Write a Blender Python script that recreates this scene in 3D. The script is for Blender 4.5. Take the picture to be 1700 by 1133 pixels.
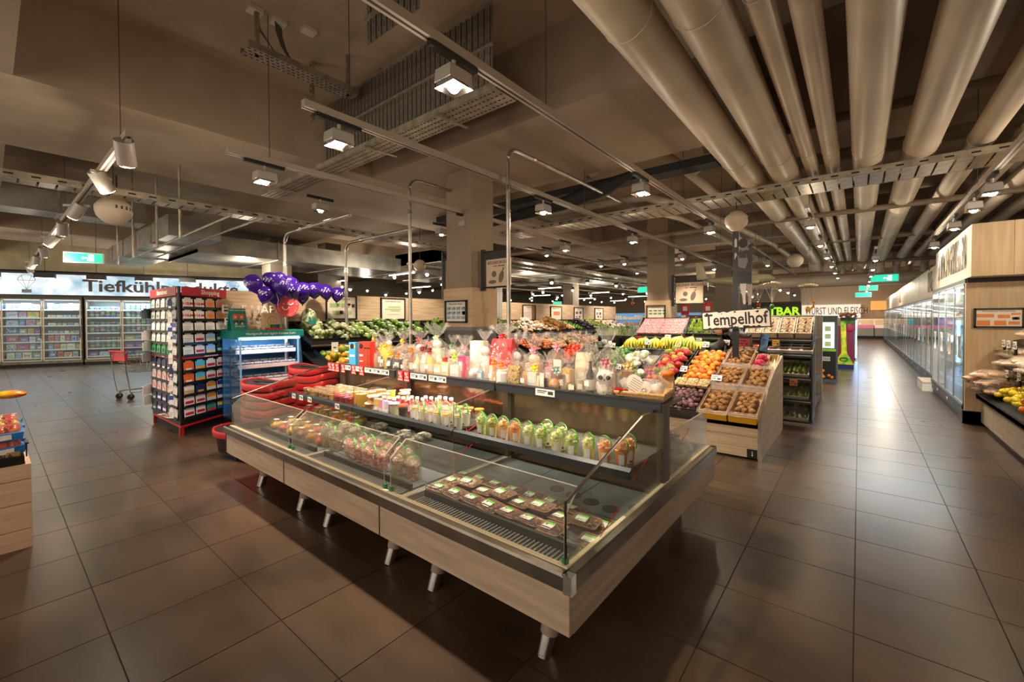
import bpy, math, random
from mathutils import Vector, Matrix
rnd = random.Random(11)
SC = bpy.context.scene
for o in list(bpy.data.objects): bpy.data.objects.remove(o)
C = SC.collection
PI = math.pi

# ------------------------------------------------ camera, world, exposure
cam = bpy.data.cameras.new('camera'); camo = bpy.data.objects.new('camera', cam); C.objects.link(camo)
YAW, PIT, ROL = -0.6821994, 0.0151804, -0.0050225
cy_, sy_ = math.cos(YAW), math.sin(YAW)
fw = Vector((sy_*math.cos(PIT), cy_*math.cos(PIT), -math.sin(PIT)))
r0 = Vector((cy_, -sy_, 0)); u0 = r0.cross(fw)
rr = r0*math.cos(ROL) + u0*math.sin(ROL); uu = -r0*math.sin(ROL) + u0*math.cos(ROL)
camo.matrix_world = Matrix(((rr.x, uu.x, -fw.x, 0), (rr.y, uu.y, -fw.y, 0), (rr.z, uu.z, -fw.z, 1.62), (0, 0, 0, 1)))
cam.sensor_width = 36; cam.lens = 709.37/1700*36
cam.shift_y = -(566.5-540.79)/1700
cam.clip_end = 200; cam.clip_start = 0.05
SC.camera = camo
SC.view_settings.view_transform = 'Standard'; SC.view_settings.look = 'None'
SC.view_settings.gamma = 1; SC.view_settings.use_curve_mapping = False
SC.view_settings.exposure = 1.5
SC.cycles.transparent_max_bounces = 40
SC.cycles.max_bounces = 7; SC.cycles.diffuse_bounces = 4; SC.cycles.glossy_bounces = 4
SC.cycles.sample_clamp_indirect = 4.0
W = bpy.data.worlds.new('world'); SC.world = W; W.use_nodes = True
bg = W.node_tree.nodes['Background']; bg.inputs[0].default_value = (1.0, 0.85, 0.66, 1); bg.inputs[1].default_value = 0.65  # warm ambient added as fill, entering by the side left open behind the camera

WARM = (1.0, 0.85, 0.66); COOL = (0.80, 0.90, 1.0)
def lamp(kind, loc, energy, col=WARM, size=0.1, cone=None, aim=None, blend=0.6, sizey=None):
    l = bpy.data.lights.new('lamp_light', kind); l.energy = energy; l.color = col
    if kind == 'SPOT': l.spot_size = cone; l.spot_blend = blend; l.shadow_soft_size = size
    elif kind == 'POINT': l.shadow_soft_size = size
    elif kind == 'AREA':
        l.shape = 'RECTANGLE'; l.size = size; l.size_y = sizey or size
    o = bpy.data.objects.new('lamp_light', l); C.objects.link(o); o.location = loc
    if aim is not None:
        d = (Vector(aim)-Vector(loc)).normalized(); o.rotation_euler = d.to_track_quat('-Z', 'Y').to_euler()
    return o

# ------------------------------------------------ materials
def lin(h):
    h = h.lstrip('#'); c = [int(h[i:i+2], 16)/255 for i in (0, 2, 4)]
    return tuple((v/12.92 if v <= .04045 else ((v+.055)/1.055)**2.4) for v in c) + (1,)
def nm(name):
    m = bpy.data.materials.new(name); m.use_nodes = True; nt = m.node_tree
    return m, nt, nt.nodes['Principled BSDF']
_mc = {}
def plain(h, rough=.5, metal=0, spec=.5, coat=0):
    k = (h, rough, metal, spec, coat)
    if k in _mc: return _mc[k]
    m, nt, b = nm('paint_'+h.strip('#'))
    n = nt.nodes.new('ShaderNodeTexNoise'); n.inputs['Scale'].default_value = 9
    tc = nt.nodes.new('ShaderNodeTexCoord'); nt.links.new(tc.outputs['Object'], n.inputs['Vector'])
    mx = nt.nodes.new('ShaderNodeMix'); mx.data_type = 'RGBA'
    c = lin(h); mx.inputs[6].default_value = tuple(v*.93 for v in c[:3])+(1,); mx.inputs[7].default_value = tuple(min(1, v*1.05) for v in c[:3])+(1,)
    nt.links.new(n.outputs[0], mx.inputs[0]); nt.links.new(mx.outputs[2], b.inputs['Base Color'])
    b.inputs['Roughness'].default_value = rough; b.inputs['Metallic'].default_value = metal
    b.inputs['Specular IOR Level'].default_value = spec; b.inputs['Coat Weight'].default_value = coat
    _mc[k] = m; return m
def blotch(a, b2, scale=6, rough=.5, metal=0, lo=.4, hi=.6, bump=0, rand=.0, stretch=(1, 1, 1), c3=None, detail=4):
    """two colours mixed by noise in object space; rand shifts the mix per object"""
    k = ('bl', a, b2, scale, rough, metal, lo, hi, bump, rand, stretch, c3)
    if k in _mc: return _mc[k]
    m, nt, b = nm('mix_'+a.strip('#')+'_'+b2.strip('#'))
    tc = nt.nodes.new('ShaderNodeTexCoord'); mp = nt.nodes.new('ShaderNodeMapping'); mp.inputs['Scale'].default_value = stretch
    nt.links.new(tc.outputs['Object'], mp.inputs[0])
    n = nt.nodes.new('ShaderNodeTexNoise'); n.inputs['Scale'].default_value = scale; n.inputs['Detail'].default_value = detail
    oi = nt.nodes.new('ShaderNodeObjectInfo')
    va = nt.nodes.new('ShaderNodeVectorMath'); va.operation = 'MULTIPLY_ADD'
    cb = nt.nodes.new('ShaderNodeCombineXYZ')
    for i in range(3): nt.links.new(oi.outputs['Random'], cb.inputs[i])
    nt.links.new(cb.outputs[0], va.inputs[0]); va.inputs[1].default_value = (37, 53, 71) if rand else (0, 0, 0); nt.links.new(mp.outputs[0], va.inputs[2])
    nt.links.new(va.outputs[0], n.inputs['Vector'])
    r = nt.nodes.new('ShaderNodeMapRange'); r.inputs['From Min'].default_value = lo; r.inputs['From Max'].default_value = hi
    ad = nt.nodes.new('ShaderNodeMath'); ad.operation = 'MULTIPLY_ADD'; nt.links.new(oi.outputs['Random'], ad.inputs[0]); ad.inputs[1].default_value = rand
    nt.links.new(n.outputs[0], ad.inputs[2]); sb = nt.nodes.new('ShaderNodeMath'); sb.operation = 'SUBTRACT'; nt.links.new(ad.outputs[0], sb.inputs[0]); sb.inputs[1].default_value = rand/2
    nt.links.new(sb.outputs[0], r.inputs['Value'])
    if c3:
        cr = nt.nodes.new('ShaderNodeValToRGB'); e = cr.color_ramp.elements
        e[0].color = lin(a); e[1].color = lin(c3); x = e.new(.5); x.color = lin(b2)
        nt.links.new(r.outputs[0], cr.inputs[0]); out = cr.outputs[0]
    else:
        mx = nt.nodes.new('ShaderNodeMix'); mx.data_type = 'RGBA'; mx.inputs[6].default_value = lin(a); mx.inputs[7].default_value = lin(b2)
        nt.links.new(r.outputs[0], mx.inputs[0]); out = mx.outputs[2]
    nt.links.new(out, b.inputs['Base Color']); b.inputs['Roughness'].default_value = rough; b.inputs['Metallic'].default_value = metal
    if bump:
        bp = nt.nodes.new('ShaderNodeBump'); bp.inputs['Strength'].default_value = bump; bp.inputs['Distance'].default_value = .01
        nt.links.new(n.outputs[0], bp.inputs['Height']); nt.links.new(bp.outputs[0], b.inputs['Normal'])
    _mc[k] = m; return m
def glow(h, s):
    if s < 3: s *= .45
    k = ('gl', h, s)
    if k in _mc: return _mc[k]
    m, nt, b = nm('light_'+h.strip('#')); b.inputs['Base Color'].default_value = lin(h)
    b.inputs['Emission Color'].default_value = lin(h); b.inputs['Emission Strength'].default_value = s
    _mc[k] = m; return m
def clear(name, tint='#ffffff', gloss=.9, haze=0.0, rough=.03, hazecol='#ffffff', bump=0, bscale=40, ior=1.45):
    m = bpy.data.materials.new(name); m.use_nodes = True; nt = m.node_tree; nt.nodes.clear()
    out = nt.nodes.new('ShaderNodeOutputMaterial'); t = nt.nodes.new('ShaderNodeBsdfTransparent'); t.inputs[0].default_value = lin(tint)
    g = nt.nodes.new('ShaderNodeBsdfGlossy'); g.inputs['Roughness'].default_value = rough; g.inputs['Color'].default_value = (gloss, gloss, gloss, 1)
    # Schlick reflectance from the angle to the surface, the same on both faces of a thin sheet
    geo = nt.nodes.new('ShaderNodeNewGeometry'); dt = nt.nodes.new('ShaderNodeVectorMath'); dt.operation = 'DOT_PRODUCT'
    nt.links.new(geo.outputs['Incoming'], dt.inputs[0]); nt.links.new(geo.outputs['Normal'], dt.inputs[1])
    def mth(op, a, b=None):
        n_ = nt.nodes.new('ShaderNodeMath'); n_.operation = op
        for i_, v_ in enumerate((a, b)):
            if v_ is None: continue
            if isinstance(v_, (int, float)): n_.inputs[i_].default_value = v_
            else: nt.links.new(v_, n_.inputs[i_])
        return n_.outputs[0]
    r0_ = ((ior-1)/(ior+1))**2
    sch = mth('ADD', mth('MULTIPLY', mth('POWER', mth('SUBTRACT', 1.0, mth('ABSOLUTE', dt.outputs['Value'])), 5.0), 1-r0_), r0_)
    m1 = nt.nodes.new('ShaderNodeMixShader'); nt.links.new(sch, m1.inputs[0]); nt.links.new(t.outputs[0], m1.inputs[1]); nt.links.new(g.outputs[0], m1.inputs[2])
    if bump:
        n = nt.nodes.new('ShaderNodeTexNoise'); n.inputs['Scale'].default_value = bscale
        bp = nt.nodes.new('ShaderNodeBump'); bp.inputs['Strength'].default_value = bump; bp.inputs['Distance'].default_value = .02
        nt.links.new(n.outputs[0], bp.inputs['Height']); nt.links.new(bp.outputs[0], g.inputs['Normal']); nt.links.new(bp.outputs[0], dt.inputs[1])
    last = m1
    if haze:
        d = nt.nodes.new('ShaderNodeBsdfDiffuse'); d.inputs[0].default_value = lin(hazecol)
        m2 = nt.nodes.new('ShaderNodeMixShader'); m2.inputs[0].default_value = haze
        nt.links.new(m1.outputs[0], m2.inputs[1]); nt.links.new(d.outputs[0], m2.inputs[2]); last = m2
    nt.links.new(last.outputs[0], out.inputs[0]); return m
def wood(a, b2, axis=0, rough=.45, sc=5):
    st = [1, 1, 1]; st = [7, 7, 7]; st[axis] = .45
    return blotch(a, b2, scale=sc, rough=rough, lo=.35, hi=.65, stretch=tuple(st), bump=.03, rand=0)

# ------------------------------------------------ mesh builder
class MB:
    def __init__(s): s.v = []; s.f = []; s.m = []; s.M = None; s.mi = 0
    def add(s, vs, fs, mi=None):
        b = len(s.v)
        s.v += [tuple(s.M @ Vector(p)) for p in vs] if s.M is not None else [tuple(p) for p in vs]
        s.f += [tuple(b+i for i in f) for f in fs]; s.m += [s.mi if mi is None else mi]*len(fs); return s
    def box(s, x0, x1, y0, y1, z0, z1, mi=None):
        return s.add([(x, y, z) for z in (z0, z1) for y in (y0, y1) for x in (x0, x1)],
                     [(0, 2, 3, 1), (4, 5, 7, 6), (0, 1, 5, 4), (2, 6, 7, 3), (0, 4, 6, 2), (1, 3, 7, 5)], mi)
    def cbox(s, c, d, mi=None):
        return s.box(c[0]-d[0]/2, c[0]+d[0]/2, c[1]-d[1]/2, c[1]+d[1]/2, c[2]-d[2]/2, c[2]+d[2]/2, mi)
    def rings(s, rg, n, cap=True, mi=None):
        vs = [p for r in rg for p in r]; fs = []
        for i in range(len(rg)-1):
            for j in range(n):
                k = (j+1) % n; fs.append((i*n+j, i*n+k, (i+1)*n+k, (i+1)*n+j))
        if cap: fs.append(tuple(reversed(range(n)))); fs.append(tuple((len(rg)-1)*n+j for j in range(n)))
        return s.add(vs, fs, mi)
    def lathe(s, prof, c=(0, 0, 0), n=12, sx=1, sy=1, cap=True, mi=None):
        return s.rings([[(c[0]+r*sx*math.cos(2*PI*j/n), c[1]+r*sy*math.sin(2*PI*j/n), c[2]+z) for j in range(n)] for r, z in prof], n, cap, mi)
    def ball(s, c, r, n=10, m=6, mi=None, rx=1, ry=1, rz=1):
        return s.lathe([(max(1e-4, r*math.sin(PI*i/m)), -r*rz*math.cos(PI*i/m)) for i in range(m+1)], c, n, rx, ry, True, mi)
    def tube(s, pts, r, n=8, mi=None, cap=True, closed=False):
        pts = [Vector(p) for p in pts]; rg = []; up = Vector((0, 0, 1)); L = len(pts)
        for i, p in enumerate(pts):
            a = pts[i-1] if i else (pts[-1] if closed else p); b = pts[i+1] if i < L-1 else (pts[0] if closed else p)
            d = (b-a).normalized(); q = d.cross(up)
            if q.length < .05: q = d.cross(Vector((0, 1, 0)))
            q.normalize(); w = q.cross(d); R_ = r[i] if isinstance(r, (list, tuple)) else r
            rg.append([p+q*R_*math.cos(2*PI*j/n)+w*R_*math.sin(2*PI*j/n) for j in range(n)])
        if closed: rg.append(rg[0]); cap = False
        return s.rings(rg, n, cap, mi)
    def cyl(s, a, b, r, n=10, r2=None, mi=None): return s.tube([a, b], [r, r if r2 is None else r2], n, mi)
    def prism(s, poly, axis, a, b, mi=None):
        """poly: list of 2-D points in the two other axes (in x,y,z order); extruded a..b along axis"""
        n = len(poly); P = lambda p, t: (t, p[0], p[1]) if axis == 0 else ((p[0], t, p[1]) if axis == 1 else (p[0], p[1], t))
        vs = [P(p, a) for p in poly]+[P(p, b) for p in poly]
        return s.add(vs, [tuple(range(n)), tuple(reversed(range(n, 2*n)))]+[(j, j+n, (j+1) % n+n, (j+1) % n) for j in range(n)], mi)
    def quad(s, a, b, c, d, mi=None): return s.add([a, b, c, d], [(0, 1, 2, 3)], mi)
    def mesh(s, name, mats, smooth=False):
        me = bpy.data.meshes.new(name); me.from_pydata(s.v, [], s.f)
        for m in (mats if isinstance(mats, (list, tuple)) else [mats]): me.materials.append(m)
        if any(s.m): me.polygons.foreach_set('material_index', s.m)
        if smooth: me.polygons.foreach_set('use_smooth', [True]*len(s.f))
        me.update()
        import bmesh
        bm = bmesh.new(); bm.from_mesh(me); bmesh.ops.recalc_face_normals(bm, faces=bm.faces); bm.to_mesh(me); bm.free()
        return me
    def build(s, name, mats, parent=None, smooth=False, loc=None):
        o = bpy.data.objects.new(name, s.mesh(name, mats, smooth)); C.objects.link(o)
        if parent is not None: o.parent = parent
        if loc is not None: o.location = loc
        if smooth: autosmooth(o)
        return o
def autosmooth(o):
    me = o.data
    import bmesh
    bm = bmesh.new(); bm.from_mesh(me)
    for e in bm.edges:
        if len(e.link_faces) == 2 and e.calc_face_angle(0) > .75: e.smooth = False
    bm.to_mesh(me); bm.free()
def tag(o, label=None, cat=None, group=None, kind=None):
    if label: o['label'] = label
    if cat: o['category'] = cat
    if group: o['group'] = group
    if kind: o['kind'] = kind
    return o
def thing(name, label, cat, loc=(0, 0, 0), rz=0, group=None):
    o = bpy.data.objects.new(name, None); o.empty_display_size = .05; C.objects.link(o)
    o.location = loc; o.rotation_euler = (0, 0, rz); return tag(o, label, cat, group)
KIDS = {}
def dup(root, loc=None, rot=None, label=None, group=None, scale=None, mats=None):
    c = root.copy(); C.objects.link(c)
    if loc is not None: c.location = loc
    if rot is not None: c.rotation_euler = rot if isinstance(rot, (tuple, list)) else (0, 0, rot)
    if scale is not None: c.scale = scale if isinstance(scale, (tuple, list)) else (scale,)*3
    if label: c['label'] = label
    if group: c['group'] = group
    k = KIDS.get(root.name)
    if k is None: k = KIDS[root.name] = list(root.children)
    for ch in k:
        d = dup(ch); d.parent = c
        if mats and ch.name.split('.')[0] in mats: recolor(d, mats[ch.name.split('.')[0]])
    return c
def recolor(o, m):
    if o.type == 'MESH':
        o.data = o.data.copy(); o.data.materials[0] = m
    return o
def first_or_dup(proto, used, **kw):
    """the first call moves the prototype itself, later calls copy it"""
    if not used:
        used.append(1); KIDS[proto.name] = list(proto.children)
        if kw.get('loc') is not None: proto.location = kw['loc']
        r = kw.get('rot')
        if r is not None: proto.rotation_euler = r if isinstance(r, (tuple, list)) else (0, 0, r)
        s = kw.get('scale')
        if s is not None: proto.scale = s if isinstance(s, (tuple, list)) else (s,)*3
        if kw.get('label'): proto['label'] = kw['label']
        if kw.get('group'): proto['group'] = kw['group']
        return proto
    return dup(proto, **kw)
def text(body, size, mat, loc, rot, parent=None, ext=.002, align='CENTER', sx=1, name='lettering', bold=0):
    c = bpy.data.curves.new(name, 'FONT'); c.body = body; c.size = size; c.extrude = ext; c.align_x = align; c.align_y = 'CENTER'
    c.resolution_u = 2; c.offset = bold
    tmp = bpy.data.objects.new('tmp', c); C.objects.link(tmp)
    me = bpy.data.meshes.new_from_object(tmp); bpy.data.objects.remove(tmp); me.name = name
    me.materials.clear(); me.materials.append(mat)
    o = bpy.data.objects.new(name, me); C.objects.link(o); o.location = loc; o.rotation_euler = rot; o.scale = (sx, 1, 1)
    if parent is not None: o.parent = parent
    return o
FX = (PI/2, 0, PI/2)     # text facing +X
FY = (PI/2, 0, 0)        # text facing -Y
FXN = (PI/2, 0, -PI/2)   # text facing -X
# ------------------------------------------------ shared materials
concrete = blotch('#9b8a76', '#ac9a86', scale=1.3, rough=.85, lo=.35, hi=.65, bump=.1)
concrete_d = blotch('#8b7a68', '#998775', scale=1.1, rough=.85, lo=.35, hi=.65, bump=.1)
steel = blotch('#b9b3aa', '#a39c92', scale=4, rough=.33, metal=.9)
galv = blotch('#b5aa98', '#98907f', scale=7, rough=.42, metal=.75)
chrome = plain('#d8d8d8', .14, 1)
black = plain('#141312', .45); black_m = plain('#1c1b1a', .8); dgrey = plain('#3a3b3d', .45); mgrey = plain('#6d6c6a', .5)
white = plain('#ece6dc', .45); offw = plain('#d9cfbf', .5); lampwhite = plain('#cfc8c0', .4)
oak = wood('#b5987a', '#d0b594', 0); oak_y = wood('#b5987a', '#d0b594', 1); oakz = wood('#c9a67e', '#d7b68e', 2)
red = plain('#c31622', .4); dkred = plain('#8e1018', .45)
glass = clear('display_glass', '#f2f5f2', .9, 0.0, .02)
acryl = clear('clear_acrylic', '#f4f4f0', .9, .03, .06, '#e8e2d8')
bulb = glow('#ffe2b4', 26); bulb_far = glow('#ffe6c0', 14); panelglow = glow('#e9f2ff', 3.0)

# ------------------------------------------------ floor and its tiles
floor = bpy.data.objects.new('floor', None); C.objects.link(floor); floor['kind'] = 'structure'
def floormat():
    m, nt, b = nm('brown_stoneware')
    geo = nt.nodes.new('ShaderNodeNewGeometry')
    n1 = nt.nodes.new('ShaderNodeTexNoise'); n1.inputs['Scale'].default_value = 1.3; n1.inputs['Detail'].default_value = 3; n1.inputs['Roughness'].default_value = .4
    n2 = nt.nodes.new('ShaderNodeTexNoise'); n2.inputs['Scale'].default_value = 2.2; n2.inputs['Detail'].default_value = 2
    mp = nt.nodes.new('ShaderNodeMapping'); mp.inputs['Scale'].default_value = (.8, 2.2, 1)
    nt.links.new(geo.outputs['Position'], n1.inputs['Vector']); nt.links.new(geo.outputs['Position'], mp.inputs[0]); nt.links.new(mp.outputs[0], n2.inputs['Vector'])
    oi = nt.nodes.new('ShaderNodeObjectInfo')
    a = nt.nodes.new('ShaderNodeMath'); a.operation = 'MULTIPLY_ADD'; nt.links.new(oi.outputs['Random'], a.inputs[0]); a.inputs[1].default_value = .14; nt.links.new(n1.outputs[0], a.inputs[2])
    a2 = nt.nodes.new('ShaderNodeMath'); a2.operation = 'MULTIPLY_ADD'; nt.links.new(n2.outputs[0], a2.inputs[0]); a2.inputs[1].default_value = .5; nt.links.new(a.outputs[0], a2.inputs[2])
    mr = nt.nodes.new('ShaderNodeMapRange'); mr.inputs['From Min'].default_value = .55; mr.inputs['From Max'].default_value = 1.1; nt.links.new(a2.outputs[0], mr.inputs['Value'])
    cr = nt.nodes.new('ShaderNodeMix'); cr.data_type = 'RGBA'; cr.inputs[6].default_value = lin('#33281f'); cr.inputs[7].default_value = lin('#594536')
    nt.links.new(mr.outputs[0], cr.inputs[0]); nt.links.new(cr.outputs[2], b.inputs['Base Color'])
    r = nt.nodes.new('ShaderNodeMapRange'); nt.links.new(n2.outputs[0], r.inputs['Value']); r.inputs['To Min'].default_value = .24; r.inputs['To Max'].default_value = .36
    nt.links.new(r.outputs[0], b.inputs['Roughness']); b.inputs['Specular IOR Level'].default_value = .45
    bp = nt.nodes.new('ShaderNodeBump'); bp.inputs['Strength'].default_value = .02; bp.inputs['Distance'].default_value = .005
    nt.links.new(n2.outputs[0], bp.inputs['Height']); nt.links.new(bp.outputs[0], b.inputs['Normal'])
    return m
tile_m = floormat(); grout = plain('#3b3027', .8)
MB().box(-28, 5.5, -5, 46, -.1, -.004).build('grout_bed', grout, floor)
TS = .6; gx0, gy0 = -.012, .38
def in_view(x, y):
    dx, dy = x*cy_-y*sy_, x*sy_+y*cy_     # right / forward of the camera
    return dy > .3 and -1.25 < dx/dy < 1.25
near, far = [], []
for i in range(-47, 10):
    for j in range(-9, 77):
        x, y = gx0+i*TS, gy0+j*TS; cxx, cyy = x+.3, y+.3; d = math.hypot(cxx, cyy)
        if x < -28 or x > 5 or y > 45.5 or y < -5: continue
        hid = (-4.7 < x < -1.4 and 2.1 < y < 3.2) or (-3.6 < x < -1.5 and 5.6 < y < 6.8)
        (near if (in_view(cxx, cyy) and d > 1.2 and not hid) else far).append((d, x, y))
near.sort(); far += near[300:]; near = near[:300]
tme = MB().prism([(.003, .003), (.597, .003), (.597, .597), (.003, .597)], 2, -.004, 0).mesh('floor_tile', tile_m)
for d, x, y in near:
    o = bpy.data.objects.new('floor_tile', tme); C.objects.link(o); o.parent = floor; o.location = (x, y, rnd.uniform(-.0006, .0004))
mb = MB()
for d, x, y in far: mb.quad((x+.003, y+.003, 0), (x+.597, y+.003, 0), (x+.597, y+.597, 0), (x+.003, y+.597, 0))
tag(mb.build('floor_tile_field', tile_m, floor), kind='stuff')

# ------------------------------------------------ ceiling: slab with deep beams
def struct(name, mb, m, parent=None, smooth=False): return tag(mb.build(name, m, parent, smooth), kind='structure')
ceil = bpy.data.objects.new('ceiling', None); C.objects.link(ceil); ceil['kind'] = 'structure'
MB().box(-28, 5.5, -5, 46, 4.95, 5.1).build('slab', concrete, ceil)
for x0, x1 in ((-19.2, -16.7), (-8.9, -6.35), (4.2, 5.5)):
    MB().box(x0, x1, -5, 46, 4.0, 4.96).build('beam', concrete, ceil)
for y0, y1 in ((-2.4, .2), (4.12, 6.3), (12.45, 14.6), (20.8, 23), (29, 31.2), (37, 39.2)):
    xs = [-28, -19.2, -16.7, -8.9, -6.35, 4.2]
    for a, b in ((-28, -19.2), (-16.7, -8.9), (-6.35, 4.2)):
        MB().box(a, b, y0, y1, 4.003, 4.955).build('cross_beam', concrete_d, ceil)
struct('wall_right', MB().box(5.2, 5.4, -5, 46, 0, 5), plain('#8f7f6b', .8))
struct('wall_back', MB().box(-28, 5.4, 45, 45.2, 0, 5), plain('#cbb9a0', .8))
struct('wall_left', MB().box(-28.2, -28, -5, 46, 0, 5), plain('#8a8674', .8))

# ------------------------------------------------ big insulated pipes
pipe_m = blotch('#cfc0aa', '#bdae98', scale=1.2, rough=.42, lo=.35, hi=.65)
def elbow_pts(x, y, z, drop, r, n=6):
    return [(x, y+r*math.sin(a*PI/2/n), z-r*(1-math.cos(a*PI/2/n))) for a in range(n+1)]+[(x, y+r, z-drop)]
pipes = [(-1.28, .18, 19.0), (-.85, .18, 19.4), (-.53, .085, 22.6), (-.295, .09, 24.5), (.08, .165, 22.8), (.58, .17, 21.4), (1.12, .125, 22.4), (1.52, .11, 22.8), (1.9, .12, 22), (2.35, .1, 22.5)]
where = ['widest duct nearest the left side of the pipe run', 'second wide duct of the ceiling run', 'slim pipe beside the second wide duct', 'slim pipe left of the middle wide duct',
         'middle wide duct over the main aisle', 'wide duct right of the middle one', 'medium pipe right of the wide ducts', 'thin pipe over the fridge doors', 'pipe above the fridge header', 'last thin pipe near the right wall']
for (x, r, y1), w in zip(pipes, where):
    t = thing('ventilation_pipe', 'beige insulated ceiling pipe, '+w, 'pipe', (x, 0, 3.75), group='beige ceiling pipes')
    MB().cyl((0, -3, 0), (0, y1, 0), r, 20).build('pipe_run', pipe_m, t, True)
    MB().tube(elbow_pts(0, y1, 0, .42, .32), r, 16).build('elbow', pipe_m, t, True)
    for k, yy in enumerate((1.1+r*3, 3.4+x*.4, 6.9+.5*x, 11, 15.5)):
        mb = MB(); mb.tube([(0, yy-.012, 0), (0, yy+.012, 0)], r+.006, 20); mb.build('joint_band', pipe_m, t, True)
t = thing('header_pipe', 'thick beige header pipe crossing the aisle where the ceiling pipes bend down', 'pipe', (0, 22.8, 3.2))
MB().cyl((-4.5, 0, 0), (3.6, 0, 0), .26, 18).build('pipe_run', pipe_m, t, True)
t = thing('header_pipe', 'thinner beige pipe running behind the thick header pipe', 'pipe', (0, 24, 3.5))
MB().cyl((-9, 0, 0), (3.6, 0, 0), .16, 14).build('pipe_run', pipe_m, t, True)
# cross pipes between pipes and slab, and the bent pipe group left of the run
duct_d = blotch('#8d7c66', '#7c6c58', scale=2, rough=.5)
for y, z, r, a, b, lb in ((6.75, 4.2, .14, -1.8, 4.3, 'dark cross pipe above the beige ceiling run'), (8.6, 4.2, .1, -1.8, 4.3, 'second dark cross pipe above the ceiling run'), (10.6, 4.1, .17, -3.4, 4.3, 'wide cross duct deep above the ceiling run')):
    tag(MB().cyl((a, y, z), (b, y, z), r, 12).build('cross_pipe', duct_d, None, True), lb, 'pipe', 'pipes crossing above the ceiling run')
t = thing('bent_pipe', 'beige bent drain pipe with a branch beside the wide ducts', 'pipe', (0, 0, 0))
MB().tube([(-3.9, 7.1, 4.15), (-3.95, 7.1, 4.3), (-3.7, 7.1, 4.38), (-2.75, 7.1, 4.38), (-2.55, 7.2, 4.35), (-2.45, 7.6, 4.3), (-2.15, 8.9, 4.0)], .085, 12).build('pipe_run', pipe_m, t, True)
MB().tube([(-2.37, 8.0, 4.2), (-2.15, 8.0, 4.32), (-1.7, 8.0, 4.4)], .075, 12).build('branch', pipe_m, t, True)
t = thing('bent_pipe', 'pair of beige pipes looping under the concrete beam beside the cable tray', 'pipe')
MB().tube([(-5.2, 7.6, 3.85), (-3.4, 7.6, 3.85), (-3.05, 7.7, 3.85), (-2.6, 8.8, 3.8), (-2.3, 10.5, 3.75), (-1.9, 14, 3.7), (-1.8, 20, 3.7)], .075, 10).build('pipe_run', pipe_m, t, True)
MB().tube([(-5.2, 7.95, 3.72), (-3.5, 7.95, 3.72), (-3.2, 8.1, 3.72), (-2.9, 9.2, 3.7), (-2.7, 11.5, 3.65), (-2.7, 20, 3.65)], .05, 10).build('pipe_run', pipe_m, t, True)
tag(MB().box(-7.6, -1.6, 6.6, 6.9, 3.86, 3.98).build('dark_duct', black_m), 'black flexible insulated duct under the concrete beam', 'duct')
t = thing('dark_pipe', 'black sagging insulated hose strung under the beam', 'hose')
MB().tube([(-6.6, 6.5, 3.55), (-5.2, 6.5, 3.62), (-4.1, 6.5, 3.66), (-3.2, 6.5, 3.8), (-2.7, 6.5, 3.95)], [.09, .1, .12, .13, .03], 10).build('hose', black_m, t, True)

# ------------------------------------------------ cable trays
def tray(label, p, length, width, z, axis, pitch=.15, flange=.085, slots=True, hang=None, m=galv):
    """perforated tray: bottom slats are single pieces; near and far flange; along axis 0 (x) or 1 (y)"""
    t = thing('cable_tray', label, 'cable tray', (p[0], p[1], z), 0 if axis == 0 else PI/2)
    for yy, nme in ((0, 'side_rail'), (width, 'side_rail')):
        mb = MB(); mb.box(0, length, yy-.008, yy+.008, 0, flange); mb.box(0, length, yy-.02, yy+.008, flange-.008, flange)
        n = int(length/.22)
        for k in range(n): mb.box(k*.22+.05, k*.22+.13, yy-.0095, yy+.0095, flange*.4, flange*.4+.02, 1)
        mb.build(nme, [m, black_m], t)
    n = int(length/pitch)
    if slots:
        me = MB().box(0, pitch*.86, 0, width, 0, .006).mesh('slat', m)
        for k in range(min(n, 300)):
            o = bpy.data.objects.new('slat', me); C.objects.link(o); o.parent = t; o.location = (k*pitch, 0, 0)
    return t
tray('wide galvanised cable tray crossing under the beige ceiling pipes', (-6.3, 7.32), 9.6, .62, 3.5, 0, .16)
tray('long galvanised cable tray above the red baskets running to the back', (-7.75, -1), 21, .3, 3.32, 1, .16)
def peg_tray(label, x0, y0, length, width, z, axis):
    t = thing('cable_tray', label, 'cable tray', (x0, y0, z), 0 if axis == 0 else PI/2)
    mb = MB(); mb.box(0, length, 0, width, 0, .006); mb.box(0, length, -.004, .004, 0, .07); mb.box(0, length, width-.004, width+.004, 0, .07)
    n = int(length/.055)
    for k in range(n):
        for q in range(4):
            yy = width*(q+.5)/4; xo = (q % 2)*.027
            mb.box(k*.055+xo, k*.055+xo+.03, yy-.007, yy+.007, -.002, .0, 1)
    mb.build('perforated_base', [galv, black_m], t)
    return t
t = peg_tray('perforated steel tray along the foot of the ribbed panel', -7.9, 2.98, 5.3, .3, 3.74, 0)
for x in (.6, 1.9, 3.2, 4.5): MB().prism([(-.05, -.03), (.42, -.005), (.42, .0), (-.05, .0)], 0, x, x+.04).build('bracket', galv, t)
t = peg_tray('short perforated steel tray hanging by strut channels under the slab', -4.9, 1.75, 1.25, .22, 4.45, 1)
for y in (.1, 1.15): MB().box(y, y+.04, .09, .13, 0, .5).build('strut', galv, t)
mb = MB()
for k in range(6): mb.tube([(.30+.018*k, .10+.012*k, .5), (.31+.018*k, .10+.012*k, .36), (.36+.016*k, .10+.01*k, .22), (.46+.012*k, .10+.01*k, .1), (.62, .09+.01*k, .04), (1.2, .08+.012*k, .03)], .006, 5)
for k in range(2): mb.tube([(.1+.02*k, .12, .5), (.14+.02*k, .12, .3), (.3, .11, .12), (.5, .1, .04)], .006, 5)
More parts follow.
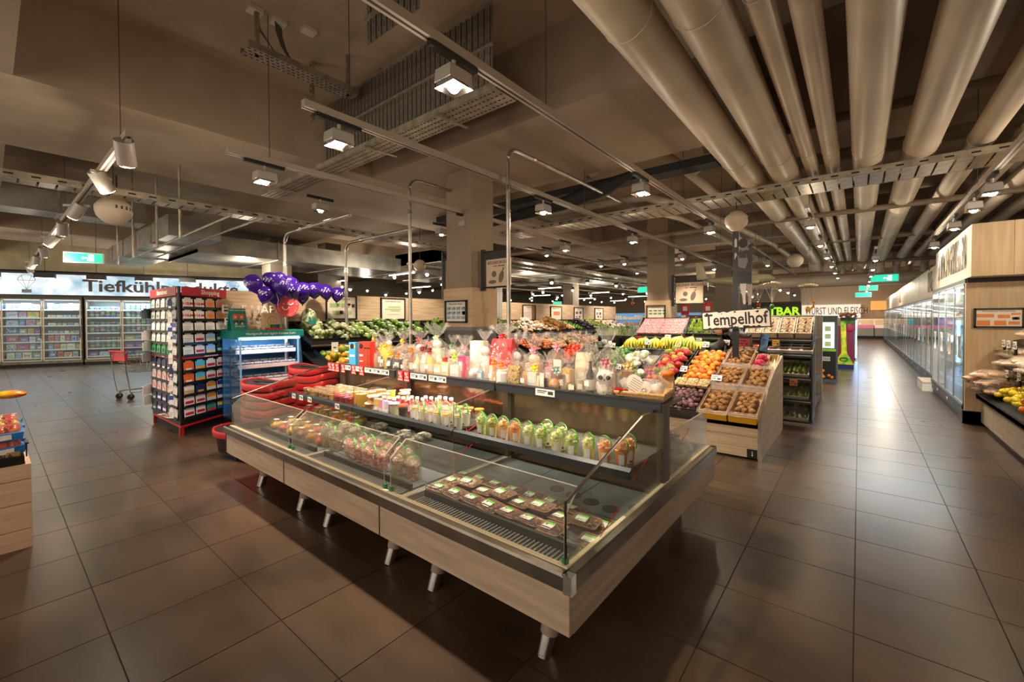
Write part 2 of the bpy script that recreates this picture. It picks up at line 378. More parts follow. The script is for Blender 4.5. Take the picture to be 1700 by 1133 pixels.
mb.build('cable_bundle', plain('#5c5145', .6), t, True)
for k, (x, y) in enumerate(((.1, .12), (.34, .12), (.62, .0))): MB().box(x-.06, x+.08, y-.05, y+.07, .46, .5).build('junction_plate', plain('#cfc6ba', .5), t)
# ribbed panel: vertical ribs over the tray
t = thing('ribbed_panel', 'tall grey perforated ribbed steel panel hanging below the slab', 'panel', (-5.95, 3.1, 3.84))
rib = MB(); rib.box(0, .05, 0, .02, 0, .82); rib.box(.052, .078, .012, .018, 0, .82)
for k in range(8): rib.box(.0225, .0275, -.002, .0, .04+k*.1, .09+k*.1, 1)
rme = rib.mesh('rib', [blotch('#7d7468', '#6b6359', 5, .5, .5), black_m])
for k in range(40):
    o = bpy.data.objects.new('rib', rme); C.objects.link(o); o.parent = t; o.location = (k*.08, 0, 0)
for z in (0, .4, .8): MB().box(-.02, 3.22, -.02, .0, z, z+.03).build('rail', galv, t)
t = thing('ribbed_panel', 'ribbed steel riser box meeting the slab behind the light track', 'panel', (-3.45, 2.2, 4.3))
for k in range(9):
    o = bpy.data.objects.new('rib', rme); C.objects.link(o); o.parent = t; o.location = (k*.08, 0, -.2)
MB().box(-.02, .74, -.02, 0, .0, .03).build('rail', galv, t)
for x, y, z0, z1, lb in ((-4.95, 3.35, 3.8, 4.95, 'slotted steel strut holding the ribbed panel, wide one'), (-5.5, 2.7, 4.2, 4.95, 'slotted steel strut hanging at the short tray end')):
    mb = MB().box(x-.03, x+.03, y-.02, y+.02, z0, z1)
    for k in range(int((z1-z0)/.08)): mb.box(x-.008, x+.008, y-.022, y-.019, z0+.03+k*.08, z0+.07+k*.08, 1)
    tag(mb.build('strut', [galv, black_m]), lb, 'strut')

# ------------------------------------------------ columns
colm = plain('#8d7a66', .7); clad = wood('#b99b78', '#cdb08b', 0); grey_clad = plain('#5f5a58', .6)
t = tag(bpy.data.objects.new('wall_column', None), kind='structure'); C.objects.link(t); t.location = (-5.3, 4.82, 0)
MB().box(0, .56, 0, .53, 2.1, 4.01).build('shaft', colm, t)
MB().box(-.05, .61, -.03, .56, 1.5, 2.12).build('wood_cladding', clad, t)
MB().box(-.05, .61, -.03, .56, 1.44, 1.5).build('rail', plain('#77716e', .5), t)
MB().box(-.04, .60, -.02, .55, 0, 1.44).build('grey_cladding', grey_clad, t)
t = tag(bpy.data.objects.new('wall_column', None), kind='structure'); C.objects.link(t); t.location = (-4.5, 11.4, 0)
MB().box(0, .56, 0, .56, 2.1, 4.96).build('shaft', colm, t)
MB().box(-.05, .61, -.03, .6, 0, 2.1).build('wood_cladding', clad, t)
for x, y in ((-4.5, 18.5), (-4.2, 26), (-12, 11.4), (-12, 19), (-16, 8), (-13.8, 5.2), (-3.6, 34)):
    t = tag(bpy.data.objects.new('wall_column', None), kind='structure'); C.objects.link(t); t.location = (x, y, 0)
    MB().box(0, .6, 0, .6, 0, 4.5).build('shaft', plain('#83796b', .7), t)
# ------------------------------------------------ light tracks and lamps
def track(label, p, length, axis, z=3.3):
    t = thing('light_track', label, 'light track', (p[0], p[1], z), 0 if axis == 0 else PI/2)
    mb = MB(); mb.prism([(-.03, 0), (.03, 0), (.03, .06), (-.03, .06)], 0, 0, length); mb.box(0, length, -.008, .008, -.002, 0, 1)
    mb.build('rail', [plain('#a89c8e', .45, .3), black], t)
    n = max(2, int(length/3))
    for k in range(n):
        x = .4+k*(length-.8)/(n-1)
        MB().cyl((x, 0, .05), (x, 0, 1.6), .004, 5).build('hanging_wire', dgrey, t)
    return t
TR = [('light track over the front right of the kiosk', -2.01, -1.0, 22), ('light track over the middle of the kiosk', -3.41, 1.6, 17), ('light track over the left end of the kiosk', -4.93, 1.55, 15)]
for lb, x, y, L in TR: track('grey ceiling '+lb, (x, y), L, 1)
track('grey light track running left towards the freezers', (-19.5, .84), 14.4, 0, 3.28)
track('grey light track over the right edge of the main aisle', (1.16, 3.0), 10, 1, 3.22)
track('grey light track far down the main aisle', (.3, 13), 22, 1, 3.2)
track('grey light track over the mushroom shelf', (-.65, 8.2), 20, 1, 3.35)
lampg = plain('#a9a29a', .4, .2); lens = clear('lamp_lens', '#ffffff', .9, 0, .05)
def make_spot():
    t = thing('track_spotlight', 'x', 'spotlight')
    MB().box(-.02, .02, -.2, .2, -.035, 0).build('adapter', black, t)
    MB().cyl((0, 0, -.03), (0, 0, -.1), .014, 8).build('stem', lampg, t)
    mb = MB(); mb.rings([[(x*a, y*b, z) for x, y in ((-1, -1), (1, -1), (1, 1), (-1, 1))] for a, b, z in ((.055, .075, -.095), (.068, .095, -.11), (.072, .10, -.19), (.066, .095, -.19))], 4, True)
    mb.build('housing', lampg, t)
    MB().lathe([(.001, -.235), (.025, -.23), (.04, -.212), (.046, -.192)], n=12).build('bulb', bulb, t, True)
    MB().rings([[(x*a, y*a, z) for x, y in ((-1, -1), (1, -1), (1, 1), (-1, 1))] for a, z in ((.06, -.19), (.085, -.215))], 4, False).build('reflector', chrome, t)
    return t
sp = make_spot(); us = []
def spot(x, y, z, label, e=70, aim=None, cone=1.7, rot=0, group='box spotlights on the ceiling tracks', fill=3.5):
    first_or_dup(sp, us, loc=(x, y, z), rot=rot, label=label, group=group)
    if e: lamp('SPOT', (x, y, z-.27), e, size=.06, cone=cone, aim=aim or (x, y, 0), blend=.8)
    if fill: lamp('POINT', (x, y, z-.33), fill, size=.05)
names = {0: 'first', 1: 'second', 2: 'third', 3: 'fourth', 4: 'fifth', 5: 'sixth'}
for (lb, x, y0, L), aims in zip(TR, ((-2.0, 2.9), (-3.4, 2.9), (-4.8, 2.9))):
    for k, y in enumerate((1.9, 4.9, 7.9, 10.9, 13.9)):
        if y > y0+L: continue
        spot(x, y, 3.3, 'grey box spotlight, %s one along the %s' % (names[k], lb), e=(130, 105, 140, 80, 55)[k], aim=(x+(.0, .1, .3, 0, 0)[k], y+(.75, 1.0, .2, 0, 0)[k], .9), fill=4 if k < 3 else 0)
for k, (x, y) in enumerate(((1.16, 7.2), (1.16, 8.2), (1.16, 9.7), (1.16, 12))):
    spot(x, y, 3.22, 'grey box spotlight, %s one on the track beside the glass fridge' % names[k], e=(70, 0, 70, 60)[k], aim=(x+.9 if k == 0 else x, y+.3, .5), fill=3 if k in (0, 3) else 0)
for k in range(7):
    spot(.3, 13.6+k*2.6, 3.2, 'small spotlight on the track far down the main aisle', e=25 if k % 2 == 0 else 0, fill=0, group='spotlights far down the main aisle')
for k in range(6):
    spot(-.65, 8.8+k*2.4, 3.35, 'small spotlight above the shelf row beside the main aisle', e=(95, 160)[k] if k < 2 else 45, aim=(-1.3, 8.2, .8) if k == 0 else ((1.3, 10.4, 2.4) if k == 1 else None), fill=2, group='spotlights over the mushroom shelf')
# produce wall lights
for k, (x, y) in enumerate(((-6.3, 3.2), (-6.3, 5.6), (-6.3, 9.2), (-6.3, 12.2), (-6.3, 15))):
    lamp('SPOT', (x, y, 3.2), 100, size=.08, cone=1.5, aim=(-7.4, y+.2, 1.3), blend=.7)
    spot(x, y, 3.47, 'spotlight aimed at the left produce wall', e=0, fill=0, group='spotlights aimed at the produce wall')
# round can spotlights on the left track
def make_can():
    t = thing('can_spotlight', 'x', 'spotlight')
    MB().box(-.16, .16, -.018, .018, -.03, 0).build('adapter', lampg, t)
    d = Vector((-.45, .15, -.6)).normalized(); a = Vector((0, 0, -.08))
    MB().cyl(a-d*.11, a+d*.12, .075, 16).build('housing', lampg, t, True)
    MB().cyl(a+d*.121, a+d*.126, .066, 16).build('bulb', bulb, t)
    return t
cn = make_can(); uc = []
for k, x in enumerate((-5.3, -6.6, -8.6, -10.4, -12.2, -14.2, -16.2, -17.6, -19)):
    first_or_dup(cn, uc, loc=(x, .84, 3.27), rot=(0, -.6, .9, .2, 1.3, 0, .4, 1.0, 0)[k], label='round can spotlight, %s along the left light track' % (names.get(k, 'one of the far ones')) , group='can spotlights on the left track')
    if k in (0, 2, 4, 6, 8): lamp('SPOT', (x, .84, 3.05), 110, size=.08, cone=2.1, aim=(x-.6, 1.2, 0), blend=.8)
    if k in (1, 4, 7): lamp('POINT', (x, .84, 2.95), 6, size=.06)
# many far spotlights of the shop behind the produce wall
def make_far():
    t = thing('ceiling_spotlight', 'small lit spotlight in the far part of the shop', 'spotlight')
    MB().box(-.07, .07, -.1, .1, -.12, 0).build('housing', dgrey, t)
    MB().ball((0, 0, -.15), .055, 8, 4).build('bulb', bulb_far, t, True); return t
fr = make_far(); uf = []
r2 = random.Random(5)
far_rows = []
for row in range(7):
    X = -6.6-row*2.3 if row else -6.3
    for k in range(9):
        y = 9.5+k*3.0+r2.uniform(-.5, .5)
        if row < 1: y += 8
        far_rows.append((X+r2.uniform(-.3, .3), y, 3.05+r2.uniform(-.1, .35)))
for row in range(2):
    for k in range(6): far_rows.append((-3.2-row*1.5, 16.5+k*3.2, 3.2))
for i, (x, y, z) in enumerate(far_rows):
    first_or_dup(fr, uf, loc=(x, y, z), rot=r2.uniform(0, 3), group='spotlights in the far part of the shop')
for x, y in ((-10.5, 8), (-10.5, 14), (-10.5, 20), (-10.5, 28), (-16, 10), (-16, 18), (-5, 19), (-5, 27), (-5, 35), (-19, 4), (-13, 4.5), (1, 26), (1, 34), (-1.5, 41), (2.6, 6.8)):
    lamp('POINT', (x, y, 3.0), 45, size=.12, col=(1, .85, .66))
for y in (8.5, 12.5, 17, 22, 27.5, 33):
    for X in (-11.5, -15.5):
        t = thing('fluorescent_fixture', 'slim lit fluorescent bar hanging in the far shop', 'lamp', (X, y, 3.1), r2.uniform(-.1, .1), 'fluorescent bars in the far shop')
        MB().box(-.7, .7, -.04, .04, 0, .05).build('housing', mgrey, t); MB().box(-.65, .65, -.03, .03, -.02, 0).build('tube', glow('#fff0dc', 8), t)
# far bare rails (thin tracks seen edge on)
for k, x in enumerate((-6.45, -8.9, -11.2, -13.5, -15.8)):
    tag(MB().box(x-.03, x+.03, 8.5, 38, 3.38, 3.43).build('ceiling_rail', galv), 'long thin ceiling rail in the far part of the shop', 'rail', 'ceiling rails in the far shop')
for k, y in enumerate((10.2, 14.5, 17.2, 19.8, 24.5, 27.5, 31.5, 35)):
    tag(MB().cyl((-20, y, 3.6+.1*(k % 3)), (4, y, 3.6+.1*(k % 3)), .05+.02*(k % 2), 8).build('service_pipe', duct_d, None, True), 'long thin service pipe crossing the far ceiling', 'pipe', 'service pipes in the far ceiling')
# bent steel power frames
def frame(label, x, y, z, dx, dy):
    t = thing('steel_pole_frame', label, 'pole', (x, y, 0)); r = .18; d = Vector((dx, dy, 0)); L = d.length; d.normalize()
    pts = [(0, 0, .02), (0, 0, z-r)]+[tuple(d*(r*(1-math.cos(a)))+Vector((0, 0, z-r+r*math.sin(a)))) for a in (.3, .6, .9, 1.2, PI/2)]+[tuple(d*L+Vector((0, 0, z)))]
    MB().tube(pts, .026, 12).build('tube', steel, t, True)
    MB().cyl((0, 0, 0), (0, 0, .02), .06, 14).build('foot_plate', steel, t)
    MB().cyl((0, 0, z-r-.35), (0, 0, z-r-.28), .031, 12).build('sleeve', chrome, t, True)
    MB().cyl(tuple(d*.5+Vector((0, 0, z))), tuple(d*.56+Vector((0, 0, z))), .031, 12).build('sleeve', chrome, t, True)
    return t
frame('tall bent steel pole behind the red polka dot gift bag', -3.3, 4.0, 3.70, 0, 4.4)
frame('tall bent steel pole behind the orange gift bottles', -5.2, 4.0, 3.72, 0, 4.6)
frame('bent steel pole rising behind the purple balloons', -7.3, 3.1, 3.03, 2.0, 0)
frame('shorter bent steel pole above the salad shelf', -7.35, 4.2, 3.03, 2.0, 0)
# hanging globe speakers
def globe(x, y, z, r, lb):
    t = thing('globe_speaker', lb, 'speaker', (x, y, z))
    MB().lathe([(.001, -r), (r*.5, -r*.86), (r*.9, -r*.45), (r, -.02), (r, .05), (r*.85, r*.5), (r*.5, r*.84), (.001, r)], n=22).build('shell', plain('#cbbca6', .5), t, True)
    for k in range(22):
        a = 2*PI*k/22; mb = MB(); mb.M = Matrix.Rotation(a, 4, 'Z'); mb.box(r*.965, r*1.005, -.012, .012, 0, r*.22); mb.build('slot', dgrey, t) if k < 12 else None
    MB().cyl((0, 0, r), (0, 0, r+.9), .006, 6).build('cable', black, t)
globe(-8.38, 1.19, 3.22, .21, 'round cream globe loudspeaker hanging left of the red card stand')
globe(-1.56, 7.72, 3.2, .17, 'round cream globe loudspeaker above the town name sign')
globe(-9.65, 7.76, 3.15, .17, 'round cream globe loudspeaker beside the painted column panel')
globe(-1.34, 13.73, 3.15, .19, 'round cream globe loudspeaker further along the aisle')
# exit signs
def exit_sign(x, y, z, rz, w, lb, far=False):
    t = thing('exit_sign', lb, 'exit sign', (x, y, z), rz)
    MB().box(-w/2, w/2, -.03, .03, 0, w*.36).build('housing', plain('#cfd8d6', .4), t)
    MB().box(-w/2+.015, w/2-.015, -.034, -.03, .02, w*.36-.02).build('face', glow('#1fb68f', 1.3), t)
    if not far:
        wm = glow('#e8fff8', 1.6)
        MB().prism([(-.06*w, .18*w), (.0, .24*w), (0, .2*w), (.09*w, .2*w), (.09*w, .16*w), (0, .16*w), (0, .12*w)], 1, -.037, -.034).build('arrow', wm, t)
        mb = MB(); mb.box(.16*w, .26*w, -.037, -.034, .06*w, .3*w); mb.build('door_symbol', wm, t)
        mb = MB(); mb.ball((.13*w, -.036, .27*w), .022*w, 8, 4); mb.box(.115*w, .145*w, -.038, -.034, .14*w, .25*w); mb.box(.09*w, .12*w, -.038, -.034, .07*w, .15*w); mb.box(.14*w, .175*w, -.038, -.034, .07*w, .15*w); mb.build('runner_symbol', wm, t)
    MB().cyl((-w*.3, 0, w*.36), (-w*.3, 0, 1.6), .006, 6).build('hanger', dgrey, t); MB().cyl((w*.3, 0, w*.36), (w*.3, 0, 1.6), .006, 6).build('hanger', dgrey, t)
exit_sign(-12.45, 1.3, 2.82, 1.25, .6, 'green lit exit sign hanging left before the freezer wall')
exit_sign(.68, 19.8, 2.85, 0, .75, 'green lit exit sign, nearest one over the main aisle')
exit_sign(.35, 28, 2.95, 0, .75, 'pale lit exit sign behind the nearest one over the main aisle', True)
exit_sign(.2, 35, 2.9, 0, .8, 'small green exit sign far down the main aisle', True)
exit_sign(-7.9, 19.9, 2.85, .2, .8, 'green exit sign behind the far wood clad column', True)
exit_sign(-13, 20, 2.4, .2, .5, 'tiny green exit sign above the far end of the produce wall', True)
# silver ducts at the left
silver = blotch('#a9a79f', '#8f8e88', scale=2.2, rough=.4, metal=.75, bump=.15)
def duct(lb, x0, x1, y0, y1, z0, z1, seams, axis=1):
    t = thing('air_duct', lb, 'duct')
    MB().box(x0, x1, y0, y1, z0, z1).build('duct_body', silver, t)
    for s in seams:
        mb = MB()
        if axis == 1: mb.box(x0-.02, x1+.02, s, s+.03, z0-.02, z1+.02)
        else: mb.box(s, s+.03, y0-.02, y1+.02, z0-.02, z1+.02)
        mb.build('flange', galv, t)
    return t
duct('wide silver air duct hanging left of the balloons', -14.8, -12.2, 3.2, 13, 3.25, 3.7, (3.2, 5, 7, 9, 11))
duct('flat silver duct running under the left beams', -17.5, -10.6, 2.3, 3.2, 3.32, 3.75, (-16.5, -15, -13.5, -12), 0)
duct('long narrow duct crossing the far left ceiling', -12.6, -11.9, -1.5, 2.2, 3.7, 4.1, (-.5, .9))
duct('silver duct deep behind the produce wall', -12.5, -9.8, 9, 24, 3.45, 3.85, (9, 11, 13, 15, 17, 19, 21))
for k, z in enumerate((3.1, 3.14)):
    tag(MB().cyl((-13.8, 2.2+.4*k, z), (-6.9, 2.2+.4*k, z), .02, 6).build('thin_conduit', galv), 'thin conduit under the silver duct', 'conduit', 'thin conduits under the silver duct')
for x in (-8.1, -11.4, -13.0, -9.5):
    tag(MB().cyl((x, 1.9, 2.9), (x, 1.9, 4.9), .02, 6).build('hanging_conduit', galv), 'vertical conduit dropping beside the silver duct', 'conduit', 'vertical conduits near the silver duct')
# ------------------------------------------------ the chilled self-service kiosk
def at(t): m = MB(); m.M = Matrix.Translation(-t.location); return m
kwood = wood('#9d8977', '#b5a08c', 0, .42, 4); kwood_y = wood('#9d8977', '#b5a08c', 1, .42, 4)
trim_m = blotch('#6e675e', '#857c70', scale=3, rough=.28, metal=.85)
well_m = blotch('#a8a29a', '#918b83', scale=3, rough=.35, metal=.4); deck_m = blotch('#565a60', '#6a6f76', scale=2.5, rough=.3)
mirror = blotch('#6e5d4c', '#5a4b3c', scale=1.5, rough=.12, metal=.8)
XL, XR, YF, YB, ZR = -4.93, -.92, 1.50, 3.78, .56
K = thing('refrigerated_kiosk', 'long wood clad chilled display kiosk with glass screens on splayed legs', 'display counter', (XL, YF, 0))
MX = [XL, -3.6, -2.27, XR]
for a, b in zip(MX, MX[1:]):
    at(K).box(a+.002, b-.002, YF, YF+.025, .30, .50).build('front_panel', kwood, K)
    at(K).box(a+.002, b-.002, YB-.025, YB, .30, .50).build('rear_panel', kwood, K)
for y0, y1 in ((YF+.03, 2.66), (2.664, YB)):
    at(K).box(XR-.025, XR, y0, y1, .30, .50).build('side_panel', kwood_y, K)
at(K).box(XL, XL+.025, YF, YB, .30, .5).build('side_panel', kwood_y, K)
def rim(a, b, axis):
    m = at(K)
    if axis == 0: m.prism([(b, .49), (b-.014, .49), (b-.014, .55), (b-.008, .562), (b+.03, .562), (b+.03, .5)], 0, a[0], a[1])
    m.build('metal_rim', trim_m, K)
rim((XL-.012, XR+.012), YF, 0)
at(K).prism([(XR, .49), (XR+.014, .49), (XR+.014, .55), (XR+.008, .562), (XR-.03, .562), (XR-.03, .5)], 1, YF-.012, YB).build('metal_rim', trim_m, K)
at(K).box(XL-.012, XR+.012, YB-.03, YB+.012, .49, .562).build('metal_rim', trim_m, K)
at(K).box(XL-.012, XL+.03, YF, YB, .49, .562).build('metal_rim', trim_m, K)
at(K).box(XR-.02, XR+.02, YF-.018, YF+.02, .485, .566).build('corner_cap', chrome, K)
lip = plain('#ead9b8', .35)
at(K).box(XL+.03, XR-.05, YF+.03, YF+.052, .545, .568).build('light_strip', lip, K)
at(K).box(XR-.052, XR-.03, YF+.03, YB-.03, .545, .568).build('light_strip', lip, K)
# well
m = at(K)
m.box(XL+.03, XR-.03, YF+.03, YB-.03, .40, .44)
m.prism([(YF+.052, .545), (YF+.10, .46), (YF+.10, .44), (YF+.03, .44), (YF+.03, .545)], 0, XL+.03, XR-.03)
m.prism([(XR-.052, .545), (XR-.075, .46), (XR-.075, .44), (XR-.03, .44), (XR-.03, .545)], 1, YF+.03, YB-.03)
m.build('well', well_m, K)
for a, b in zip(MX, MX[1:]):
    lo, hi = a+.06, b-.085
    g = at(K).box(lo, hi, YF+.12, YF+.30, .442, .452).build('air_grille', plain('#1b1b1d', .5), K)
    mb = at(K); n = int((hi-lo)/.026)
    for k in range(n): mb.box(lo+.01+k*.026, lo+.02+k*.026, YF+.125, YF+.295, .452, .462)
    tag(mb.build('grille_bars', plain('#8d8f90', .35, .6), g), kind='stuff')
    at(K).box(lo, hi, YF+.300, YF+.318, .45, .50).build('product_stop', plain('#26272a', .4), K)
    w = (hi-lo)/3
    for k in range(3):
        at(K).box(lo+k*w+.003, lo+(k+1)*w-.003, YF+.32, YF+.75, .452, .468).build('deck_plate', deck_m, K)
        at(K).box(lo+k*w+.003, lo+(k+1)*w-.003, YF+.755, 2.72, .452, .468).build('deck_plate', deck_m, K)
        at(K).box(lo+k*w+.003, lo+(k+1)*w-.003, 2.84, YB-.08, .452, .468).build('deck_plate', deck_m, K)
for x in MX[1:3]:
    at(K).box(x-.03, x+.03, YF+.1, 2.74, .44, .482).build('divider_rail', well_m, K)
    at(K).box(x-.004, x+.004, YF-.004, YF, .30, .5).build('joint', dgrey, K)
# spine with mirror and posts
at(K).box(XL+.06, XR-.06, 2.745, 2.765, .46, 1.06).build('mirror_back', mirror, K)
at(K).box(XL+.06, XR-.06, 2.80, 2.82, .46, 1.06).build('rear_mirror_back', mirror, K)
for x in (XL+.06, -3.6, -2.27, XR-.06):
    at(K).box(x-.025, x+.025, 2.70, 2.80, .46, 1.07).build('post', plain('#5d5346', .3, .6), K)
# shelves
rail_m = plain('#2c3035', .32, .2)
shelf_glass = clear('smoked_shelf_glass', '#b9bdb8', .8, .10, .08, '#8d908c')
for i, (a, b) in enumerate(zip(MX, MX[1:])):
    a2, b2 = a+.05, b-.05
    s = at(K).box(a2, b2, 2.13, 2.70, .786, .794).build('middle_shelf', shelf_glass, K)
    at(K).prism([(2.105, .775), (2.13, .775), (2.13, .83), (2.105, .815)], 0, a2-.045, b2+.045).build('shelf_edge', rail_m, s)
    for x in (a2+.15, b2-.15): at(K).box(x-.008, x+.008, 2.15, 2.70, .755, .786).build('bracket', steel, s)
    s = at(K).box(a+.01, b-.01, 2.60, 2.98, 1.06, 1.085).build('top_shelf', plain('#6b645b', .35, .3), K)
    at(K).prism([(2.575, 1.04), (2.60, 1.04), (2.60, 1.115), (2.575, 1.105)], 0, a+.012, b-.012).build('shelf_edge', rail_m, s)
    at(K).box(a+.012, b-.012, 2.572, 2.576, 1.098, 1.108).build('edge_lip', black, s)
tagw = plain('#e9e4de', .5); tagr = plain('#cf1522', .5); ink = plain('#3b3a3a', .6)
def price(x, y, z, w, h, kind, par, nm_='price_tag'):
    m = at(K); m.box(x-w/2, x+w/2, y-.004, y, z-h/2, z+h/2)
    m.box(x-w*.4, x+w*.1, y-.0045, y-.004, z+h*.15, z+h*.3, 1); m.box(x-w*.4, x-.0, y-.0045, y-.004, z-h*.1, z+h*.02, 1); m.box(x+w*.15, x+w*.42, y-.0045, y-.004, z-h*.25, z+h*.25, 1)
    return m.build(nm_, [tagw, ink], par)
def sale(x, y, z, s, par):
    m = at(K); m.box(x-s/2, x+s/2, y-.004, y, z-s*.62, z+s*.62); m.box(x-s*.4, x+s*.4, y-.0045, y-.004, z-s*.5, z-s*.38, 1)
    o = m.build('sale_tag', [tagr, white], par)
    text('%', s*1.1, white, (x-XL, y-.005-YF, z+s*.08), FX if 0 else FY, par, .0005)
for x in (-4.98+.1, -4.80, -4.71, -4.58, -4.36, -4.2, -3.51, -3.41): sale(x, 2.571, 1.066, .08, K)
for x, w in ((-4.48, .11), (-4.27, .09), (-4.07, .14), (-3.92, .14), (-3.77, .14), (-3.29, .12), (-3.17, .12), (-3.02, .12), (-2.9, .11), (-1.78, .17)): price(x, 2.572, 1.08, w, .05, 0, K)
for x in (-4.77, -4.60, -4.41, -3.86): price(x, 2.102, .795, .075, .05, 0, K)
for x in (-1.12, -3.72, -2.42): 
    price(x, YF+.08, .50, .13, .055, 0, K, 'info_plate')
# glass: end cheeks, dividers, low front screens
prof = [(YF+.05, .56), (YF+.05, .835), (2.37, 1.055), (2.72, 1.055), (2.72, .56)]
for x in (XL+.045, XR-.05):
    c = at(K).prism(prof, 0, x-.004, x+.004).build('end_glass', glass, K)
    at(K).tube([(x, YF+.05, .56), (x, YF+.05, .835), (x, 2.37, 1.055), (x, 2.60, 1.055)], .008, 6).build('metal_edge', plain('#6a6258', .25, .9), c)
for x in MX[1:3]:
    c = at(K).prism([(2.12, .48), (2.12, 1.0), (2.5, 1.055), (2.72, 1.055), (2.72, .48)], 0, x-.004, x+.004).build('divider_glass', glass, K)
    at(K).tube([(x, 2.12, .48), (x, 2.12, 1.0), (x, 2.5, 1.055)], .005, 6).build('glass_edge', clear('edge_glass', '#cdb9b0', .9, .35, .1, '#b79a92'), c)
edge_c = clear('acrylic_edge', '#ffffff', .95, .45, .1, '#e3d6c6')
for a, b in zip(MX, MX[1:]):
    a2, b2 = a+.045, b-.02
    if b == XR: b2 = XR-.055
    y = YF+.05
    g = at(K).prism([(y, .563), (y, .77), (y+.12, .863), (y+.124, .858), (y+.005, .766), (y+.005, .563)], 0, a2, b2).build('front_screen', acryl, K)
    for x in (a2, b2):
        at(K).prism([(y, .57), (y, .77), (y+.12, .863), (y+.24, .80), (y+.24, .57)], 0, x-.003, x+.003).build('screen_cheek', acryl, g)
        at(K).tube([(x, y, .57), (x, y, .77), (x, y+.12, .863)], .0045, 6).build('cheek_edge', edge_c, g)
        at(K).box(x-.012, x+.012, y-.004, y+.016, .565, .595).build('green_clip', plain('#1f7a4d', .4), g)
    at(K).tube([(a2, y+.12, .863), (b2, y+.12, .863)], .003, 5).build('top_edge', edge_c, g)
# rear screen, seen through the end glass
y = YB-.05
g = at(K).prism([(y, .563), (y, .79), (y-.1, .86), (y-.104, .855), (y-.005, .786), (y-.005, .563)], 0, XL+.05, XR-.05).build('rear_screen', acryl, K)
c = at(K).prism([(y, .57), (y, .79), (y-.1, .86), (2.86, .86), (2.86, .57)], 0, XR-.056, XR-.05).build('rear_end_glass', acryl, K)
at(K).tube([(XR-.053, y, .57), (XR-.053, y, .79), (XR-.053, y-.1, .86), (XR-.053, 2.86, .86)], .005, 6).build('acrylic_edge', edge_c, c)
# red arrow stickers and silver dots on the end glass
for y, z, x in ((2.35, .76, XR-.044), (1.95, .60, XR-.044), (3.15, .78, XR-.044), (2.3, .80, -2.262), (2.2, .64, -2.262)):
    m = at(K); m.M = Matrix.Translation(Vector((x, y, z))-K.location) @ Matrix.Rotation(.32, 4, 'X')
    m.box(0, .001, -.11, .11, -.003, .003); m.box(0, .001, -.06, -.052, 0, .025); m.box(0, .001, .05, .058, 0, .025); m.build('red_sticker', plain('#c01420', .5), K)
for y in (2.38, 2.66):
    for k in range(4): at(K).cyl((XR-.044, y-.01*k, .70+.035*k), (XR-.043, y-.01*k, .70+.035*k), .006, 8).build('silver_pin', chrome, K)
for a, b in zip(MX, MX[1:]):
    at(K).box(a+.12, b-.12, 2.615, 2.635, 1.053, 1.06).build('led_strip', glow('#fff0d6', 5.0), K)
    lamp('AREA', ((a+b)/2, 2.625, 1.05), 5.5, (1, .88, .70), 1.0, aim=((a+b)/2, 2.3, .4), sizey=.03)
# legs
for lx in (-1.17, -1.98, -2.42, -3.24, -3.69, -4.53):
    for yy, s in ((1.67, 1), (3.62, -1)):
        if s == -1 and lx not in (-1.17, -1.98): continue
        L = at(K).cyl((lx+.03, yy+.08*s, .31), (lx+.012, yy+.03*s, .10), .050, 14, .044).build('leg', blotch('#8f7c70', '#7f6d62', 5, .45), K, True)
        at(K).cyl((lx+.012, yy+.03*s, .11), (lx, yy, .0), .039, 14, .036).build('leg_sleeve', chrome, L, True)
at(K).box(XL+.2, XR-.2, 1.9, 3.5, .25, .31).build('underside_unit', black_m, K)
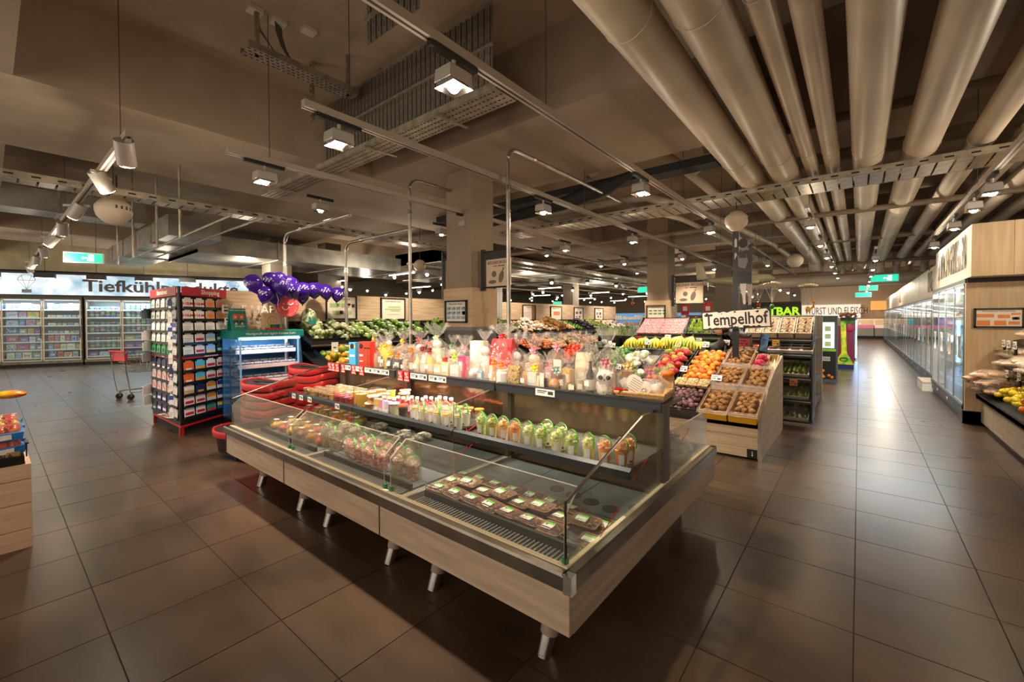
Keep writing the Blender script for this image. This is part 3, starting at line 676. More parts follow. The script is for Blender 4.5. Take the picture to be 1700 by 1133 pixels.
# ------------------------------------------------ things in the kiosk
cup_c = clear('cup_plastic', '#f6f6f2', .9, .06, .08, '#fff8ee')
lbl_m = plain('#e8e4e0', .5); green_tape = plain('#58c23c', .4)
def make_cup(fill, name='fruit_cup', h=.115, r0=.028, r1=.04, dome=True, tape=True, label=True, fillh=.9, chunky=True):
    t = thing(name, 'x', 'cup')
    MB().lathe([(r0, 0), (r1, h), (r1+.004, h+.003), (r1, h+.006)], n=16, cap=True).build('cup', cup_c, t, True)
    m = MB(); m.lathe([(.001, .002), (r0*.92, .003), (r0*.92+(r1-r0)*fillh*.9, h*fillh), (.001, h*fillh)], n=14); f = m.build('contents', fill, t, True)
    if chunky:
        m = MB(); rr_ = random.Random(name)
        for k in range(9):
            a = k*2.4; q = r1*.62*math.sqrt((k+.3)/9); m.M = Matrix.Translation((q*math.cos(a), q*math.sin(a), h+.004+(.012 if k < 4 else 0))) @ Matrix.Rotation(a, 4, 'Z') @ Matrix.Rotation(.6*k, 4, 'X')
            m.cbox((0, 0, 0), (.024, .02, .018))
        m.build('fruit_pieces', fill, t)
    if dome: MB().lathe([(r1+.003, h+.006), (r1*.98, h+.018), (r1*.78, h+.038), (r1*.4, h+.05), (.001, h+.053)], n=16, cap=False).build('lid', cup_c, t, True)
    if tape:
        pts = [(0, -(r1+.004), h-.02)]+[(0, -(r1+.005)*math.cos(a), h+.006+(.052)*math.sin(a)) for a in (.1, .5, .9, 1.3, 1.57, 1.9, 2.4, 2.9)]
        m = MB(); 
        for p, q in zip(pts, pts[1:]): m.quad((-.006, p[1], p[2]), (.006, p[1], p[2]), (.006, q[1], q[2]), (-.006, q[1], q[2]))
        o = m.build('green_seal', green_tape, t); o.rotation_euler = (0, 0, 1.0)
    if label:
        m = MB(); n = 5; vs = []
        for k in range(n):
            a = -PI/2-.45+.9*k/(n-1)
            for z, r in ((.012, r0+.003), (h*.75, r0+(r1-r0)*.75+.003)): vs.append((r*math.cos(a), r*math.sin(a), z))
        m.add(vs, [(2*k, 2*k+2, 2*k+3, 2*k+1) for k in range(n-1)])
        m.cbox((.004, -(r0+r1)/2-.003, h*.2), (.016, .002, .012), 1)
        m.build('label', [lbl_m, ink], t)
    return t
S = lambda c, c2, sc=60: blotch(c, c2, scale=sc, rough=.35, lo=.42, hi=.58, rand=.15)
fruit = {'melon': S('#c9d06a', '#e6e3a0'), 'orange': S('#e8781c', '#f2a53c'), 'mixed': S('#d9a520', '#8fae2c'), 'mango': S('#f0a03a', '#e8cf8a'), 'green': S('#9fb83c', '#dfe08a'), 'yog': plain('#ece2cf', .4), 'berry': S('#cf5a64', '#efe0da')}
cuploc = [(-2.07, 2.20, 'green', 'green grape and kiwi fruit cup, first in the middle shelf line beside the glass divider'), (-1.96, 2.19, 'mixed', 'fruit cup with green and dark pieces under a green seal, beside the grape cup'),
          (-1.86, 2.19, 'mango', 'fruit cup of pale orange melon, left of the two orange ones'), (-1.75, 2.18, 'orange', 'orange and yellow fruit cup in the left half of the middle shelf'),
          (-1.64, 2.18, 'melon', 'pale green melon cup beside the orange and yellow one'), (-1.57, 2.29, 'melon', 'pale melon cup standing behind the front line, left one of the back pair'),
          (-1.535, 2.17, 'green', 'green melon cup in front of the back pair'), (-1.45, 2.27, 'melon', 'pale melon cup standing behind the front line, right one of the back pair'),
          (-1.42, 2.17, 'melon', 'tall pale melon cup in the middle of the front line'), (-1.31, 2.17, 'green', 'yellow green fruit cup with its green seal turned to the front'),
          (-1.20, 2.17, 'melon', 'pale green melon cup left of the orange carrot cups'), (-1.10, 2.17, 'orange', 'bright orange fruit cup beside the pale melon cup'), (-1.01, 2.19, 'orange', 'bright orange fruit cup nearest the end glass'), (-1.01, 2.29, 'orange', 'orange fruit cup behind the one nearest the end glass')]
for x, y, f, lb in cuploc:
    c = make_cup(fruit[f]); c.location = (x, y, .794+.001); c.rotation_euler = (0, 0, rnd.uniform(.2, .7)); c['label'] = lb; c['group'] = 'fruit cups on the middle shelf'
yc = make_cup(fruit['yog'], 'yoghurt_cup', .115, .032, .043, True, True, True, .85, False); MB().lathe([(.001, 0), (.03, 0), (.034, .008), (.001, .012)], (0, 0, .1), 12).build('mango_layer', plain('#e9a23a', .4), yc, True)
uy = []
for k, (x, y) in enumerate(((-2.82, 2.2), (-2.71, 2.2), (-2.61, 2.19), (-2.52, 2.19), (-2.43, 2.19), (-2.33, 2.22), (-2.66, 2.31), (-2.57, 2.31), (-2.47, 2.31), (-2.36, 2.33))):
    first_or_dup(yc, uy, loc=(x, y, .795), rot=rnd.uniform(0, 1.2), label=('pale yoghurt cup with domed lid in the front line of the middle shelf' if k < 6 else 'pale yoghurt cup with domed lid in the back line of the middle shelf'), group='yoghurt cups with domed lids')
# red drink bottles
def bottle(name, body, lid, h=.15, r=.026, cat='bottle', lab=None):
    t = thing(name, 'x', cat)
    MB().lathe([(r*.9, 0), (r, .01), (r, h*.62), (r*.8, h*.74), (r*.5, h*.82), (r*.5, h*.9)], n=12).build('body', body, t, True)
    MB().lathe([(r*.62, h*.86), (r*.62, h), (r*.5, h+.003)], n=12).build('cap', lid, t, True)
    if lab: MB().lathe([(r+.001, h*.2), (r+.001, h*.55)], n=12, cap=False).build('label', lab, t, True)
    return t
bt = bottle('smoothie_bottle', S('#a00f2c', '#8c0c26', 20), white, .14, .028, lab=plain('#d8a0c0', .5)); ub = []
for i in range(5):
    for j in range(3):
        first_or_dup(bt, ub, loc=(-3.30+j*.075+i*.10, 2.24+i*.075, .795), rot=0, label='dark red smoothie bottle with white cap in the diagonal rows', group='dark red smoothie bottles')
jarm = clear('jar_plastic', '#f4efe4', .9, .06, .1, '#fff5e0')
def make_tub(fill, name='food_tub', r=.05, h=.06, lid=None, cat='tub'):
    t = thing(name, 'x', cat)
    MB().lathe([(r*.82, 0), (r, h), (r*1.04, h+.002), (r*1.04, h+.006)], n=14).build('tub', jarm, t, True)
    MB().lathe([(r*.78, .002), (r*.94, h*.85), (.001, h*.88)], n=12).build('contents', fill, t, True)
    MB().lathe([(r*1.05, h+.006), (r*1.0, h+.014), (.001, h+.015)], n=14).build('lid', lid or jarm, t, True)
    return t
def row(proto, pts, labels, group, z, scale=None, rots=None):
    u = []
    for k, p in enumerate(pts):
        first_or_dup(proto, u, loc=(p[0], p[1], p[2] if len(p) > 2 else z), rot=(rots[k] if rots else rnd.uniform(0, 6)), label=labels[k] if isinstance(labels, list) else labels, group=group, scale=scale)
des = make_tub(S('#c9a46a', '#5b3a22', 30), 'dessert_tub', .037, .07)
row(des, [(-4.72+i*.085+.03*j, 2.22+j*.11, .795) for i in range(7) for j in range(4)], 'clear dessert tub with beige cream in the close rows at the shelf end', 'beige dessert tubs on the middle shelf', .8)
sal = make_tub(plain('#b01c2e', .4), 'berry_tub', .045, .065, plain('#a8182a', .4))
row(sal, [(-4.06+i*.11+.02*j, 2.22+j*.12, .795) for i in range(3) for j in range(4)], 'clear tub with dark red berries beside the dessert tubs', 'red berry tubs on the middle shelf', .8)
mgo = make_cup(plain('#efb01f', .35), 'mango_tub', .12, .045, .05, False, False, False, 1, False)
row(mgo, [(-3.83, 2.28, .795), (-3.70, 2.36, .795), (-3.66, 2.24, .795), (-3.74, 2.5, .795), (-3.6, 2.52, .795)], ['tall tub of bright yellow mango cubes, nearest of the yellow ones', 'tub of yellow mango cubes just behind the nearest one', 'tub of yellow mango cubes beside the glass divider', 'tub of yellow mango cubes in the back row by the berries', 'tub of yellow mango cubes in the back row by the divider'], 'yellow mango tubs', .8)
dip = make_tub(S('#b8642a', '#e7d3a0', 25), 'salad_tub', .055, .05, S('#d8722c', '#e9ddc0', 14))
row(dip, [(-3.48, 2.22, .795), (-3.46, 2.36, .795), (-3.47, 2.24, .86), (-3.36, 2.5, .795), (-3.5, 2.5, .795), (-3.36, 2.5, .86), (-3.5, 2.62, .86), (-3.48, 2.36, .86)], 'round salad tub with orange printed lid beside the red bottles', 'round salad tubs with printed lids', .8)
jr = make_tub(S('#d9dccb', '#b9bda6', 12), 'greek_yoghurt_pot', .045, .1, white)
row(jr, [(-3.09, 2.2, .795)], ['pale greenish yoghurt pot in front of the red smoothie bottles'], None, .8)
jr = make_tub(S('#3a2730', '#251a20', 12), 'dark_pot', .042, .1, plain('#d8531e', .4), 'pot')
row(jr, [(-2.97, 2.2, .795)], ['dark berry pot between the pale pot and the yoghurt cups'], None, .8)
jr = make_tub(S('#cf6a22', '#e9a03a', 12), 'orange_pot', .04, .06, plain('#d9701e', .4), 'pot')
row(jr, [(-2.97+.1*i, 2.5+.02*i, .795) for i in range(6)], 'low pot with orange lid behind the yoghurt cups', 'pots with orange lids', .8)
for k, (x, y) in enumerate(((-3.33, 2.2), (-3.24, 2.19), (-3.17, 2.18))):
    c = thing('printed_carton', ['small carton with light blue and yellow print before the bottles', 'small carton with red and pink print before the bottles', 'small lilac carton before the bottles'][k], 'carton', (x, y, .795), .3)
    MB().box(-.035, .035, -.02, .02, 0, .12).build('carton', [S('#4aa0c8', '#d8b838', 8), S('#c8202c', '#e089b0', 8), S('#c8a8cc', '#e8d8ea', 8)][k], c); MB().box(-.03, .03, -.021, -.02, .02, .05).build('print', white, c)
# cups in the well, middle module
rc = make_cup(fruit['berry'], 'berry_cup', .115, .034, .046, True, True, False, .95, True); ur = []
for k, (x, y) in enumerate(((-3.36, 1.93), (-3.25, 1.91), (-3.04, 1.90), (-2.93, 1.89), (-2.82, 1.90), (-3.33, 2.05), (-3.23, 2.06), (-3.12, 2.06), (-2.97, 2.05), (-2.66, 1.92), (-2.55, 1.95), (-2.47, 1.92), (-3.14, 1.91), (-2.83, 2.06), (-2.72, 2.06))):
    first_or_dup(rc, ur, loc=(x, y, .469), rot=rnd.uniform(0, 3), label='clear domed cup with red filling and green seal in the %s line' % ('back' if y > 2 else 'front'), group='red and white domed cups in the chilled well')
mc = make_cup(S('#8b735a', '#c4b09a', 50), 'mushroom_cup', .16, .05, .062, True, True, True, .9, True)
row(mc, [(-3.76, 1.95), (-3.58, 1.93), (-3.70, 2.1), (-3.52, 2.09)], ['large clear cup of brown mushrooms, first beside the acrylic divider', 'large clear cup of brown mushrooms next to the red cups', 'large clear mushroom cup in the back line by the divider', 'large clear mushroom cup in the back line by the red cups'], 'large mushroom cups', .469)
# pulp trays with nuts and fruit
tray_m = blotch('#8c5c48', '#774a36', scale=20, rough=.6, rand=.1)
film = clear('cling_film', '#ffffff', .9, .04, .12, '#fff4e6', .5, 25)
nuts = S('#6b4228', '#a8794c', 45); dates = S('#5a2a1a', '#8a4a34', 35); pine = S('#d9a45c', '#efd09a', 60); mush_m = S('#cdb79c', '#8f7558', 40)
def make_tray(fill, lump, n, name='snack_tray'):
    t = thing(name, 'x', 'food tray')
    a, b, h = .070, .056, .03
    def rr2(a, b, z, r=.02): return [(sx*(a-r)+r*math.cos(q), sy*(b-r)+r*math.sin(q), z) for (sx, sy, q0) in ((1, 1, 0), (-1, 1, PI/2), (-1, -1, PI), (1, -1, 1.5*PI)) for q in (q0, q0+PI/4, q0+PI/2)]
    MB().rings([rr2(a*.8, b*.78, 0), rr2(a, b, h), rr2(a+.008, b+.008, h), rr2(a+.008, b+.008, h-.004), rr2(a-.004, b-.004, h-.003), rr2(a*.78, b*.76, .004)], 12).build('pulp_tray', tray_m, t, True)
    m = MB(); q = random.Random(n)
    for k in range(n):
        x, y = q.uniform(-.05, .05), q.uniform(-.036, .036); m.ball((x, y, .014+q.uniform(0, .014)), lump*q.uniform(.7, 1.2), 6, 4, rx=q.uniform(.8, 1.5))
    tag(m.build('nut_filling', fill, t, True), kind='stuff')
    MB().rings([rr2(a+.002, b+.002, h+.001), rr2(a*.9, b*.9, h+.006)], 12, False).add(rr2(a*.9, b*.9, h+.006), [tuple(range(12))]).build('film', film, t, True)
    m = MB(); m.box(-.055, .01, -.032, .012, h+.007, h+.009); m.box(-.045, -.01, -.02, -.016, h+.009, h+.0095, 1); m.box(-.06, -.03, -.028, -.024, h+.009, h+.0095, 1)
    m.build('label', [lbl_m, ink], t); MB().box(-.055, .01, .012, .03, h+.007, h+.009).build('green_label', green_tape, t)
    return t
kinds = {'nuts': make_tray(nuts, .009, 60), 'dates': make_tray(dates, .014, 26), 'pine': make_tray(pine, .006, 90), 'mush': make_tray(mush_m, .014, 26)}
tu = {k: [] for k in kinds}
lay = []
for k in range(8): lay.append((-2.16+k*.148, 1.90, 'dates' if k not in (0,) else 'mush', 'front'))
for k in range(8): lay.append((-2.18+k*.148, 2.035, ('mush', 'nuts')[k > 1], 'middle'))
for k in range(7): lay.append((-2.2+k*.15, 2.17, 'dates', 'back'))
lay += [(-1.035, 1.91, 'pine', 'corner'), (-1.05, 2.10, 'nuts', 'corner')]
for i, (x, y, kd, rw) in enumerate(lay):
    z = .469+(.028 if rw == 'middle' and i % 2 else 0)
    if i == 7: continue
    lbx = {'front': 'film wrapped brown pulp tray of %s in the front row of the snack trays', 'middle': 'film wrapped brown pulp tray of %s in the middle row of the snack trays', 'back': 'film wrapped brown pulp tray of %s in the back row of the snack trays', 'corner': 'pulp tray of %s at the corner by the end glass'}[rw] % {'nuts': 'dark nuts', 'dates': 'dark dates', 'pine': 'pale chopped nuts', 'mush': 'small mushrooms'}[kd]
    first_or_dup(kinds[kd], tu[kd], loc=(x, y, z), rot=(rnd.uniform(-.1, .1), rnd.uniform(-.05, .05), rnd.uniform(-.15, .15)), label=lbx, group='snack trays in the chilled well')
t = thing('wire_stop', 'low wire product stop in front of the snack trays', 'wire rack', (-2.22, 1.82, .469))
for z in (.01, .03, .05, .07): MB().cyl((0, 0, z), (1.22, 0, z), .0025, 5).build('wire', chrome, t)
for k in range(9): MB().cyl((.15*k, 0, 0), (.15*k, 0, .075), .0025, 5).build('wire', chrome, t)
t = thing('wire_stop', 'wire product stop behind the low screen of the middle module', 'wire rack', (-3.5, 1.82, .469))
for z in (.02, .05, .08): MB().cyl((0, 0, z), (1.1, 0, z), .0025, 5).build('wire', chrome, t)
# dark round coasters in the well
for k, (x, y) in enumerate(((-1.30, 2.38), (-1.16, 2.36), (-1.44, 2.4), (-1.58, 2.42), (-.99+-.05, 2.47))):
    tag(MB().lathe([(.05, 0), (.05, .004), (.044, .005)], (x, y, .468), 18).build('round_disc', black_m, None, True), 'flat black round disc lying on the dark deck below the fruit cups', 'disc', 'black discs on the deck')
# left module: bagged fruit and salad bags
def make_bag(c1, c2, w=.16, d=.11, h=.07, name='fruit_bag', sc=26):
    t = thing(name, 'x', 'bag')
    m = MB(); q = random.Random(w*h*1e4)
    for k in range(9):
        m.ball((q.uniform(-w*.36, w*.36), q.uniform(-d*.3, d*.3), .03+q.uniform(0, h*.4)), .03, 8, 5)
    m.build('fruit_filling', S(c1, c2, sc), t, True)
    r = MB(); r.lathe([(.001, 0), (.8, 0), (1, .3), (.95, .7), (.6, .95), (.001, 1)], n=12); r.v = [(x*w*.55, y*d*.6, z*(h+.03)) for x, y, z in r.v]
    r.build('film', clear('bag_film', '#ffffff', .9, .05, .15, '#fff2df', .8, 22), t, True)
    MB().box(-w*.2, w*.2, -.02, .02, h+.028, h+.031).build('label', lbl_m, t)
    return t
bags = [make_bag('#e6ad1c', '#d98a1a'), make_bag('#c01f1f', '#e0561e'), make_bag('#dca22a', '#8d9c2a'), make_bag('#b84a24', '#7c9a2c')]
lb_ = ['plastic bag of yellow fruit', 'plastic bag of red fruit', 'plastic bag of yellow green fruit', 'plastic bag of red apples']
us_ = [[], [], [], []]
for j, y in enumerate((1.93, 2.08, 2.24, 2.4, 2.56)):
    for i in range(6):
        x = -4.80+i*.19+rnd.uniform(-.01, .01); k = (i+j*2+(1 if j > 2 else 0)) % 4
        if j > 2 and i > 3: continue
        first_or_dup(bags[k], us_[k], loc=(x, y, .469), rot=rnd.uniform(-.3, .3), label=lb_[k]+' in the left of the chilled well', group='bagged fruit in the left well')
        if j >= 2: first_or_dup(bags[(k+1) % 4], us_[(k+1) % 4], loc=(x+.04, y+.03, .469+.10), rot=rnd.uniform(-.4, .4), label=lb_[(k+1) % 4]+' in the upper layer of the left well', group='bagged fruit, upper layer of the left well')
row(make_bag('#6b5a4c', '#cabfae', .2, .14, .05, 'salad_bag', 30), [(-3.48, 2.35, .469), (-3.3, 2.42, .469), (-3.12, 2.38, .469), (-3.4, 2.55, .469), (-3.2, 2.58, .469), (-3.85, 2.35, .469), (-3.85, 2.55, .469)], 'crumpled white and brown bag lying on the dark deck below the middle shelf', 'crumpled bags on the deck', .469)
# salad bowls at the right end behind the spine
bowl_c = clear('bowl_plastic', '#eef0ea', .9, .14, .08, '#f5efe2')
def make_bowl(fill, lid, name='salad_bowl'):
    t = thing(name, 'x', 'bowl')
    MB().lathe([(.06, 0), (.085, .03), (.1, .08), (.105, .082)], n=18).build('bowl', bowl_c, t, True)
    m = MB(); q = random.Random(3)
    for k in range(26):
        a = k*2.4; r_ = .075*math.sqrt((k+.5)/26); m.M = Matrix.Translation((r_*math.cos(a), r_*math.sin(a), .045+q.uniform(0, .04))) @ Matrix.Rotation(q.uniform(0, 6), 4, 'Y') @ Matrix.Rotation(q.uniform(0, 6), 4, 'X')
        m.cbox((0, 0, 0), (.045, .035, .006))
    tag(m.build('salad_leaves', fill, t), kind='stuff')
    MB().lathe([(.105, .083), (.1, .1), (.08, .108), (.001, .11)], n=18).build('lid', lid, t, True)
    MB().lathe([(.001, .1105), (.055, .111), (.055, .112), (.001, .1125)], n=14).build('label', plain('#c8434c', .5) , t, True)
    return t
bw = make_bowl(S('#5d6b34', '#8f9b52', 30), bowl_c)
row(bw, [(-1.12, 3.42, .469), (-1.15, 3.62, .469), (-1.13, 3.4, .583), (-1.36, 3.5, .469), (-1.38, 3.3, .469)], ['salad bowl with red lid label standing lowest at the end glass', 'salad bowl with red label behind the front bowl', 'salad bowl stacked on the lowest one', 'salad bowl inside, left of the stacked ones', 'salad bowl deepest beside the spine'], 'salad bowls at the kiosk end', .469)
row(make_bowl(S('#c7c49a', '#e3dfc0', 30), bowl_c), [(-1.1, 3.0, .469), (-1.1, 3.1, .583), (-1.08, 3.05, .70)], ['pale salad bowl by the spine post, lowest', 'pale salad bowl by the spine post, middle of the stack', 'pale salad bowl by the spine post, top of the stack'], 'pale salad bowls by the spine', .469)
# ------------------------------------------------ wrapped gifts on the kiosk's top shelf
cello = clear('gift_film', '#ffffff', .95, .045, .10, '#fff6ec', 1.0, 30)
def wrap(t, r, h, flare, bow, rd=None, seed=1, twist=0):
    """crumpled film round a gift: body, pinched neck, fan of film above, bow"""
    q = random.Random(seed); n = 20; rd = rd or r; top = h+flare
    rg = []
    for k, (f, z) in enumerate(((1.0, 0), (1.08, h*.25), (1.05, h*.6), (.8, h*.85), (.28, h), (.2, h+.02), (.45, h+flare*.35), (.75, h+flare*.7), (1.0, top))):
        ring = []
        for j in range(n):
            a = 2*PI*j/n; cr = (1+ (.22 if z > h*.7 else .05)*(1 if j % 2 else -1)*(.6 if k < 8 else 1)) if k > 2 else 1+q.uniform(-.05, .05)
            zz = z+(q.uniform(-.25, .2)*flare if k == 8 else 0)
            ring.append((r*f*cr*math.cos(a)*(1 if k < 6 else 1.1), rd*f*cr*math.sin(a)*(.9 if k < 6 else .55), zz))
        rg.append(ring)
    MB().rings(rg, n, False).build('film_wrap', cello, t, False)
    if bow:
        m = MB(); z = h+.005
        for k in range(6):
            a = 2*PI*k/6+.3; ln = .045 if k % 2 else .035
            m.M = Matrix.Translation((0, -rd*.15, z)) @ Matrix.Rotation(a, 4, 'Y')
            m.add([(0, 0, -.004), (ln*.5, -.014, -.016), (ln, -.006, 0), (ln*.5, -.014, .016), (ln*.5, .012, 0)], [(0, 1, 2, 3), (0, 3, 4), (0, 4, 1), (1, 4, 2), (4, 3, 2)])
        m.M = Matrix.Translation((0, -rd*.25, z)); m.ball((0, 0, 0), .011, 8, 4)
        m.build('bow', bow, t)
def inner(t, kind, *a):
    if kind == 'box':
        x, y, w, d, h, m = a; b = MB().box(x-w/2, x+w/2, y-d/2, y+d/2, 0, h).build('gift_box', m, t)
        MB().box(x-w*.36, x+w*.36, y-d/2-.002, y-d/2, h*.35, h*.75).build('front_label', white, b); return b
    if kind == 'bottle':
        x, y, r, h, m = a
        b = MB().lathe([(r*.95, 0), (r, .01), (r, h*.6), (r*.4, h*.78), (r*.33, h*.95), (r*.36, h)], (x, y, 0), 12).build('bottle', m, t, True)
        MB().lathe([(r*1.02, h*.18), (r*1.02, h*.48)], (x, y, 0), 12, cap=False).build('bottle_label', offw, b, True); return b
    if kind == 'jar':
        x, y, r, h, m = a
        b = MB().lathe([(r, 0), (r, h*.8), (r*.85, h*.86), (r*.85, h)], (x, y, 0), 12).build('jar', m, t, True); return b
    if kind == 'ball':
        x, y, z, r, m = a; return MB().ball((x, y, z), r, 12, 8).build('ball', m, t, True)
    if kind == 'bag':
        x, y, w, d, h, m = a
        return MB().rings([[(x+sx*w/2*f, y+sy*d/2*g, z) for sx, sy in ((-1, -1), (1, -1), (1, 1), (-1, 1))] for f, g, z in ((1, 1, 0), (1.04, 1.05, h*.4), (1, .8, h*.8), (.95, .3, h))], 4).build('paper_bag', m, t)
yel = plain('#f0b414', .45); orng = plain('#ee7d14', .45); pinkm = plain('#e28a9c', .5); gold = S('#b8923c', '#3a2c18', 60); brn = plain('#7b5536', .55); grn = plain('#2f6b3a', .4); mint = plain('#a9c8bd', .5); darkb = plain('#17130f', .3); crm = plain('#dcc496', .5); whitec = plain('#dcd5cb', .35); amber = plain('#8c4a18', .15); orL = S('#e07a1e', '#f2b25a', 10)
Z = 1.086
def G(x, y, lb, cat='gift', name='wrapped_gift', rz=0): return thing(name, lb, cat, (x, y, Z), rz)
# tall cartons at the left
t = thing('gift_carton', 'tall light blue gift carton with round black emblem beside the sale tags', 'carton', (-4.62, 2.74, Z), .25)
MB().box(-.05, .05, -.04, .04, 0, .27).build('carton', plain('#3d9fd2', .4), t); MB().lathe([(.001, 0), (.03, 0), (.03, .002), (.001, .003)], n=16).build('emblem', black, t).matrix_local = Matrix.Translation((0, -.0405, .225)) @ Matrix.Rotation(PI/2, 4, 'X')
MB().box(-.05, .05, -.042, -.04, .205, .235).build('yellow_band', yel, t); MB().box(-.035, .035, -.042, -.04, .1, .125).build('print', white, t)
t = thing('gift_bottle', 'small amber bottle standing behind the light blue carton', 'bottle', (-4.50, 2.80, Z)); inner(t, 'bottle', 0, 0, .028, .24, amber)
t = thing('gift_carton', 'tall bright red gift carton with a printed bottle and round emblem', 'carton', (-4.36, 2.74, Z), .2)
MB().box(-.085, .085, -.045, .045, 0, .285).build('carton', plain('#d9301e', .4), t)
MB().lathe([(.001, 0), (.03, 0), (.03, .002), (.001, .003)], n=16).build('emblem', black, t).matrix_local = Matrix.Translation((-.045, -.0455, .235)) @ Matrix.Rotation(PI/2, 4, 'X')
MB().prism([(.03, .03), (.07, .03), (.07, .14), (.056, .2), (.056, .25), (.044, .25), (.044, .2), (.03, .14)], 1, -.048, -.045).build('printed_bottle', plain('#8a3a14', .3), t)
MB().box(-.07, -.02, -.047, -.045, .12, .14).build('print', white, t); MB().box(-.07, -.02, -.047, -.045, .06, .07).build('print', white, t)
MB().box(.0, .085, -.0475, -.045, .205, .222).build('black_band', black, t)
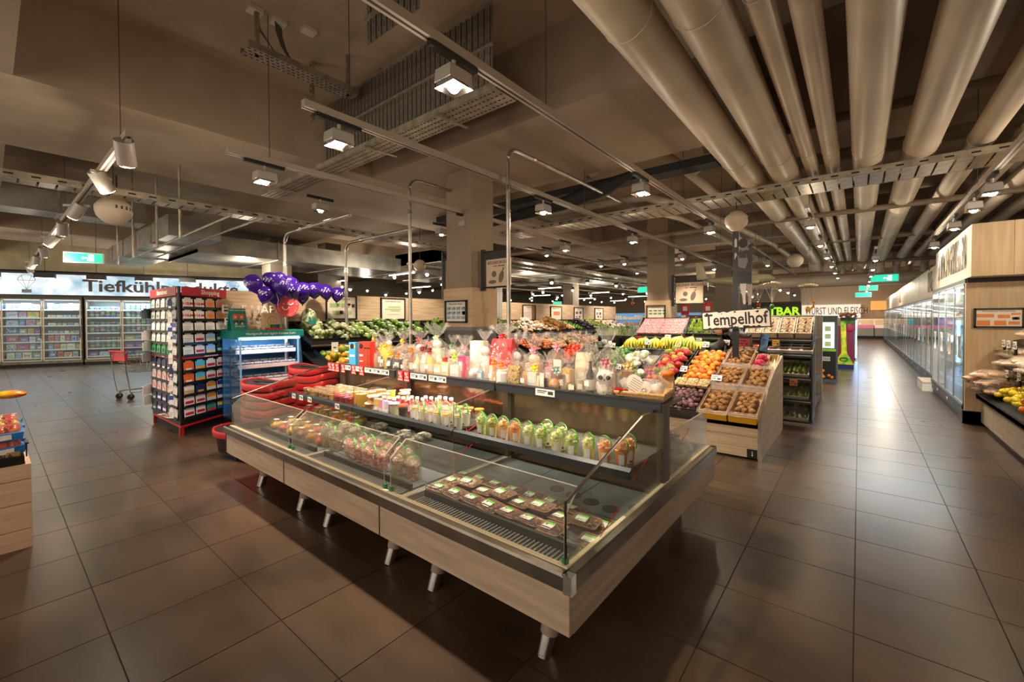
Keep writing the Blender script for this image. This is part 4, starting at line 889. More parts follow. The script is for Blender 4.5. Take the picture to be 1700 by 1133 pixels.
gifts = [
 (-4.45, 2.9, .09, .09, .30, .10, yel, 'tall film wrapped gift with yellow bow behind the red carton', [('box', 0, 0, .1, .08, .2, plain('#c83a28', .4)), ('ball', 0, 0, .24, .035, crm)]),
 (-4.16, 2.80, .08, .07, .20, .12, yel, 'film wrapped gift of brown jars right of the red carton', [('box', 0, 0, .08, .06, .16, brn), ('jar', .03, -.03, .025, .12, amber)]),
 (-4.00, 2.75, .09, .07, .24, .12, yel, 'yellow paper bag gift with a black bottle label, yellow bow', [('bag', 0, .01, .11, .07, .25, yel), ('bottle', -.03, -.04, .022, .14, darkb)]),
 (-4.22, 2.93, .09, .08, .27, .14, None, 'tall clear gift behind the yellow bag, its film fan upright', [('box', 0, 0, .1, .07, .2, S('#c9b8a8', '#7c5a42', 30)), ('ball', .02, 0, .26, .035, whitec)]),
 (-3.86, 2.72, .07, .06, .16, .08, yel, 'low black gift with large yellow ribbon beside the yellow bag', [('box', -.02, 0, .05, .05, .13, darkb), ('bottle', .04, 0, .02, .13, darkb)]),
 (-3.72, 2.71, .075, .06, .15, .08, orng, 'black gift basket with round teal sticker', [('box', 0, 0, .1, .06, .12, darkb), ('ball', 0, -.04, .06, .02, mint)]),
 (-3.92, 2.92, .12, .09, .29, .12, yel, 'wide clear gift with black and brown chocolates, yellow ribbon', [('box', 0, 0, .15, .08, .15, S('#5a3826', '#d8cdbd', 40)), ('ball', .02, 0, .2, .05, brn)]),
 (-3.64, 2.92, .1, .08, .31, .1, plain('#b5121c', .4), 'clear gift with small red bow beside the steel pole', [('box', 0, 0, .12, .08, .18, S('#8a6a52', '#d9cbb8', 30)), ('ball', 0, 0, .23, .045, whitec)]),
 (-3.57, 2.69, .055, .05, .14, .06, None, 'small clear bag of brown almonds left of the orange bottle', [('bag', 0, 0, .08, .05, .13, S('#a88a70', '#efe6da', 30))]),
 (-3.46, 2.68, .045, .045, .22, .06, orng, 'slim dark orange bottle gift with big orange flower bow', [('bottle', 0, 0, .032, .22, plain('#9a4214', .15))]),
 (-3.37, 2.67, .05, .045, .20, .07, None, 'cream bottle gift with white tag between the orange ones', [('bottle', 0, 0, .034, .19, crm)]),
 (-3.26, 2.66, .055, .05, .24, .12, plain('#8c1a1c', .4), 'pale orange bottle gift with dark red ribbon and tall film fan', [('bottle', 0, 0, .036, .22, S('#e2a684', '#efd7c4', 12))]),
 (-3.17, 2.67, .055, .05, .23, .1, plain('#8c1a1c', .4), 'bright orange bottle gift with dark red ribbon', [('bottle', 0, 0, .04, .23, orL)]),
 (-3.34, 2.9, .12, .09, .34, .14, plain('#c9d0a0', .4), 'large clear gift with pale green film fan behind the orange bottles', [('box', 0, 0, .12, .08, .24, S('#dfe0c8', '#b0b890', 20)), ('ball', 0, 0, .28, .05, whitec)]),
 (-3.06, 2.68, .06, .05, .14, .09, None, 'small cream house shaped gift beside the bright orange bottle', [('box', 0, 0, .08, .06, .11, crm), ('ball', 0, 0, .14, .03, crm)]),
 (-2.96, 2.68, .06, .05, .15, .09, plain('#d8301e', .4), 'cream carton gift with red paper star beside it', [('box', 0, 0, .09, .05, .14, crm)]),
 (-3.12, 2.92, .07, .06, .27, .1, grn, 'clear gift with teddy and dark green tag near the column', [('ball', 0, 0, .1, .055, S('#d8b67e', '#efe0c0', 20)), ('ball', 0, -.01, .2, .04, crm), ('box', .05, 0, .04, .03, .14, grn)]),
 (-2.83, 2.68, .08, .06, .19, .11, plain('#b9cf4a', .4), 'clear gift of white bath goods with green leaf bow', [('box', 0, 0, .1, .06, .12, whitec), ('box', .04, .03, .06, .04, .2, plain('#e2457a', .4))]),
 (-2.92, 2.88, .09, .07, .25, .12, pinkm, 'pink and light blue gift with pink bow behind the green leaf bow', [('box', 0, 0, .12, .07, .18, plain('#e0628a', .4)), ('box', -.05, -.02, .05, .05, .2, plain('#5ec0cf', .4))]),
 (-2.62, 2.70, .1, .07, .12, .05, None, 'white pig shaped money box in clear film with mint base', [('ball', 0, 0, .055, .052, whitec), ('ball', .04, -.02, .06, .022, pinkm)]),
 (-2.66, 2.88, .1, .07, .33, .1, None, 'tall white snowy tree gift in clear film', [('box', 0, 0, .09, .06, .12, whitec), ('jar', 0, 0, .05, .2, whitec), ('ball', 0, 0, .24, .045, whitec)]),
 (-2.53, 2.68, .04, .03, .10, .03, None, 'small light blue milk carton gift beside the white pig', [('box', 0, 0, .05, .03, .09, plain('#8fb9d8', .4))]),
 (-2.36, 2.68, .065, .05, .16, .06, orng, 'cream and orange caramel gift carton with orange bow', [('box', -.03, 0, .05, .05, .14, crm), ('box', .03, -.01, .04, .04, .07, orng)]),
 (-2.26, 2.66, .07, .055, .15, .05, orng, 'white lettered pot gift in clear film with orange bow', [('jar', 0, 0, .055, .12, whitec)]),
 (-2.34, 2.93, .11, .08, .28, .15, plain('#a01828', .4), 'large clear gift with silver film fan behind the lettered pot', [('box', 0, 0, .12, .07, .15, S('#e6c9c6', '#b98a80', 20)), ('ball', 0, 0, .2, .05, whitec)]),
 (-2.13, 2.66, .08, .05, .17, .03, None, 'gold and black patterned paper gift bag', [('bag', 0, 0, .12, .06, .16, gold)]),
 (-2.02, 2.66, .05, .04, .13, .05, None, 'brown kraft paper bag with dark stamp beside the patterned bag', [('bag', 0, 0, .06, .04, .12, S('#b98a56', '#a5763f', 30))]),
 (-1.93, 2.66, .08, .05, .15, .08, plain('#f0dd30', .4), 'white bath set gift with bright yellow flower bow', [('box', -.02, 0, .08, .05, .12, whitec), ('jar', .04, -.01, .02, .1, plain('#e8d8b0', .3))]),
 (-2.13, 2.92, .11, .08, .26, .15, pinkm, 'clear gift with pink and orange sweets, pink bow', [('box', 0, 0, .13, .08, .16, S('#ef9a72', '#f6ddd0', 22)), ('ball', 0, 0, .19, .05, crm)]),
 (-1.84, 2.65, .05, .04, .12, .06, None, 'dark blue jar gift with white price tag leaning on it', [('jar', 0, 0, .04, .09, plain('#2f3350', .3)), ('box', .0, -.045, .035, .004, .13, whitec)]),
 (-1.90, 2.93, .1, .08, .30, .12, pinkm, 'clear gift with brown picture frame, pink ribbon', [('box', 0, 0, .1, .02, .27, brn), ('box', 0, .03, .13, .05, .14, whitec)]),
 (-1.73, 2.65, .07, .05, .15, .08, mint, 'orange gingerbread gift with mint ribbon', [('ball', -.02, 0, .05, .045, S('#c4763a', '#e2b07a', 15)), ('box', .03, .02, .05, .04, .12, brn)]),
 (-1.58, 2.64, .09, .06, .12, .06, None, 'low clear gift with bronze bauble and a tilted white price tag', [('ball', -.02, 0, .04, .038, plain('#a9784a', .2, .7)), ('box', .05, 0, .05, .04, .1, S('#9a8468', '#c9b89c', 20))]),
 (-1.66, 2.93, .11, .08, .30, .13, None, 'tall clear gift of pale dried grass behind the bauble', [('box', 0, 0, .1, .07, .16, crm), ('bag', 0, 0, .12, .07, .27, S('#dfd2b4', '#c9b890', 30))]),
 (-1.44, 2.63, .045, .04, .24, .12, None, 'slim dark bottle gift with white label beside the owl', [('bottle', 0, 0, .03, .24, plain('#2c3424', .12))]),
 (-1.45, 2.91, .09, .07, .32, .15, None, 'tall clear gift with wide upright film fan behind the dark bottle', [('box', 0, 0, .08, .06, .2, S('#e9dfcf', '#c3b49a', 20))]),
 (-1.24, 2.80, .07, .06, .20, .10, plain('#f0d488', .4), 'brown paper gift with cream ribbon behind the basket', [('box', 0, 0, .08, .06, .17, S('#a87a50', '#94683f', 20))]),
 (-1.12, 2.90, .09, .07, .17, .14, plain('#e2768c', .4), 'clear pink gift with flared film behind the heart plaques', [('box', 0, 0, .11, .07, .11, S('#e3b4a2', '#f2e2d8', 20))]),
]
for i, (x, y, r, rd, h, fl, bow, lb, ins) in enumerate(gifts):
    t = G(x, y, lb, rz=rnd.uniform(-.3, .3))
    for k in ins: inner(t, *k)
    wrap(t, r, h, fl, bow, rd, seed=i)
    if i % 2 == 0: MB().box(-.02, .02, -rd*1.12, -rd*1.12+.001, h*.3, h*.3+.035).build('price_label', tagw, t)
# red polka dot bag
t = thing('wrapped_gift', 'large red polka dot paper bag gift with film and red ribbon', 'gift', (-2.44, 2.88, Z), .1)
inner(t, 'bag', 0, 0, .22, .10, .36, plain('#c00f1c', .45)); m = MB(); q = random.Random(8)
for k in range(42):
    x, z = q.uniform(-.1, .1), q.uniform(.02, .32); m.ball((x, -.053, z), .0065, 6, 3, ry=.3)
m.build('white_dots', white, t); wrap(t, .13, .37, .11, plain('#c00f1c', .4), .07, 77)
# red hat shaped gift and red velvet bow
t = thing('red_velvet_bow', 'big red velvet bow on a black gift by the left steel pole', 'bow', (-3.47, 2.93, Z)); inner(t, 'box', 0, 0, .14, .07, .25, darkb); m = MB(); m.ball((-.05, -.01, .28), .05, 12, 8, ry=.5, rz=.6); m.ball((.05, -.01, .28), .05, 12, 8, ry=.5, rz=.6); m.ball((0, -.02, .28), .025, 10, 6); m.build('bow_loops', plain('#c20c1e', .6), t, True)
# owl
t = thing('owl_figurine', 'white ceramic owl with big black eyes wrapped in film, pink ribbon', 'figurine', (-1.33, 2.65, Z), .25)
MB().lathe([(.04, 0), (.06, .02), (.064, .06), (.056, .1), (.06, .13), (.058, .165), (.035, .185), (.001, .19)], n=18).build('body', whitec, t, True)
for s in (-1, 1):
    MB().ball((s*.028, -.05, .14), .03, 14, 8, ry=.4).build('eye_ring', whitec, t, True); MB().ball((s*.026, -.062, .14), .016, 12, 6, ry=.4).build('eye', black, t, True)
    MB().cyl((s*.04, 0, .17), (s*.05, -.005, .205), .014, 8, .002).build('ear_tuft', whitec, t, True)
    MB().ball((s*.058, -.01, .07), .02, 10, 6, rx=.5, rz=1.8).build('wing', whitec, t, True)
MB().cyl((0, -.06, .128), (0, -.075, .115), .007, 6, .001).build('beak', black, t)
m = MB(); q = random.Random(2)
for k in range(10): a = q.uniform(-PI*.9, -.2); m.ball((.061*math.cos(a), .061*math.sin(a), q.uniform(.02, .09)), .004, 6, 3)
m.build('dots', black, t); wrap(t, .08, .23, .09, pinkm, .08, 5)
t = thing('red_tissue_flower', 'crumpled bright red tissue flower right of the owl', 'decoration', (-1.22, 2.62, Z))
m = MB(); q = random.Random(6)
for k in range(14): m.M = Matrix.Translation((q.uniform(-.03, .03), q.uniform(-.02, .02), .035+q.uniform(0, .03))) @ Matrix.Rotation(q.uniform(0, 6), 4, 'Z') @ Matrix.Rotation(q.uniform(0, 6), 4, 'X'); m.add([(0, 0, 0), (.035, -.012, .01), (.04, .015, -.01), (.01, .02, .015)], [(0, 1, 2), (0, 2, 3)])
m.build('tissue', plain('#d8142c', .5), t)
# wicker basket with heart plaques
wick = blotch('#c9995a', '#e0bb80', scale=60, rough=.7, lo=.4, hi=.6, bump=.4)
t = thing('wicker_basket', 'shallow wicker basket holding white heart plaques at the shelf corner', 'basket', (-1.10, 2.74, Z), .12)
def rect(a, b, z): return [(-a, -b, z), (a, -b, z), (a, b, z), (-a, b, z)]
MB().rings([rect(.13, .11, 0), rect(.155, .135, .055), rect(.15, .13, .055), rect(.125, .105, .008)], 4).build('body', wick, t)
m = MB()
for zz in (.01, .022, .034, .046): m.tube([(-.135-zz*.4, -.113-zz*.4, zz), (.135+zz*.4, -.113-zz*.4, zz), (.135+zz*.4, .113+zz*.4, zz), (-.135-zz*.4, .113+zz*.4, zz)], .005, 5, closed=True)
tag(m.build('weave', wick, t), kind='stuff')
MB().tube([(-.155, -.135, .057), (.155, -.135, .057), (.155, .135, .057), (-.155, .135, .057)], .009, 8, closed=True).build('rim', wick, t, True)
def heart(s, th=.012):
    pts = []
    for k in range(28):
        a = 2*PI*k/28; x = 16*math.sin(a)**3; y = 13*math.cos(a)-5*math.cos(2*a)-2*math.cos(3*a)-math.cos(4*a); pts.append((x*s/16, y*s/16))
    return MB().prism(pts, 1, -th/2, th/2)
for k, (x, y, z, rz, ty, lb) in enumerate(((-1.13, 2.70, 1.17, .2, .5, 'white heart plaque with diagonal writing and a small sun, front one in the basket'), (-1.2, 2.75, 1.16, .3, -.3, 'white heart plaque leaning behind the written one'))):
    o = thing('heart_plaque', lb, 'plaque', (x, y, z)); o.rotation_euler = (-.35, ty, rz)
    heart(.085).build('plaque', whitec, o)
    if k == 0:
        for i in range(6): MB().box(-.055, .02, -.0075, -.006, .035-i*.015, .038-i*.015).build('written_line', brn, o)
        MB().tube([(.045+.012*math.cos(a), -.0075, .0+.012*math.sin(a)) for a in [2*PI*j/12 for j in range(12)]], .0012, 4, closed=True).build('sun_ring', brn, o)
        m = MB()
        for j in range(8): a = 2*PI*j/8; m.cyl((.045+.016*math.cos(a), -.0075, .016*math.sin(a)), (.045+.022*math.cos(a), -.0075, .022*math.sin(a)), .0012, 4)
        m.build('sun_rays', brn, o)
t = G(-1.02, 2.76, 'clear film gift of white hearts standing in the basket', rz=.2); t.location.z = 1.10; inner(t, 'ball', 0, 0, .06, .045, whitec); inner(t, 'box', -.03, -.02, .03, .01, .12, plain('#c9c4bc', .4)); wrap(t, .08, .13, .08, None, .07, 31)
t = G(-1.01, 2.93, 'kraft gift bag with orange flower hanging at the shelf corner', rz=.1); inner(t, 'bag', 0, 0, .08, .05, .14, S('#c9a06a', '#b58a54', 20)); MB().ball((0, -.02, .16), .05, 10, 6, ry=.6, rz=.5).build('orange_flower', orng, t, True)
t = thing('wooden_box', 'pale wooden gift box upright in front of the grey column', 'box', (-2.78, 2.93, Z), .05); MB().box(-.08, .05, -.04, .04, 0, .33).build('box', S('#e2d3b8', '#efe6d4', 30), t); MB().box(.05, .08, -.04, .04, 0, .33).build('side_strip', crm, t)
# extra small fillers between the gifts
fill_cols = [crm, orng, whitec, brn, pinkm, yel, S('#d9c9b0', '#a08464', 20), plain('#b8402c', .4)]
for k in range(16):
    x = -4.3+k*.2+rnd.uniform(-.05, .05); 
    t = G(x, 2.81+rnd.uniform(-.02, .02), ['cream', 'orange', 'white', 'brown', 'pink', 'yellow', 'beige', 'rust red'][k % 8]+' little film wrapped box standing between the rows of gifts', rz=rnd.uniform(-.5, .5)); t['group'] = 'little boxes between the gifts'
    inner(t, 'box', 0, 0, .07, .05, rnd.uniform(.1, .17), fill_cols[k % 8]); wrap(t, .06, .17, rnd.uniform(.06, .11), None, .05, 200+k)
# ------------------------------------------------ freezer wall at the far left
FO = Vector((-23.1, .28, 0)); FA = math.atan2(3.42, 1.30)   # runs along local +x, front faces local -y
def fz(t_, d=0, z=0):
    u = Vector((math.cos(FA), math.sin(FA), 0)); n = Vector((math.sin(FA), -math.cos(FA), 0)); return FO+u*t_+n*d+Vector((0, 0, z))
frm = plain('#b5ad95', .35, .5); cabm = plain('#3c3a36', .5)
ppl = ['#1f7fd8', '#1858c0', '#d8352a', '#e9bc1a', '#e9e4d6', '#4fa0dc', '#c8608c', '#8cc04a', '#efe3b8', '#b9d3e2', '#d9822c', '#f2f0ea']
boxm = [blotch(c, ppl[(i*5+3) % 12], scale=7, rough=.4, rand=.2, lo=.5, hi=.56) for i, c in enumerate(ppl)]
cabs = [(-1.05, 2), (1.08, 1), (2.2, 2), (4.35, 2)]
doors = [(-.96, 0), (.06, 0), (1.10, 1), (2.22, 2), (3.24, 2)]
for k, (a, b) in enumerate(((-1.0, 2.12), (2.17, 4.27), (4.3, 6.4))):
    t = thing('freezer_cabinet', ['glass door freezer cabinet at the left frame edge with fish and ice packs', 'glass door freezer cabinet full of round ice cream tubs', 'glass door freezer cabinet behind the red card stand'][k], 'freezer', fz(a), FA, 'freezer cabinets')
    w = b-a
    MB().box(0, w, -.02, .62, .0, .12).build('plinth', black_m, t)
    MB().box(0, w, .58, .62, .12, 2.5).build('back_panel', plain('#2c3238', .5), t)
    MB().box(0, .03, 0, .6, .12, 2.5).build('side_panel', cabm, t); MB().box(w-.03, w, 0, .6, .12, 2.5).build('side_panel', cabm, t)
    MB().box(0, w, -.03, .62, 2.42, 2.52).build('top_rail', cabm, t); MB().box(0, w, -.05, .6, .1, .2).build('bottom_rail', blotch('#6c6a66', '#57544f', 8, .5), t)
    nd = 3 if k == 0 else 2
    for j in range(7):
        z = .3+j*.29
        s = MB().box(.03, w-.03, .08, .58, z-.02, z).build('shelf', black_m, t)
        MB().box(.04, w-.04, .07, .08, z-.03, z+.02).build('price_strip', plain('#d9e6ee', .4), s)
    for j in range(nd):
        x0 = .03+j*(w-.06)/nd; x1 = .03+(j+1)*(w-.06)/nd
        d = MB(); f = .035
        d.box(x0+.01, x1-.01, -.03, .0, .2, .2+f); d.box(x0+.01, x1-.01, -.03, 0, 2.42-f, 2.42); d.box(x0+.01, x0+.01+f, -.03, 0, .2, 2.42); d.box(x1-.01-f, x1-.01, -.03, 0, .2, 2.42)
        dd = d.build('door', frm, t)
        MB().box(x0+.04, x1-.04, -.018, -.012, .23, 2.39).build('pane', clear('door_glass', '#eaf2f4', .7, .02, .04), dd)
        MB().box(x1-.05, x1-.03, -.06, -.03, 1.0, 1.45).build('handle', dgrey, dd)
        MB().box(x0+.06, x1-.06, .03, .05, 2.37, 2.41).build('light_bar', glow('#dff0ff', 1.2), t)
    c = fz((a+b)/2, .02, 2.36)
    lamp('AREA', tuple(fz((a+b)/2, -.06, 2.35)), 45, (.82, .92, 1), w*.9, aim=tuple(fz((a+b)/2, -.3, .6)), sizey=.1)
fb = MB().box(-.5, .5, 0, .18, 0, 1); 
def packs():
    protos = []
    for m in boxm:
        o = MB().box(-.5, .5, -.1, .1, 0, 1).build('frozen_pack', m); 
        b = MB().box(-.3, .3, -.1005, -.1, .3, .62).build('print', boxm[(boxm.index(m)+4) % 12], o); protos.append(o); tag(o, 'x', 'box')
    return protos
P = packs(); PU = [[] for _ in P]; q = random.Random(4)
tubp = thing('ice_tub', 'x', 'tub')
MB().lathe([(.055, 0), (.068, .1), (.068, .105)], n=12).build('tub', blotch('#4aa06a', '#d9c9b4', 5, .4, rand=1.2, c3='#6a4fa0'), tubp, True); MB().lathe([(.07, .1), (.07, .122), (.001, .124)], n=12).build('lid', blotch('#e8e0d0', '#c98a5a', 5, .4, rand=1.0, c3='#4aa8a0'), tubp, True)
TU = []
shelfname = ['bottom', 'second', 'third', 'fourth', 'fifth', 'sixth', 'top']
for di, (x0, cab) in enumerate(((-.9, 'first'), (.1, 'second'), (1.14, 'third'))):
    for j in range(7):
        z = .3+j*.29; x = x0+.03
        while x < x0+.86:
            w = q.choice((.16, .2, .24, .3)) if di < 2 else q.choice((.13, .16, .22)); w = min(w, x0+.93-x)
            if w < .1: break
            k = q.choice((0, 1, 0, 5, 2, 3)) if (di < 2 and 1 <= j <= 3) else q.randrange(12)
            if di == 2 and j > 2: k = q.choice((4, 9, 11, 5, 7))
            h = q.uniform(.19, .24) if not (di == 2 and 3 <= j <= 5) else .1
            p = fz(x+w/2, -.2, z)
            if x+w < -.35: x += w+.012; continue
            first_or_dup(P[k], PU[k], loc=p, rot=FA, scale=(w-.012, 1, h), label='small frozen food pack on the %s shelf of the %s freezer door' % (shelfname[j], cab), group='frozen packs, %s freezer door, %s shelf' % (cab, shelfname[j]))
            x += w+.012
for di, (x0, cab) in enumerate(((2.24, 'fourth'), (3.28, 'fifth'))):
    for j in range(7):
        z = .3+j*.29
        for i in range(6):
            if j in (0,) or (di == 1 and j in (1, 2)):
                if i % 2: continue
                k = q.randrange(12); w = .28
                first_or_dup(P[k], PU[k], loc=fz(x0+.14+i*.152, -.2, z), rot=FA, scale=(w, 1, .17), label='frozen food pack on the %s shelf of the %s freezer door' % (shelfname[j], cab), group='frozen packs, %s freezer door, %s shelf' % (cab, shelfname[j]))
            else:
                for lv in range(2 if (j % 2 or di) else 1):
                    first_or_dup(tubp, TU, loc=fz(x0+.09+i*.152, -.2, z+lv*.125), rot=q.uniform(0, 6), label='round ice cream tub on the %s shelf of the %s freezer door' % (shelfname[j], cab), group='ice cream tubs, %s freezer door, %s shelf' % (cab, shelfname[j]))
for p_ in P+[tubp]:
    if p_.location.length < .01: 
        for c in list(p_.children): bpy.data.objects.remove(c)
        bpy.data.objects.remove(p_)
t = thing('freezer_sign', 'backlit pale blue sky sign reading Tiefkühlprodukte above the freezers', 'sign', fz(-1.2, .05, 2.56), FA)
MB().box(0, 8.6, .05, .2, 0, .78).build('sign_box', dgrey, t)
def skymat():
    m, nt, b = nm('backlit_sky_print'); n = nt.nodes.new('ShaderNodeTexNoise'); n.inputs['Scale'].default_value = 1.2; n.inputs['Detail'].default_value = 7
    tc = nt.nodes.new('ShaderNodeTexCoord'); nt.links.new(tc.outputs['Object'], n.inputs['Vector'])
    cr = nt.nodes.new('ShaderNodeValToRGB'); e = cr.color_ramp.elements; e[0].position = .38; e[0].color = lin('#7fa9c4'); e[1].position = .6; e[1].color = lin('#dfe8f0')
    nt.links.new(n.outputs[0], cr.inputs[0]); nt.links.new(cr.outputs[0], b.inputs['Base Color']); nt.links.new(cr.outputs[0], b.inputs['Emission Color']); b.inputs['Emission Strength'].default_value = .33
    return m
MB().box(0.02, 8.58, .03, .05, .02, .76).build('lit_face', skymat(), t)
text('Tiefkühlprodukte', .62, plain('#4a4143', .5), (3.35, .02, .36), FY, t, .02, 'LEFT', 1.12, bold=.012)
mb = MB()
for cx in (1.9, 8.0):
    pts = [(cx+.22*math.cos(a), .022, .52+.2*math.sin(a)) for a in [PI*k/10 for k in range(11)]]
    mb.tube(pts, .008, 5); mb.tube([pts[0], pts[-1]], .008, 5)
    for k in (0, 3, 7, 10): mb.cyl(pts[k], (cx, .022, .2), .005, 4)
    mb.box(cx-.12, cx+.12, .018, .026, .08, .2)
mb.build('parachute_drawing', plain('#8a8a98', .5), t)
t = tag(MB().add([tuple(fz(-2, .0, 0)+Vector((0, 0, z))) for z in (3.34,)]+[tuple(fz(9, 0, 3.34)), tuple(fz(9, 0, 5)), tuple(fz(-2, 0, 5))], [(0, 1, 2, 3)]).build('wall_freezer', blotch('#a39a7c', '#b3a98a', 2, .8)), kind='structure')
tag(MB().add([tuple(fz(-2, -.02, z)) for z in (3.30,)]+[tuple(fz(9, .04, 3.30)), tuple(fz(9, .04, 3.42)), tuple(fz(-2, .04, 3.42))], [(0, 1, 2, 3)]).build('trim_1', dgrey), kind='structure')
for k in range(5):
    t = thing('black_spotlight', 'black hooded lamp on the rail before the freezer sign', 'lamp', fz(.2+k*1.3, 1.1, 3.1), FA, 'black lamps before the freezer sign')
    MB().box(-.25, .25, -.08, .08, 0, .16).build('hood', black, t); MB().box(-.22, .22, -.06, .06, -.01, 0).build('bulb', glow('#ffe8c8', 6 if k in (1, 3) else 1), t); MB().cyl((0, 0, .16), (0, 0, 1.7), .01, 5).build('hanger', dgrey, t)
tag(MB().cyl(tuple(fz(-1.5, 1.1, 3.32)), tuple(fz(8, 1.1, 3.32)), .03, 6).build('lamp_rail', black), 'black rail carrying lamps before the freezer sign', 'rail')

# ------------------------------------------------ red gift card stand (three sided)
A_, B_, C_ = Vector((-7.33, 1.69, 0)), Vector((-7.93, 2.58, 0)), Vector((-8.75, 1.66, 0))
t = CS = thing('card_stand', 'black and red gift card stand with rows of hanging cards', 'display stand', (-7.87, 1.93, 0))
def W3(m): m.M = Matrix.Translation(-CS.location) @ (m.M if m.M is not None else Matrix()); return m
MB_ = lambda: at(CS)
ctr = (A_+B_+C_)/3
def tri(f, z): return [tuple(ctr+(p-ctr)*f+Vector((0, 0, z))) for p in (A_, B_, C_)]
MB_().rings([tri(.9, .0), tri(.9, .10)], 3).build('base', black_m, t)
for p in (A_, B_, C_):
    c = ctr+(p-ctr)*.93; MB_().cbox((c.x, c.y, .06), (.05, .05, .12)).build('corner_foot', dkred, t)
MB_().rings([tri(1.0, .12), tri(1.0, .15)], 3).build('red_edge', red, t)
MB_().rings([tri(1.0, .15), tri(1.0, .22)], 3).build('base_tray', black, t)
MB_().rings([tri(.89, .22), tri(.89, 2.02)], 3).build('core_panel', black, t)
for p in (A_, B_, C_):
    c = ctr+(p-ctr)*.97; MB_().cyl((c.x, c.y, .2), (c.x, c.y, 2.10), .02, 8).build('corner_post', black, t)
def face(p, q_):
    """frame of one side: returns origin, along (left to right as seen), outward normal"""
    u = (q_-p).normalized(); n = Vector((u.y, -u.x, 0)); return u, n
cards = {}
def cardproto(bg, fg, style, name='gift_card'):
    o = thing(name, 'x', 'gift card'); w, h = .098, .15
    m = MB().box(-w/2, w/2, -.006, 0, 0, h*.86); m.box(-w*.3, w*.3, -.004, 0, h*.86, h); m.build('card', plain(bg, .4), o)
    f = plain(fg, .4); g = MB()
    if style == 'band': g.box(-w*.42, w*.42, -.007, -.006, h*.25, h*.5)
    elif style == 'half': g.box(-w*.5, w*.5, -.007, -.006, 0, h*.38)
    elif style == 'top': g.box(-w*.5, w*.5, -.007, -.006, h*.45, h*.84)
    elif style == 'blob': g.lathe([(.001, 0), (.033, 0), (.033, .001), (.001, .001)], n=14); g.v = [(x, -.0065-z, y+h*.42) for x, y, z in g.v]
    elif style == 'tri': g.prism([(-.025, h*.25), (.03, h*.42), (-.025, h*.6)], 1, -.008, -.006)
    elif style == 'lines':
        for k in range(3): g.box(-w*.4, w*(.1+.1*k), -.007, -.006, h*(.2+.14*k), h*(.24+.14*k))
    elif style == 'tag': g.box(-w*.3, w*.3, -.007, -.006, h*.1, h*.3)
    if g.v: g.build('print', f, o)
    if style in ('HM', 'N', 'CA'):
        text({'HM': 'H&M', 'N': 'N', 'CA': 'C&A'}[style], {'HM': .058, 'N': .13, 'CA': .05}[style], f, (0, -.007, h*.42), (PI/2, 0, 0) if style != 'HM' else (PI/2, 0, 0), o, .0006, sx=.9 if style != 'N' else .8, bold=.002 if style != 'HM' else .0005)
    return o
styles = {'hm': ('#f0ece6', '#cc1020', 'HM', 'white gift card with red H&M script'), 'oz': ('#c9a27e', '#e8722a', 'blob', 'kraft brown gift card with an orange blot'), 'ca': ('#d2b094', '#cf1020', 'CA', 'beige gift card with red C&A field'), 'wh': ('#ece9e6', '#9a8f80', 'lines', 'white gift card with thin grey print'),
 'go': ('#e0921e', '#f0d9b0', 'band', 'golden orange gift card with pale stripe'), 'wr': ('#ece6e4', '#d3142a', 'band', 'white gift card with a red band'), 'ra': ('#a9c4ea', '#f0d890', 'half', 'pastel rainbow gift card'), 'mt': ('#2f3a3a', '#8fd0bc', 'band', 'dark gift card with mint band'), 'or': ('#e5622a', '#f3dccb', 'tag', 'orange gift card'),
 'bo': ('#58bcd4', '#f0a03c', 'half', 'turquoise and orange gift card'), 'wc': ('#f0eaea', '#d62838', 'band', 'white gift card with red writing'), 'bb': ('#1f2a5c', '#d9a24a', 'tag', 'navy gift card with gold emblem'), 'ow': ('#ece6dc', '#ea9422', 'top', 'orange and white gift card'), 'bw': ('#e9e7ee', '#1c3aa0', 'top', 'blue and white gift card'), 'pk': ('#e7cfd0', '#3a2e34', 'tag', 'pale pink gift card'), 'be': ('#caa878', '#efe3cf', 'top', 'beige gift card with light motif'), 'bl': ('#2a62b8', '#e9d63a', 'top', 'blue gift card with yellow top'), 'tq': ('#1fae9c', '#23494a', 'tag', 'turquoise gift card'),
 'gp': ('#b5b0b2', '#2c8a5a', 'tri', 'grey gift card with coloured triangle'), 'gr': ('#1fa45c', '#14382a', 'blob', 'green gift card with dark oval'), 'nv': ('#221f50', '#e3e3f0', 'tag', 'dark blue gift card'), 'nn': ('#ece8e6', '#cf1a20', 'N', 'white gift card with large red N'), 'pu': ('#372d78', '#e5e0f0', 'band', 'purple gift card with white writing'), 'dk': ('#3a4a50', '#cfd2cf', 'tag', 'dark slate gift card'), 'bt': ('#2a9cc0', '#e3a83c', 'half', 'bright blue and yellow gift card'), 'mx': ('#4a9c94', '#d04a4a', 'half', 'teal and pink patterned gift card')}
cp = {k: cardproto(v[0], v[1], v[2]) for k, v in styles.items()}; cu = {k: [] for k in cp}
rows_front = [['hm', 'hm', 'oz', 'oz', 'ca'], ['hm', 'hm', 'oz', 'oz', 'ca'], ['wh', 'wh', 'wh', 'wh', 'go'], ['wh', 'wr', 'ra', 'mt', 'mt'], ['wh', 'wr', 'ra', 'mt', 'mt'], ['or', 'bo', 'wc', 'wc', 'wc'], ['or', 'bo', 'wc', 'wc', 'wc'], ['be', 'bb', 'ow', 'bw', 'pk'], ['wr', 'wr', 'ow', 'bw', 'pk'], ['wr', 'wr', 'mx', 'bl', 'tq']]
